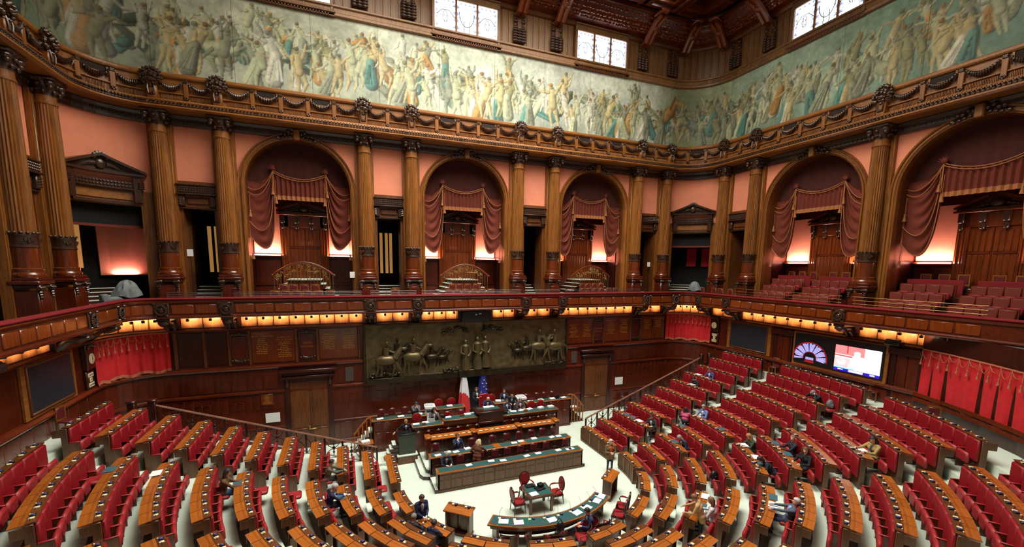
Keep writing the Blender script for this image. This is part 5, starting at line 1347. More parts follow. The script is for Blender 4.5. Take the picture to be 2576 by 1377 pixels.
# ---------------------------------------------------------------- chairs
def chair_parts(kind):
    P = []
    if kind == 'armless':           # oxblood leather chair of the benches and the back row
        P += [('seat', MB().box(-.21,.21,-.24,.2,.40,.47,bev=.03).mesh('seat', oxl)), ('backrest', MB().box(-.18,.18,.2,.26,.54,.90,bev=.05).mesh('backrest', oxl)), ('back_frame', MB().box(-.205,.205,.22,.285,.48,.93,bev=.05).mesh('back_frame', mahogd))]
        for sx in (-.2, .2):
            for sy in (-.2, .2): P.append(('leg', MB().box(sx-.02, sx+.02, sy-.02, sy+.02, 0, .42).mesh('leg', mahogd)))
    elif kind == 'oval':            # oval-backed red armchair
        b = MB(); b.M = Matrix.Translation((0, .24, .80)) @ Matrix.Rotation(R(90-6), 4, 'X'); b.lathe([(0,-.03),(.20,-.03),(.22,0),(.2,.035),(0,.05)], 24); b.M = None
        b.v = [(x, y, .80+(z-.80)*1.22) for x, y, z in b.v]
        f = MB(); f.tube([(.235*math.cos(t), .25+.02*math.sin(t), .80+.29*math.sin(t)) for t in np.linspace(0, 2*math.pi, 25)[:-1]], .03, 6, closed=True); f.tube([(-.1,.23,.52),(-.13,.22,.42)], .025, 5); f.tube([(.1,.23,.52),(.13,.22,.42)], .025, 5)
        P += [('seat', MB().box(-.26,.26,-.26,.22,.42,.50,bev=.04).mesh('seat', redl)), ('backrest', b.mesh('backrest', redl)), ('back_frame', f.mesh('back_frame', carve)), ('seat_rail', MB().box(-.27,.27,-.27,.23,.36,.43,bev=.02).mesh('seat_rail', carve))]
        for s in (-1, 1):
            P.append(('armrest', MB().tube([(s*.2,.22,.72),(s*.27,.05,.70),(s*.29,-.14,.68),(s*.28,-.18,.6),(s*.26,-.12,.44)], .024, 6).mesh('armrest', carve)))
            P.append(('arm_pad', MB().tube([(s*.26,.08,.715),(s*.285,-.1,.705)], .032, 6).mesh('arm_pad', redl)))
        for sx in (-.23, .23):
            for sy in (-.23, .2): P.append(('leg', MB().tube([(sx,sy,.38),(sx*1.02,sy*1.05,.2),(sx*1.08,sy*1.18,0)], [.03,.022,.016], 6).mesh('leg', carve)))
    elif kind == 'goldoval':
        b = MB(); b.M = Matrix.Translation((0, .22, .82)) @ Matrix.Rotation(R(90), 4, 'X'); b.lathe([(0,-.03),(.22,-.03),(.24,0),(.22,.035),(0,.05)], 22); b.M = None
        P += [('seat', MB().box(-.24,.24,-.25,.2,.40,.48,bev=.03).mesh('seat', redl)), ('backrest', b.mesh('backrest', redl)), ('back_frame', MB().tube([(.25*math.cos(t), .23, .82+.25*math.sin(t)) for t in np.linspace(0, 2*math.pi, 23)[:-1]], .022, 6, closed=True).tube([(-.12,.22,.6),(-.15,.2,.4)],.02,5).tube([(.12,.22,.6),(.15,.2,.4)],.02,5).mesh('back_frame', oak))]
        for sx in (-.21, .21):
            for sy in (-.2, .18): P.append(('leg', MB().box(sx-.02, sx+.02, sy-.02, sy+.02, 0, .42).mesh('leg', oak)))
    elif kind == 'square':          # square-backed visitors' chair with pale wooden frame
        f = MB().box(-.22,-.17,.18,.23,.0,1.0).box(.17,.22,.18,.23,0,1.0).box(-.22,.22,.18,.23,.95,1.0).box(-.2,.2,.18,.23,.5,.55)
        P += [('seat', MB().box(-.21,.21,-.22,.18,.42,.49,bev=.025).mesh('seat', oxl)), ('backrest', MB().box(-.165,.165,.165,.225,.55,.95,bev=.025).mesh('backrest', oxl)), ('back_frame', f.mesh('back_frame', oak))]
        for sx in (-.19, .19): P.append(('leg', MB().box(sx-.02, sx+.02, -.21, -.17, 0, .43).mesh('leg', oak)))
    elif kind == 'tall':            # presidential chair
        P += [('seat', MB().box(-.32,.32,-.3,.25,.4,.52,bev=.04).mesh('seat', redl)), ('backrest', MB().box(-.3,.3,.22,.33,.52,1.32,bev=.05).mesh('backrest', redl)), ('chair_base', MB().box(-.3,.3,-.28,.25,.0,.4,bev=.02).mesh('chair_base', mahogd))]
    elif kind == 'curved':          # round-backed armchair seen from behind at the committee table
        b = MB()
        def fn(a, c): t = R(10+160*a); rr = .30; return (-rr*math.cos(t), rr*.75*math.sin(t)+.02, .44+.42*c+.06*math.sin(a*math.pi)*c)
        b.grid(fn, 14, 4); b.grid(lambda a, c: tuple(np.array(fn(1-a, c))*np.array((1.1,1.12,1))), 14, 4, 1)
        P += [('seat', MB().box(-.26,.26,-.28,.2,.40,.49,bev=.04).mesh('seat', redl)), ('backrest', b.mesh('backrest', [redl, deskr])), ('back_frame', MB().tube([tuple(np.array(fn(a, 1))*np.array((1.05,1.06,1))) for a in np.linspace(0, 1, 15)], .028, 6).mesh('back_frame', mahogd))]
        for s in (-1, 1): P.append(('armrest', MB().tube([(s*.3,.12,.84),(s*.33,-.06,.70),(s*.32,-.24,.66),(s*.28,-.2,.46)], .026, 6).mesh('armrest', redl2)))
        for sx in (-.22, .22):
            for sy in (-.22, .16): P.append(('leg', MB().tube([(sx,sy,.42),(sx*1.1,sy*1.2,0)], [.026,.016], 6).mesh('leg', mahogd)))
    return P
CH = {k: chair_parts(k) for k in ('armless', 'oval', 'goldoval', 'square', 'tall', 'curved')}
def chair(kind, name, label, x, y, z, rz, group=None):          # chair faces -y at rz 0
    o = thing(name, label, 'chair', (x, y, z), rz, group)
    for n_, me in CH[kind]: put(me, n_, o)
    return o
for i, x in enumerate([-2.9, -2.2, -1.15, -.45, .25, .95, 1.65, 2.4, 3.5]):
    chair('armless', 'bench_chair', 'oxblood leather chair behind the front government bench, %s from its lectern end' % ORD[i], x, -6.72, .17, R(random.uniform(-8, 8)), 'chairs of the front government bench')
for i, x in enumerate([-3.1, -2.0, -1.25, -.1, .7, 1.4, 2.1, 2.8, 3.5]):
    chair('armless', 'bench_chair', 'oxblood leather chair at the second government bench, %s from its lectern end' % ORD[i], x, -5.42, .34, R(random.uniform(-8, 8)), 'chairs of the second government bench')
for i, x in enumerate([-5.37, -4.76, -4.04, -3.5]): chair('armless', 'clerk_chair', 'tall oxblood chair behind the left clerks desk, %s from the wall end' % ORD[i], x, -1.3, 1.0, 0, 'chairs of the left clerks desk')
for i, x in enumerate([3.65, 4.39, 4.92, 5.51]): chair('armless', 'clerk_chair', 'tall oxblood chair behind the right clerks desk, %s from the copier' % ORD[i], x, -1.35, 1.0, 0, 'chairs of the right clerks desk')
for x, y, lb in ((-2.0, -.95, 'round-backed red chair behind the small desk, nearer the left copier'), (-1.2, -.95, 'round-backed red chair next to the Italian flag'), (-3.63, -3.0, 'round-backed red chair above the green lectern'), (3.14, -3.1, 'round-backed red chair at the right rostrum end, nearer the seated men'), (3.75, -3.1, 'round-backed red chair at the right rostrum end, nearer the stairs'), (1.34, -1.05, 'round-backed red chair right of the European flag')): chair('goldoval', 'round_chair', lb, x, y, 1.0, R(4))
for x, lb in ((-1.89, 'low red leather chair left of the presidency, farther from the flag'), (-1.1, 'low red leather chair left of the presidency, nearer the flag')):
    o = chair('armless', 'low_chair', lb, x, -2.9, 1.0, 0)
    for c in o.children:
        if c.name.startswith(('seat', 'backrest')): c.data = c.data.copy(); c.data.materials[0] = redl
chair('tall', 'president_chair', 'high-backed red leather presidential chair at the centre of the rostrum', .35, -2.55, 1.3, 0)
# ---------------------------------------------------------------- papers on desks
def paper(x, y, z, w, h, rz, label, stack=.01, m=None):
    o = tag(MB().box(-w/2, w/2, -h/2, h/2, 0, stack).obj('paper', m or white), label, 'paper', 'white papers on the desks'); o.location = (x, y, z+.008); o.rotation_euler = (0, 0, rz); return o
rp = random.Random(12)
for i, x in enumerate([-2.0, -.9, -.35, .9, 1.55, 2.65, 3.2, 3.35]): paper(x, -7.36+rp.uniform(-.1, .1), .93, .30, .21, rp.uniform(-.2, .3), 'white sheet on the front government bench, %s from the lectern side' % ORD[i])
for i, x in enumerate([-3.2, -2.7, -2.3, -1.7, .75, 1.15, 1.9, 2.9, 3.3]): paper(x, -6.14+rp.uniform(-.1, .1), 1.1, .30, .21, rp.uniform(-.2, .3), 'white sheet on the second government bench, %s from the lectern side' % ORD[i], rp.choice([.01, .01, .05]))
for i, (x, y, z, s_) in enumerate([(-3.8,-3.62,1.77,.01),(-3.3,-3.6,1.77,.04),(-2.1,-3.6,1.93,.02),(-1.0,-3.55,1.93,.05),(1.2,-3.6,1.81,.02),(1.7,-3.6,1.81,.02),(2.2,-3.6,1.81,.02),(2.7,-3.6,1.81,.05),(3.4,-3.65,1.81,.09),(4.05,-3.65,1.81,.09),(.1,-3.5,2.18,.05),(.4,-3.45,2.18,.03),(-5.5,-2.2,1.77,.01),(-4.4,-2.2,1.77,.02),(-3.4,-2.2,1.77,.05),(3.4,-2.2,1.79,.02),(4.1,-2.2,1.79,.05),(4.9,-2.2,1.79,.05),(5.7,-2.2,1.79,.02),(-1.5,-1.45,1.79,.05),(1.5,-1.6,1.79,.09),(2.2,-1.6,1.79,.02)]):
    paper(x, y, z, .34, .24, rp.uniform(-.3, .3), 'white paper stack on the rostrum desks, %s counted along them' % ORD[i], s_)
# laptops and dark boxes on the rostrum
for x, y, z, lb in ((-3.0, -3.62, 1.77, 'grey laptop before the dark-haired clerk on the rostrum'), (-3.62, -2.2, 1.77, 'black laptop before the clerk at the left back desk'), (5.2, -2.2, 1.79, 'black laptop on the right back desk')):
    o = thing('laptop', lb, 'laptop', (x, y, z))
    MB().box(-.17, .17, -.02, .22, 0, .02, bev=.005).obj('laptop_base', black, o); MB().box(-.17, .17, -.06, -.04, .0, .24, bev=.005).obj('laptop_lid', grey if 'grey' in lb else black, o)
for x, y, z, lb in ((-2.35, -3.6, 1.93, 'small black box at the left of the raised rostrum desk'), (1.15, -3.8, 1.81, 'small black box before the seated man in dark suit on the rostrum')): 
    o = tag(MB().box(-.12, .12, -.06, .06, 0, .16, bev=.01).obj('desk_box', black), lb, 'box'); o.location = (x, y, z+.006)
for x, y, z, lb in ((-1.35, -3.72, 1.93, 'brass plate stand on the left raised desk'), (2.35, -3.85, 1.81, 'brass plate stand on the right rostrum desk'), (-.3, -3.85, 2.18, 'brass plate stand on the president desk'), (-3.45, -3.85, 1.77, 'brass plate stand on the left rostrum desk')):
    o = tag(MB().extr([(-.13,0),(.13,0),(.11,.1),(-.11,.1)], -.04, .04).obj('name_stand', brassd, smooth=False), lb, 'stand'); o.location = (x, y, z+.006)
# small side tables with papers
for x, y, lb, s in ((-6.25, -1.9, 'small wooden side table with papers by the left rostrum stairs', -1), (6.85, -1.55, 'small wooden side table with papers by the right rostrum stairs', 1)):
    o = thing('side_table', lb, 'table', (x, y-.9 if s < 0 else y, 0))
    MB().box(-.34, .34, -.28, .28, .76, .82, bev=.01).box(-.3,.3,-.24,.24,.66,.76).obj('table_top', desk, o)
    for sx in (-.3, .3):
        for sy in (-.24, .24): MB().box(sx-.025, sx+.025, sy-.025, sy+.025, 0, .7).obj('leg', oakd, o)
    paper(x-.05, (y-.9 if s < 0 else y)-.02, .82, .42, .3, .2, 'pile of papers on the side table by the %s stairs' % ('left' if s < 0 else 'right'), .07)

# ================================================================== FLOOR OF THE CHAMBER
tb = thing('council_table', 'small square green-topped table in the middle of the floor', 'table', (.18, -10.2, 0), R(-2))
MB().box(-.52, .52, -.45, .45, .66, .74).box(-.57, .57, -.5, .5, .74, .78, bev=.012).obj('table_top', benchw, tb); MB().box(-.5, .5, -.43, .43, .78, .786).obj('baize', dkgreen, tb)
for sx in (-.47, .47):
    for sy in (-.4, .4): MB().box(sx-.05, sx+.05, sy-.05, sy+.05, 0, .68, bev=.01).obj('leg', benchw, tb)
chair('oval', 'oval_armchair', 'red oval-backed armchair at the far side of the small square table', .05, -9.35, 0, R(0))
chair('oval', 'oval_armchair', 'red oval-backed armchair left of the small square table, seen from its side', -.72, -10.2, 0, R(90))
chair('oval', 'oval_armchair', 'red oval-backed armchair right of the small square table', 1.12, -10.1, 0, R(-90))
o = tag(MB().box(-.2, .2, -.16, .16, 0, .05, bev=.01).box(-.02, .22, -.02, .2, .05, .17, bev=.02).obj('document_case', black), 'black document case with handset on the square table', 'case'); o.location = (.3, -10.15, .788); o.rotation_euler = (0, 0, .2)
paper(-.12, -10.48, .78, .34, .28, .1, 'white paper on the front left corner of the square table', .03)
paper(.42, -9.82, .78, .34, .28, -.1, 'white paper at the far corner of the square table', .02)
o = tag(MB().box(-.2, .2, -.13, .13, 0, .05, bev=.008).obj('keyboard', black), 'black keyboard on the far edge of the square table', 'keyboard'); o.location = (-.02, -9.82, .788)
# curved committee table
cvt = thing('committee_table', 'curved green-topped committee table with microphones on the open floor', 'table', (.1, -11.9, 0))
CC = (.05, -8.35)
def arcp(r, a): return (CC[0]+r*math.sin(a)-.1, CC[1]-r*math.cos(a)+11.9)
A0, A1 = R(-37.5), R(39.5); nn = 26
def ring(r0, r1, z0, z1, nm, mt, a0=A0, a1=A1):
    mb = MB(); vs = []
    for i in range(nn+1):
        a = a0+(a1-a0)*i/nn; p, q = arcp(r0, a), arcp(r1, a); vs += [(p[0],p[1],z0),(q[0],q[1],z0),(q[0],q[1],z1),(p[0],p[1],z1)]
    fs = [(i*4+j, (i+1)*4+j, (i+1)*4+(j+1) % 4, i*4+(j+1) % 4) for i in range(nn) for j in range(4)]+[(0,1,2,3), (nn*4+3, nn*4+2, nn*4+1, nn*4)]
    return mb.add(vs, [f[::-1] for f in fs]).obj(nm, mt, cvt, smooth=False)
ring(3.62, 4.28, .72, .78, 'table_top', desk); ring(3.68, 4.22, .78, .786, 'baize', dkgreen, A0+.015, A1-.015); ring(3.72, 4.2, .58, .72, 'table_apron', benchw, A0+.02, A1-.02); ring(3.66, 3.70, .1, .6, 'modesty_panel', mahogd, A0+.02, A1-.02)
for a in np.linspace(A0+.05, A1-.05, 5): p = arcp(3.9, a); MB().box(p[0]-.05, p[0]+.05, p[1]-.25, p[1]+.25, 0, .6, bev=.01).obj('leg', benchw, cvt)
for i, a in enumerate(np.linspace(A0+.1, A1-.06, 9)):
    p = arcp(3.80, a); mb = MB(); mb.M = Matrix.Translation((p[0], p[1], .786)) @ Matrix.Rotation(a, 4, 'Z')
    mb.box(-.12, -.02, -.05, .05, 0, .02, mi=0, bev=.004).box(.03, .12, -.05, .05, 0, .045, mi=1, bev=.008).box(.045, .105, -.03, .03, .045, .05, mi=2).tube([(-.07,.02,.02),(-.07,.03,.25),(0,.2,.33)], .006, 4, 1); mb.M = None
    mb.obj('microphone_unit', [cream, black, ledb], cvt)
for i, a in enumerate([-30, -22, -4, 12, 20, 30, 36]):
    p = arcp(4.0, R(a)); paper(p[0]+.1, p[1]-11.9, .786, .36, .28, R(a)+.1, 'white paper on the curved committee table, %s from its lectern end' % ORD[i], .02)
for i, (a, r) in enumerate([(-26, 4.75), (-15, 4.8), (-5.5, 4.8), (7, 4.85), (16, 4.95), (12.1, 4.75), (33, 4.85), (40.5, 4.8)]):
    p = arcp(r, R(a)); chair('curved' if i < 6 else 'oval', 'committee_chair', 'red-cushioned armchair at the curved committee table, %s round it from the lectern end' % ORD[i], p[0]+.1, p[1]-11.9, 0, (R(a)+math.pi+R([5,-3,4,70,-10,0,10,5][i])) if i != 5 else R(-105), 'armchairs at the committee table')
o = tag(MB().ell((0,0,.22), (.17,.12,.24), 10, 7).tube([(-.1,.1,.4),(0,.14,.52),(.1,.1,.4)], .02, 5).obj('backpack', black), 'black backpack hanging by the armchairs at the committee table', 'backpack'); o.location = (-.1, -12.75, .5)
# free-standing double desks
for x, y, rz, lb in ((-3.35, -10.75, R(41), 'free-standing double desk with two microphones between left benches and committee table'), (3.62, -10.5, R(-38), 'free-standing double desk on the floor right of the committee table')):
    o = thing('double_desk', lb, 'desk', (x, y, 0), -rz if x < 0 else -rz)
    MB().add([(-.56,-.22,.93),(.56,-.22,.93),(.56,.18,1.0),(-.56,.18,1.0),(-.56,-.22,.89),(.56,-.22,.89),(.56,.18,.96),(-.56,.18,.96)], [(0,1,2,3),(7,6,5,4),(0,4,5,1),(1,5,6,2),(2,6,7,3),(3,7,4,0)]).obj('desk_top', desk, o, smooth=False)
    MB().box(-.56, .56, .16, .28, .96, 1.02, bev=.008).obj('device_ledge', oakd, o)
    MB().box(-.48, .48, .08, .2, .0, .94).box(-.5, -.42, -.16, .22, 0, .93, bev=.01).box(.42, .5, -.16, .22, 0, .93, bev=.01).box(-.52,.52,-.18,.24,0,.1,bev=.02).obj('desk_body', benchw, o)
    for xx in (-.27, .27): put(devm, 'voting_unit', o, TM(xx, .22, -.17)); put(MB().box(xx-.2, xx+.2, -.02, .05, .15, .82, bev=.015).mesh('desk_panel', deskr), 'desk_panel', o, TM(0, .04, 0))
# ================================================================== GALLERY: DRAPES, STAIRS, SEATS, RAILS
def bez(K, C, J, t): return ((1-t)**2*K[0]+2*t*(1-t)*C[0]+t*t*J[0], (1-t)**2*K[1]+2*t*(1-t)*C[1]+t*t*J[1])
def drapes(u, ri, zs, label):
    o = thing('arch_drape', label, 'curtain'); o.matrix_local = WM(u, 0, 0)
    kx = 1.28*ri/2.5; kz = 15.0; y0 = 1.12
    # upper cloth closing the arch head
    def up(a, b):
        x = -ri+2*ri*a; zt = zs+math.sqrt(max(ri*ri-x*x, 0)); zb = min(13.8, zt-.01)
        return (x, y0+.03+.04*math.sin(x*14)*(1-b), zb+(zt-zb)*b)
    MB().grid(up, 60, 8).obj('upper_cloth', drape_shaded, o, ang=80)
    fz = lambda x: kz-.12-.36*(1-(x/kx)**2)
    MB().grid(lambda a, b: (-kx+2*kx*a, y0-.06+.06*math.sin(a*math.pi*22), 13.62+(fz(-kx+2*kx*a)-13.62)*b), 110, 6).obj('valance', drape, o, ang=80)
    MB().grid(lambda a, b: (-kx+2*kx*a, y0-.08+.06*math.sin(a*math.pi*22), 13.42+.22*b), 110, 1).obj('valance_fringe', cord, o, ang=80)
    for dz in (0, -.1): MB().tube([(x, y0-.14, fz(x)+dz+.02) for x in np.linspace(-kx, kx, 17)], .022, 5).obj('swag_cord', cord, o)
    for s in (-1, 1):
        K = (s*kx, kz-.1)
        J = lambda q: (s*(ri-.02), 14.3-2.9*q)
        C = lambda q: (s*(1.95-.85*q)*ri/2.5, 14.1-4.9*q)
        def side(a, b):
            x, z = bez(K, C(a), J(a), b); return (x, y0-.05+.075*math.sin(a*math.pi*13)*math.sin(math.pi*min(1, b*1.1+.06)), z)
        g = MB().grid(side, 60, 18); g.obj('side_drape', drape, o, ang=80)
        for q in (.12, .2, .72, .99): MB().tube([(bez(K, C(q), J(q), t)[0], y0-.16, bez(K, C(q), J(q), t)[1]) for t in np.linspace(0, 1, 15)], .018, 5).obj('swag_cord', cord, o)
        m = MB().ell((s*kx, y0-.14, kz), (.13,.1,.13), 9, 6)
        for k in range(5): a = R(40+k*35); m.tube([(s*kx, y0-.16, kz), (s*kx+.22*math.cos(a), y0-.2, kz+.24*math.sin(a)), (s*kx+.08*math.cos(a+.6), y0-.18, kz+.1*math.sin(a+.6))], .016, 5)
        m.obj('cord_knot', drape, o)
        for tx, tz, L in ((s*(kx+.05), 13.95, .62), (s*(kx-.1), 13.5, .9), (s*(ri-.08), 12.75, .8), (s*(ri-.1), 10.55, .8)):
            t = MB().tube([(tx, y0-.2, tz+L), (tx, y0-.2, tz)], .012, 5); t.M = Matrix.Translation((tx, y0-.2, tz)); t.lathe([(.02,.04),(.05,0),(.035,-.05),(.075,-.26),(.08,-.3)], 9); t.M = None; t.obj('tassel', cord, o)
DL = ['rust red draped curtain with gold cords in the first arch of the front wall', 'rust red draped curtain with gold cords in the middle arch of the front wall', 'rust red draped curtain with gold cords in the third arch of the front wall', 'rust red draped curtain in the side arch left of the lone column', 'rust red draped curtain in the large arch at the right picture edge']
for (u, h, b_, ri, zs), lb in zip(ARC, DL): drapes(u, ri, zs, lb)
# brass balustrade and double stairs in the three front arches
def balustrade(u, lb, lb2):
    st = thing('gallery_stairs', lb2, 'stairs'); st.matrix_local = WM(u, 0, 0)
    for s in (-1, 1):
        for i in range(5):
            a, b = s*(.80+.22*i), s*(1.06+.22*i); MB().box(min(a,b), max(a,b), .55, 2.4, 9.18-.24*(i+1)-.05, 9.18-.24*(i+1), bev=.01).obj('stair_tread', carpet, st)
            MB().box(min(0,b), max(0,b), .62, 2.4, 7.74, 9.18-.24*(i+1)-.05).obj('stair_block', mahog, st, smooth=False)
    MB().box(-.86, .86, .55, 2.4, 9.13, 9.18, bev=.01).obj('landing', carpet, st); MB().box(-.82, .82, .6, 2.4, 7.74, 9.13).obj('stair_block', mahog, st, smooth=False)
    o = thing('brass_balustrade', lb, 'railing'); o.matrix_local = WM(u, .5, 0)
    top = [(x, 0, 9.42+.70*math.cos(x/1.5*math.pi/2)**.9 if abs(x) < 1.49 else 9.42) for x in np.linspace(-1.5, 1.5, 25)]
    MB().tube([(p[0], 0, p[2]) for p in top], .05, 8).ell((-1.53,0,9.41), .06, 8, 6).ell((1.53,0,9.41), .06, 8, 6).obj('handrail', lacq, o)
    f = lambda x: np.interp(x, [p[0] for p in top], [p[2] for p in top])
    for x in np.linspace(-1.45, 1.45, 19): MB().tube([(x, 0, max(8.15, f(x)-1.05-.0)), (x, 0, f(x)-.06)], .014, 5).obj('baluster', brassd, o)
    mb = MB(); rnd = random.Random(int(u*10)+99)
    for q in range(64):
        x = rnd.uniform(-1.35, 1.35); z = f(x)-rnd.uniform(.1, .48); r = rnd.uniform(.04, .09); a0 = rnd.uniform(0, 6)
        mb.tube([(x+r*(1-t*.6)*math.cos(a0+t*5), .0, z+r*(1-t*.6)*math.sin(a0+t*5)) for t in np.linspace(0, 1, 7)], .012, 4)
    k = mb.obj('scrollwork', brassd, o); k['kind'] = 'stuff'
    for s in (-1, 1): MB().tube([(s*.15,0,f(0)-.95),(s*.15,0,f(0)-.5),(s*.75,0,f(0)-.52),(s*.75,0,f(0)-.95)], .016, 5, closed=True).obj('rail_panel', brassd, o)
for (u, *_), n_ in zip(ARC[:3], ('first', 'middle', 'third')): balustrade(u, 'arched brass balustrade with scrollwork in the %s arch of the front wall' % n_, 'carpeted double stairs behind the brass balustrade of the %s arch' % n_)
# square visitors' chairs
def gchair(u, d, z, label, group, turn=0):
    p, t, n, h = frame(u); q = p+n*d; return chair('square', 'visitors_chair', label, q.x, q.y, z, h+turn, group)
for (u, *_), nm in zip(ARC[:3], ('first', 'middle', 'third')):
    S(MB().box(-2.2, 2.2, -.55, .3, 7.74, 7.96).obj('floor_step', carpet, smooth=False)).matrix_local = WM(u, 0, 0)
    for i, x in enumerate((-.95, -.5, .02, .55)): gchair(u+x, -.2, 7.96, 'square-backed chair under the balustrade of the %s arch, %s in line' % (nm, ORD[i]), 'visitors chairs in the %s arch' % nm)
    for i, x in enumerate((-1.3, -.8, -.3, .2, .75, 1.3)): gchair(u+x, -.85, 7.68, 'square-backed chair at the parapet of the %s arch, %s in line' % (nm, ORD[i]), 'visitors chairs in the %s arch' % nm)
for u, d, lb in ((-4.4, -.8, 'red square-backed chair at the parapet between first and middle arch'), (-4.25, .1, 'dark square-backed chair in the narrow doorway between first and middle arch'), (18.1, -.75, 'square-backed chair at the corner parapet beside the covered camera'), (19.3, -.7, 'square-backed chair at the parapet near the far corner column'), (19.9, -.75, 'square-backed chair at the parapet left of the tiered red seats'), (20.6, -.6, 'square-backed chair against the pedestal left of the tiered seats')): gchair(u, d, 7.74, lb, 'single visitors chairs on the gallery')
# low steel rails standing on the parapet
for i, (a, b, lb) in enumerate([(-12.05, -6.2, 'thin steel rail on the parapet before the first arch'), (-5.75, -3.3, 'thin steel rail on the parapet between first and middle arch'), (-3.0, 3.05, 'thin steel rail on the parapet before the middle arch'), (3.4, 5.75, 'thin steel rail on the parapet between middle and third arch'), (6.1, 12.0, 'thin steel rail on the parapet before the third arch'), (-14.7, -12.5, 'thin steel rail on the parapet before the narrow door left of the first arch'), (21.6, 28.2, 'thin brass rail on the parapet before the arch with tiered seats'), (28.7, 33.5, 'thin brass rail on the parapet at the right picture edge')]):
    o = thing('parapet_rail', lb, 'railing'); m_ = steel if i < 6 else brassd; hh = .22 if i < 6 else .42
    for z in (hh, hh*.6, hh*.2): MB().tube([W(a+(b-a)*t, -1.22, 8.40+z) for t in np.linspace(0, 1, 3)], .014, 5).obj('rail_bar', m_, o)
    for t in np.linspace(0.02, .98, 4): p = W(a+(b-a)*t, -1.22, 8.3); MB().tube([p, (p[0], p[1], 8.40+hh)], .016, 5).obj('rail_post', m_, o)
# tiered red seats in the two side arches
tsb = MB().box(-.24, .24, .10, .18, .45, .95, bev=.03).mesh('seat_back', plain('rust_leather', (112,42,30), .5, var=.06))
tss = MB().box(-.23, .23, -.14, -.02, .32, .62, bev=.04).mesh('tipped_seat', plain('crimson_leather', (132,8,28), .5, var=.06))
for ai, (u, h, b_, ri, zs) in enumerate(ARC[3:]):
    nm = 'arch left of the lone column' if ai == 0 else 'arch at the right picture edge'
    stp = S(thing('floor_tier_gallery', None, None)); stp.matrix_local = WM(u, 0, 0)
    for r in range(4): MB().box(-ri, ri, -.62+r*.72, 2.6, 7.74+r*.40, 7.74+(r+1)*.40-.02 if r else 7.76).obj('tier_step', mahogd, stp, smooth=False)
    for r in range(8): MB().box(-.42, .18, -.55+.36*r, -.15+.36*r, 7.74+.2*r, 7.94+.2*r, bev=.01).obj('aisle_step', carpet, stp)
    for blk, (x0, n) in (('left', (-2.3, 4)), ('right', (.25, 4))):
        for r in range(3):
            o = thing('tier_bench', '%s row of tip-up red seats, %s block, gallery %s' % (('front', 'second', 'third')[r], 'first' if blk == 'left' else 'second', nm), 'bench', group='tip-up seats in the side arches')
            o.matrix_local = WM(u, 0, 0) @ TM(0, -.75+r*.72, 7.74+r*.40)
            MB().box(x0-.05, x0+n*.5+.05, .16, .24, 0, .98, bev=.015).obj('bench_frame', mahogx, o)
            for k in range(n): put(tsb, 'seat_back', o, TM(x0+.25+k*.5, 0, 0)); put(tss, 'tipped_seat', o, TM(x0+.25+k*.5, 0, 0))
        o = tag(MB().box(x0-.05, x0+n*.5+.05, 1.35, 1.42, 8.9, 9.72, bev=.02).obj('red_partition', velv), 'dark red partition behind the %s block of tip-up seats, %s' % ('first' if blk == 'left' else 'second', nm), 'partition'); o.matrix_local = WM(u, 0, 0)
        for k, x in enumerate((.3, 1.0, 1.7)): 
            p, t, n_, hd = frame(u+x0+x); q = p+n_*1.9; chair('square', 'visitors_chair', 'pale-framed chair, %s seat block, %s of three, %s' % (('first' if blk == 'left' else 'second'), ORD[k], nm), q.x, q.y, 8.98, hd, 'chairs behind the tip-up seats')
# covered television cameras
def tarp_cam(u, d, sc, label, low=True):
    o = thing('covered_camera', label, 'camera'); o.matrix_local = WM(u, d, 7.74)
    rs2 = np.random.RandomState(int(abs(u)*10))
    m = MB(); nu_, nv_ = 22, 10
    def fn(a, b):
        t = 2*math.pi*a; r = sc*(.5*(1-b)**.5+.06)*(1+.22*math.cos(2*t+.6)+.10*math.sin(5*t)+.08*math.sin(9*t+b*6)); return (r*math.cos(t), r*.8*math.sin(t), .75+sc*.95*b**.8-.05*math.sin(3*t)*(1-b))
    m.grid(fn, nu_, nv_); m.obj('tarpaulin', tarp, o, ang=28)
    for a in (0.5, 2.6, 4.7): MB().tube([(0,0,.85), (.35*math.cos(a), .3*math.sin(a), 0)], .025, 5).obj('tripod_leg', black, o)
    if low: MB().box(-.85, -.25, -.2, .2, .35, .78, bev=.08).box(-.95, -.7, -.15, .2, .5, .9, bev=.05).obj('covered_case', tarp, o)
tarp_cam(-16.9, -1.0, .78, 'television camera on tripod under a grey tarpaulin on the left gallery')
tarp_cam(17.6, -1.0, .68, 'television camera on tripod under a grey cover in the right gallery corner', False)
# notice stands in the gallery
for u, d, z, lb in ((-6.6, .2, 9.45, 'small white notice on a stand at the right foot of the first arch'), (-14.1, .4, 10.5, 'small white notice inside the narrow door left of the first arch'), (14.0, .5, 10.3, 'small white notice inside the narrow door right of the third arch')):
    o = thing('notice_stand', lb, 'sign'); o.matrix_local = WM(u, d, 7.74)
    MB().box(-.13, .13, -.02, 0, z-7.74-.17, z-7.74+.17, bev=.01).obj('notice_card', white, o); MB().tube([(0,.01,0), (0,.01,z-7.74)], .015, 5).lathe([(.14,0),(.14,.03)], 12).obj('stand_pole', black, o)
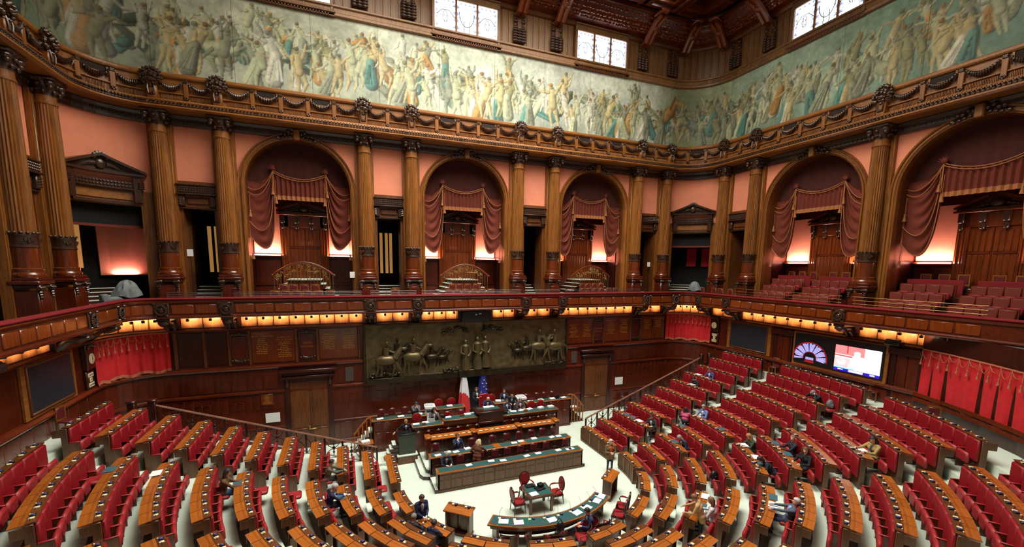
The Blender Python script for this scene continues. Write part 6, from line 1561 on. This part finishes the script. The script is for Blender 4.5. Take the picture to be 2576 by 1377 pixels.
# single chairs along the back passage of the hemicycle
for x, y, z, rz, lb in ((-16.55, -5.7, FK(11), R(80), 'wooden chair with leather back behind the last bench by the left display board'), (-16.9, -9.6, FK(11), R(85), 'wooden chair with leather back at the left picture edge'), (16.6, -8.1, FK(11), R(-85), 'wooden chair with leather back behind the last bench under the right display board'), (16.45, -13.3, FK(11), R(-80), 'wooden chair with leather back under the right end of the big screen'), (14.1, -16.6, FK(11), R(-60), 'wooden chair with leather back beside a small table before the large curtain'), (11.35, -1.1, 0, R(0), 'oxblood chair against the wall behind the right stair rail, nearer the door'), (12.05, -1.1, 0, 0, 'oxblood chair against the wall behind the right stair rail, farther from the door')):
    chair('square' if z else 'armless', 'passage_chair', lb, x, y, z, rz)
# ================================================================== PEOPLE
SKIN = plain('skin', (224,172,142), .6); SKIN2 = plain('skin_tan', (196,140,108), .6)
CL = {}
def cloth(c, r=.8):
    if c not in CL: CL[c] = plain('cloth_%02x%02x%02x' % c, c, r, var=.08, nscale=12)
    return CL[c]
SHOE = plain('shoe_black', (18,16,16), .4)
def capsule(mb, p, q, r0, r1, n=10, fx=1, fy=1):
    p, q = Vector(p), Vector(q); ax = q-p; L = ax.length
    if L < 1e-6: ax = Vector((0,0,1)); L = 1e-6
    t = ax.normalized(); x = t.orthogonal().normalized(); y = t.cross(x)
    vs = []; rings = []
    for k in range(5): a = -math.pi/2+math.pi/2*k/4; rings.append((p+t*(r0*math.sin(a)), r0*math.cos(a)))
    for k in range(5): a = math.pi/2*k/4; rings.append((q+t*(r1*math.sin(a)), r1*math.cos(a)))
    for c, r in rings:
        r = max(r, 1e-4)
        for i in range(n): a = 2*math.pi*i/n; vs.append(tuple(c+x*(r*math.cos(a))+y*(r*math.sin(a))))
    m = len(rings); fs = [(j*n+i, j*n+(i+1) % n, (j+1)*n+(i+1) % n, (j+1)*n+i) for j in range(m-1) for i in range(n)]+[tuple(range(n))[::-1], tuple((m-1)*n+i for i in range(n))]
    mb.add(vs, fs)
def elbow(S_, H_, l1, l2, hint):
    S_, H_ = Vector(S_), Vector(H_); d = H_-S_; L = min(d.length, (l1+l2)*.995); t = d.normalized(); H_ = S_+t*L
    a = (l1*l1-l2*l2+L*L)/(2*L); h = math.sqrt(max(l1*l1-a*a, 0)); hv = Vector(hint); hv = hv-t*hv.dot(t); hv.normalize()
    return S_+t*a+hv*h, H_
def person(label, loc, rz, pose='stand', top=(28,34,58), pants=(24,24,30), shirt=(225,228,232), tie=None, hair=(50,40,34), hstyle='short', skin=SKIN, lean=.0, hands=None, head=(0, 0), sc=1.0, seat=.46, skirt=False, coatlong=.0, legs=None):
    """local frame: faces -y, x to the figure's left hand side seen from behind; feet (standing) or seat floor at z 0"""
    o = thing('person', label, 'person', loc, rz)
    T, Pn, Sh, Sk = 0, 1, 2, 3
    caps = []
    def c(p, q, r0, r1, m): caps.append((Vector(p), Vector(q), r0, r1, m))
    if pose == 'stand': hz = .90; hip = Vector((0, 0, hz))
    else: hz = seat+.10; hip = Vector((0, 0, hz))
    R_ = Matrix.Rotation(lean, 3, 'X')
    up = lambda v: hip+R_ @ Vector(v)
    # torso
    c(up((-.09,0,.02)), up((.09,0,.02)), .135, .135, Pn if pose == 'stand' and not coatlong else T)
    c(up((-.06,0,.16)), up((.06,0,.16)), .125, .125, T); c(up((-.09,0,.34)), up((.09,0,.34)), .135, .135, T); c(up((-.15,.01,.46)), up((.15,.01,.46)), .085, .085, T)
    if coatlong: c(up((-.08,0,-.02)), up((-.10,0,-coatlong)), .12, .12, T); c(up((.08,0,-.02)), up((.10,0,-coatlong)), .12, .12, T)
    nb = up((0,.01,.52)); Hd = R_ @ Matrix.Rotation(head[0], 3, 'X') @ Matrix.Rotation(head[1], 3, 'Z'); hc = nb+R_ @ Vector((0,-.01,.06))+Hd @ Vector((0,-.015,.125))
    c(nb, nb+R_ @ Vector((0,-.01,.09)), .055, .05, Sk)
    H = lambda v: hc+Hd @ Vector(v)
    c(H((0,.015,.045)), H((0,-.015,-.055)), .092, .072, Sk); c(H((0,-.03,-.09)), H((0,-.045,-.095)), .04, .034, Sk); c(H((0,-.095,-.005)), H((0,-.108,-.025)), .014, .02, Sk)
    for s in (-1, 1): c(H((s*.088,.012,.01)), H((s*.09,.012,-.03)), .018, .014, Sk)
    # shirt front
    c(up((0,-.105,.44)), up((0,-.12,.26)), .045, .028, Sh)
    # arms
    hands = hands or ((-.26, -.1, hz-.08), (.26, -.1, hz-.08)) if pose == 'stand' else (hands or ((-.16,-.42,hz+.22), (.16,-.42,hz+.22)))
    HP = []
    for s, hp in zip((-1, 1), hands):
        sh = up((s*.205, .01, .455)); el, hw = elbow(sh, Vector(hp), .30, .27, (s*.7, .5, -.8)); c(sh, el, .062, .05, T); c(el, hw, .05, .036, T)
        d = (hw-el).normalized(); c(hw, hw+d*.03, .028, .028, Sh); c(hw+d*.03, hw+d*.085, .036, .034, Sk); HP.append((hw+d*.085, d, s))
    # legs
    for s in (-1, 1):
        h0 = hip+Vector((s*.095, 0, -.02))
        if pose == 'stand': kn = Vector((s*.10, -.02, .47)); an = Vector((s*.11, .02, .09))
        else: kn = Vector((s*.13, -.44, seat+.06)); an = Vector((s*.13, -.42, .09))
        if legs: kn, an = Vector(legs[s][0]), Vector(legs[s][1])
        c(h0, kn, .088, .062, Pn); c(kn, an, .058, .042, Pn); caps.append((an+Vector((0,.03,-.045)), an+Vector((0,-.15,-.06)), .042, .034, 4))
    if skirt: c(hip, Vector((0,-.05,.5)), .16, .17, Pn)
    mb = MB()
    for p, q, r0, r1, m in caps: capsule(mb, p, q, r0, r1)
    me = bpy.data.meshes.new('tmp'); me.from_pydata(mb.v, [], mb.f)
    t = bpy.data.objects.new('tmp', me); COL.objects.link(t)
    md = t.modifiers.new('r', 'REMESH'); md.mode = 'VOXEL'; md.voxel_size = .0165
    sm = t.modifiers.new('s', 'SMOOTH'); sm.factor = .5; sm.iterations = 3
    dg = bpy.context.evaluated_depsgraph_get(); bm = bpy.data.meshes.new_from_object(t.evaluated_get(dg)); bpy.data.objects.remove(t); bpy.data.meshes.remove(me)
    n = len(bm.polygons); cen = np.zeros(n*3); bm.polygons.foreach_get('center', cen); cen = cen.reshape(-1, 3)
    best = np.full(n, 1e9); mi = np.zeros(n, int)
    for p, q, r0, r1, m in caps:
        a = np.array(q-p); L2_ = a @ a+1e-9; tt = np.clip(((cen-np.array(p)) @ a)/L2_, 0, 1); d = np.linalg.norm(cen-np.array(p)-tt[:, None]*a, axis=1)-(r0+(r1-r0)*tt)
        if m == Sh: d = d-.012
        w_ = d < best; best[w_] = d[w_]; mi[w_] = m
    bm.materials.clear()
    for m in (cloth(top), cloth(pants), cloth(shirt), skin, SHOE): bm.materials.append(m)
    bm.polygons.foreach_set('material_index', mi.astype(np.int32)); bm.polygons.foreach_set('use_smooth', [True]*n)
    # fingers: five per hand, unequal, bent
    fm_ = MB()
    for hp, d, s in HP:
        side = d.cross(Vector((0,0,1)));
        if side.length < .1: side = Vector((1,0,0))
        side.normalize(); nrm = side.cross(d).normalized()
        for k, (off, L) in enumerate(((-.027,.062),(-.009,.075),(.009,.072),(.026,.055))):
            b0 = hp+side*off*s; b1 = b0+d*L*.55-nrm*.006; b2 = b1+d*L*.35-nrm*.03; fm_.tube([b0, b1, b2], [.0095,.009,.007], 5)
        b0 = hp-d*.045-side*.034*s; fm_.tube([b0, b0+d*.035-side*.028*s-nrm*.01, b0+d*.07-side*.024*s-nrm*.025], [.011,.0105,.008], 5)
    body = put(bm, 'body', o); fm_.obj('fingers', skin, o)
    bm.name = 'body'
    # face and hair
    ey = MB()
    for s in (-1, 1): ey.ell(tuple(H((s*.034,-.088,.012))), (.010,.008,.007), 6, 4)
    ey.obj('eyes', SHOE, o); mo = MB().ell(tuple(H((0,-.089,-.058))), (.024,.008,.006), 6, 4); mo.obj('mouth', cloth((150,70,66)), o)
    if hstyle != 'bald':
        hm = cloth(hair, .6); hb = MB(); nu_, nv_ = 18, 12
        ell = MB().ell((0,0,0), (.102,.118,.118), nu_, nv_)
        lim = {'short': (-.02, .06), 'thin': (.03, .075), 'long': (-.10, .05), 'bob': (-.10, .05), 'curly': (-.10, .05)}[hstyle]
        keep = []
        for f in ell.f:
            cc = sum((Vector(ell.v[i]) for i in f), Vector())/len(f)
            front = cc.y < -.045
            if (front and cc.z > lim[1]) or (not front and cc.z > lim[0]-(.04 if cc.y > .03 else 0)): keep.append(f)
        hb.add([tuple(H((x*(1.08 if hstyle == 'curly' else 1), y+.012, z+.022)) ) for x, y, z in ell.v], keep)
        if hstyle in ('long', 'curly', 'bob'):
            L = {'long': .34, 'curly': .22, 'bob': .12}[hstyle]
            for s in (-1, -.4, .4, 1): hb.tube([H((s*.07,.055,.06)), H((s*.095,.06,-.06)), H((s*.10,.06,-.06))-Vector((0,-.02,L*.6)), H((s*.09,.06,-.06))-Vector((0,-.03,L))], [.05,.055,.05,.02], 7)
        hb.obj('hair', hm, o)
    if tie:
        tm = MB(); a, b, c_ = up((0,-.158,.45)), up((0,-.165,.36)), up((0,-.155,.20)); tm.tube([a, b, c_], [.018,.022,.028], 6, flat=.35); tm.obj('necktie', cloth(tie, .5), o)
    if sc != 1: o.scale = (sc, sc, sc)
    return o
def seated(key, label, **kw):
    x, y, z, rz = SEATS[key]
    nx, ny = -math.sin(rz), math.cos(rz)
    dy = kw.pop('fwd', .40); return person(label, (x-nx*dy, y-ny*dy, z), rz+kw.pop('turn', 0), 'sit', **kw)
N1, N2, DK, GY = (26,34,66), (34,46,84), (26,26,30), (92,94,98)
# people on the left benches
seated(('S2',6,1), 'woman in a brown jacket and jeans typing on her phone on a left bench', top=(98,66,38), pants=(60,84,124), shirt=(90,60,40), hair=(42,28,22), hstyle='long', lean=.2, head=(.25,0), hands=((-.06,-.52,.78),(.10,-.55,.76)))
seated(('S2',3,1), 'grey-haired man in navy suit holding a phone on a left bench', top=N1, pants=(22,24,34), hair=(176,176,174), hstyle='short', lean=.28, head=(.35,0), hands=((-.06,-.55,.82),(.08,-.56,.8)))
seated(('L1',3,4), 'dark-bearded man in brown coat reaching over a left bench', top=(96,80,60), pants=(52,50,48), shirt=(80,66,52), hair=(44,36,32), lean=.22, head=(.2,0), hands=((-.1,-.6,.86),(.12,-.62,.82)))
# people on the right benches
seated(('R1',8,2), 'man in a blue suit reading high up beside the right stair rail', top=(60,70,120), pants=DK, hair=(70,60,56), lean=.2, head=(.35,0))
seated(('R1',7,2), 'dark-haired person writing beside the right stair rail, second row below the blue suit', top=DK, pants=DK, shirt=(60,60,64), hair=(24,20,20), lean=.4, head=(.5,0), hands=((-.14,-.5,.8),(.14,-.52,.8)))
seated(('S9',5,5), 'grey-haired man in light blue jacket talking across the bench', top=(104,124,176), pants=(60,64,90), hair=(150,146,140), hstyle='short', head=(.2,.4), lean=.12)
x, y, z, rz = SEATS['S9',4,0]
person('woman in a pink top standing with her back turned on the right benches', (9.55, -8.55, FK(4)), R(118), 'stand', top=(206,84,128), pants=(30,28,34), shirt=(206,84,128), hair=(50,30,34), hstyle='bob', head=(-.1,.2), hands=((-.2,-.4,1.15),(.2,-.42,1.15)), lean=.1, sc=.92)
seated(('R1',3,4), 'man in dark suit turned to the papers on a low right bench', top=(48,48,52), pants=DK, hair=(38,30,28), lean=.25, turn=R(25), head=(.2,.2))
seated(('S9',3,1), 'grey-haired man in dark jacket bending over his lap on a right bench', top=(44,50,72), pants=DK, hair=(150,148,146), lean=.5, head=(.5,0), hands=((-.1,-.34,.62),(.1,-.36,.6)))
seated(('S8',5,5), 'blonde woman in dark green top writing on a right bench', top=(52,66,50), pants=DK, shirt=(52,66,50), hair=(170,120,66), hstyle='long', lean=.28, head=(.4,0), hands=((-.14,-.52,.8),(.14,-.52,.8)))
seated(('S8',5,1), 'person in dark navy slumped over the desk with black hair', top=(24,26,44), pants=DK, shirt=(24,26,44), hair=(16,14,18), hstyle='bob', lean=.75, head=(.3,0), hands=((-.22,-.58,.80),(.22,-.58,.80)))
seated(('S8',6,3), 'balding man in black turtleneck looking aside on a right bench', top=(34,36,42), pants=DK, shirt=(34,36,42), hair=(120,96,80), hstyle='thin', lean=.08, head=(0,.7), hands=((-.14,-.46,.8),(.12,-.48,.8)))
seated(('S8',6,1), 'woman in black with long brown hair seen from behind on a right bench', top=(22,22,26), pants=DK, shirt=(22,22,26), hair=(92,62,40), hstyle='long', lean=.1, turn=R(30), head=(0,.5))
seated(('S9',9,1), 'grey-haired man holding his head in both hands high on the right', top=(24,28,44), pants=DK, hair=(130,128,126), lean=.5, head=(.5,0), hands=((-.11,-.42,1.08),(.11,-.42,1.08)))
seated(('S8',8,1), 'dark-haired man in tan jacket reading papers on a right bench', top=(170,142,84), pants=(30,30,34), shirt=(70,76,90), hair=(34,26,24), hstyle='curly', lean=.15, head=(.3,.2), hands=((-.2,-.56,.84),(.12,-.5,.8)), turn=R(20))
seated(('S7',5,2), 'grey-haired man in blue-grey suit leaning far back with arms stretched to the desk', top=(76,84,104), pants=(44,50,78), hair=(196,194,190), lean=-.28, head=(.1,.3), hands=((-.12,-.72,.82),(.14,-.74,.8)), shirt=(150,176,220))
x, y, z, rz = SEATS['S7',3,1]
person('woman in a beige blazer standing at the desk with papers on the lower right', (4.05, -15.15, FK(3)), rz+R(5), 'stand', top=(188,148,100), pants=(20,20,24), shirt=(188,148,100), hair=(122,82,50), hstyle='short', lean=.35, head=(.35,0), hands=((-.2,-.62,1.02),(.22,-.5,1.0)), coatlong=.1, sc=.96)
seated(('S7',3,1), 'woman with long light brown hair seated beside the beige blazer', top=(206,198,204), pants=(60,56,60), shirt=(206,198,204), hair=(120,84,60), hstyle='long', lean=.15, head=(.2,0))
# people on the floor
person('bearded man in brown jacket and orange shirt standing in the right aisle', (4.86, -8.62, 0), R(-18), 'stand', top=(118,88,58), pants=(34,40,62), shirt=(216,92,30), hair=(196,188,176), hstyle='short', hands=((-.06,-.24,1.12),(.06,-.26,1.1)), coatlong=.14, head=(.05,.5), sc=.99)
person('woman in rust brown velvet jacket leaning over the second government bench', (-1.45, -6.85, .17), R(140), 'stand', top=(92,46,24), pants=(24,22,26), shirt=(210,110,50), hair=(206,182,140), hstyle='bob', lean=.3, head=(.2,0), hands=((-.25,-.6,.98),(.2,-.2,.95)), coatlong=.16, sc=.97)
person('man in navy suit resting his chin at the second government bench', (-2.05, -5.42, .34), R(12), 'sit', top=N1, pants=N1, shirt=(180,205,235), tie=(60,90,150), hair=(70,58,50), hands=((-.1,-.22,1.12),(.2,-.38,.72)), head=(.1,.3))
person('grey-haired man in navy suit at the left end of the front government bench', (-2.95, -6.68, .17), R(8), 'sit', top=(30,32,52), pants=DK, tie=(120,30,40), hair=(150,150,150), lean=.18, head=(.45,0), hands=((-.1,-.46,.80),(.12,-.46,.80)))
person('man in navy suit and blue tie standing by the left front desks', (-4.72, -10.55, 0), R(15), 'stand', top=N1, pants=(22,24,38), tie=(90,90,190), hair=(56,44,38), head=(.45,0), hands=((-.05,-.3,.98),(.06,-.3,.98)), coatlong=.12, sc=1.02)
for x, y, lb, hc_ in ((-5.15, -11.15, 'grey-haired man in dark suit at the front left desk, seen from behind', (126,122,118)), (-4.55, -11.75, 'dark-haired man in navy suit at the front left desk, hand at his face', (56,48,44))):
    person(lb, (x, y, 0), R(133), 'sit', top=N1 if 'navy' in lb else (38,40,52), pants=DK, hair=hc_, lean=.12, head=(.2,0), hands=((-.15,-.46,.84),(.05,-.30,1.12) if 'navy' in lb else (.15,-.46,.84)), sc=.98)
person('man in navy suit with crossed legs reading at the committee table', (1.05, -12.95, 0), R(-105), 'sit', top=N2, pants=N2, shirt=(210,214,224), hair=(28,22,22), lean=.12, head=(.45,0), hands=((-.12,-.36,.72),(.12,-.38,.72)), legs={-1: ((-.1,-.44,.56), (-.12,-.46,.1)), 1: ((-.02,-.46,.64), (-.28,-.62,.34))})
# people on the rostrum
person('bespectacled man in dark suit speaking at the dark green lectern', (-4.32, -3.35, .47), R(6), 'stand', top=(28,30,44), pants=DK, tie=(40,44,70), hair=(150,120,90), hstyle='thin', lean=.2, head=(.2,0), hands=((-.62,-.12,1.02),(.2,-.3,1.02)), sc=.93)
person('woman clerk with curly hair standing behind the presidential chair', (.0, -1.95, 1.3), R(10), 'stand', top=(26,26,34), pants=(22,22,28), hair=(72,46,34), hstyle='curly', head=(.1,-.6), hands=((-.1,-.3,1.15),(.15,-.32,1.2)), sc=.95)
person('bald president in navy suit bending over his papers', (.38, -2.75, 1.3), 0, 'sit', top=(34,42,76), pants=DK, tie=(40,40,70), hstyle='bald', lean=.25, head=(.5,0), hands=((-.14,-.46,.86),(.14,-.46,.86)))
person('dark-haired man in navy suit right of the president, hands folded', (1.55, -2.9, 1.0), R(4), 'sit', top=(28,34,56), pants=DK, tie=(50,60,110), hair=(50,36,30), hands=((-.04,-.42,.82),(.05,-.42,.82)), head=(.2,0))
person('grey-haired man with pink tie at the right of the rostrum', (2.38, -2.95, 1.0), R(-4), 'sit', top=(56,54,52), pants=DK, shirt=(232,190,200), tie=(220,120,140), hair=(170,168,166), hands=((-.12,-.44,.82),(.14,-.44,.82)), head=(.2,0))
person('balding man in dark suit bowing behind the rostrum men', (2.25, -1.95, 1.0), R(-20), 'stand', top=(30,32,50), pants=DK, hair=(120,90,70), hstyle='thin', lean=.75, head=(.2,.2), hands=((-.1,-.5,.9),(.2,-.5,.9)), sc=.95)
person('man in dark suit sitting against the wall behind the small right desk', (2.1, -1.0, 1.0), R(-10), 'sit', top=(30,34,56), pants=DK, tie=(140,150,190), hair=(40,30,28), head=(.1,.2))
person('man in grey suit with hands at his face at the left back desk', (-3.5, -1.5, 1.0), R(5), 'sit', top=(104,104,112), pants=DK, hair=(46,40,40), lean=.2, head=(.35,0), hands=((-.05,-.26,1.02),(.05,-.26,1.02)))
person('dark-haired woman with grey jacket at the left of the rostrum', (-2.75, -3.0, 1.0), R(6), 'sit', top=(86,84,88), pants=DK, hair=(30,24,24), hstyle='long', lean=.1, head=(.2,.3), hands=((-.16,-.42,.8),(.08,-.22,1.08)))
# bags, papers and tablets left on the right benches
def on_desk(key, m, w, h, label, name='paper', dz=0, off=.22):
    x, y, z, rz = SEATS[key]; nx, ny = -math.sin(rz), math.cos(rz)
    o = tag(MB().box(-w/2, w/2, -h/2, h/2, 0, .012).obj(name, m), label, name.replace('_', ' ')); o.location = (x+nx*off, y+ny*off, z+1.165-.07*(off-.07)+dz); o.rotation_euler = (0, 0, rz); return o
bluef = plain('blue_grey_folder', (58,96,108), .5)
for key, lb in ((('S2',8,1), 'blue-grey blotter on the desk of the wide left bench'), (('S2',5,1), 'blue-grey blotter beside the woman typing on her phone'), (('S2',2,1), 'blue-grey blotter beside the man with the phone'), (('L1',2,4), 'blue-grey blotter beside the bearded man in brown coat'), (('S9',2,1), 'blue-grey blotter on the bench before the bending grey-haired man'), (('S9',3,3), 'blue-grey blotter beyond the bending grey-haired man'), (('R1',2,1), 'blue-grey blotter on the low bench beside the right stair rail'), (('R1',2,2), 'second blue-grey blotter on the low bench beside the right stair rail'), (('S8',4,1), 'blue-grey blotter before the slumped person'), (('S8',5,4), 'blue-grey blotter beside the blonde woman'), (('S8',5,2), 'blue-grey blotter before the balding man'), (('S7',2,1), 'blue-grey blotter beside the beige blazer'), (('S7',4,3), 'blue-grey blotter before the man with stretched arms'), (('S9',4,1), 'blue-grey blotter beside the woman in pink')):
    if key in SEATS: on_desk(key, bluef, .42, .26, lb, 'desk_blotter', .012)
for key, lb in ((('S2',7,1), 'white sheets on the desk behind the woman typing on her phone'), (('R1',6,2), 'white sheet before the dark-haired writer'), (('R1',7,1), 'white sheet before the man in the blue suit'), (('S8',4,4), 'white sheets before the blonde woman'), (('S8',4,2), 'white sheet before the slumped person'), (('S8',7,1), 'white sheet before the man in tan jacket'), (('S7',2,2), 'large white sheets before the beige blazer'), (('S7',4,2), 'white sheet under the stretched hands'), (('R1',2,3), 'white sheet before the man in dark suit')):
    if key in SEATS: on_desk(key, white, .40, .27, lb, 'loose_sheet', .03)
for key, lb, m_ in ((('S9',9,0), 'grey backpack on the seat beside the man holding his head', tarp), (('S8',3,1), 'black backpack on a seat of the lower right benches', black)):
    x, y, z, rz = SEATS[key]; nx, ny = -math.sin(rz), math.cos(rz)
    o = tag(MB().ell((0,0,.2), (.19,.13,.22), 12, 8).ell((0,-.1,.14), (.13,.07,.12), 10, 6).tube([(-.05,.05,.4),(0,.05,.46),(.05,.05,.4)], .012, 5).obj('backpack', m_), lb, 'backpack'); o.location = (x-nx*.36, y-ny*.36, z+.53)
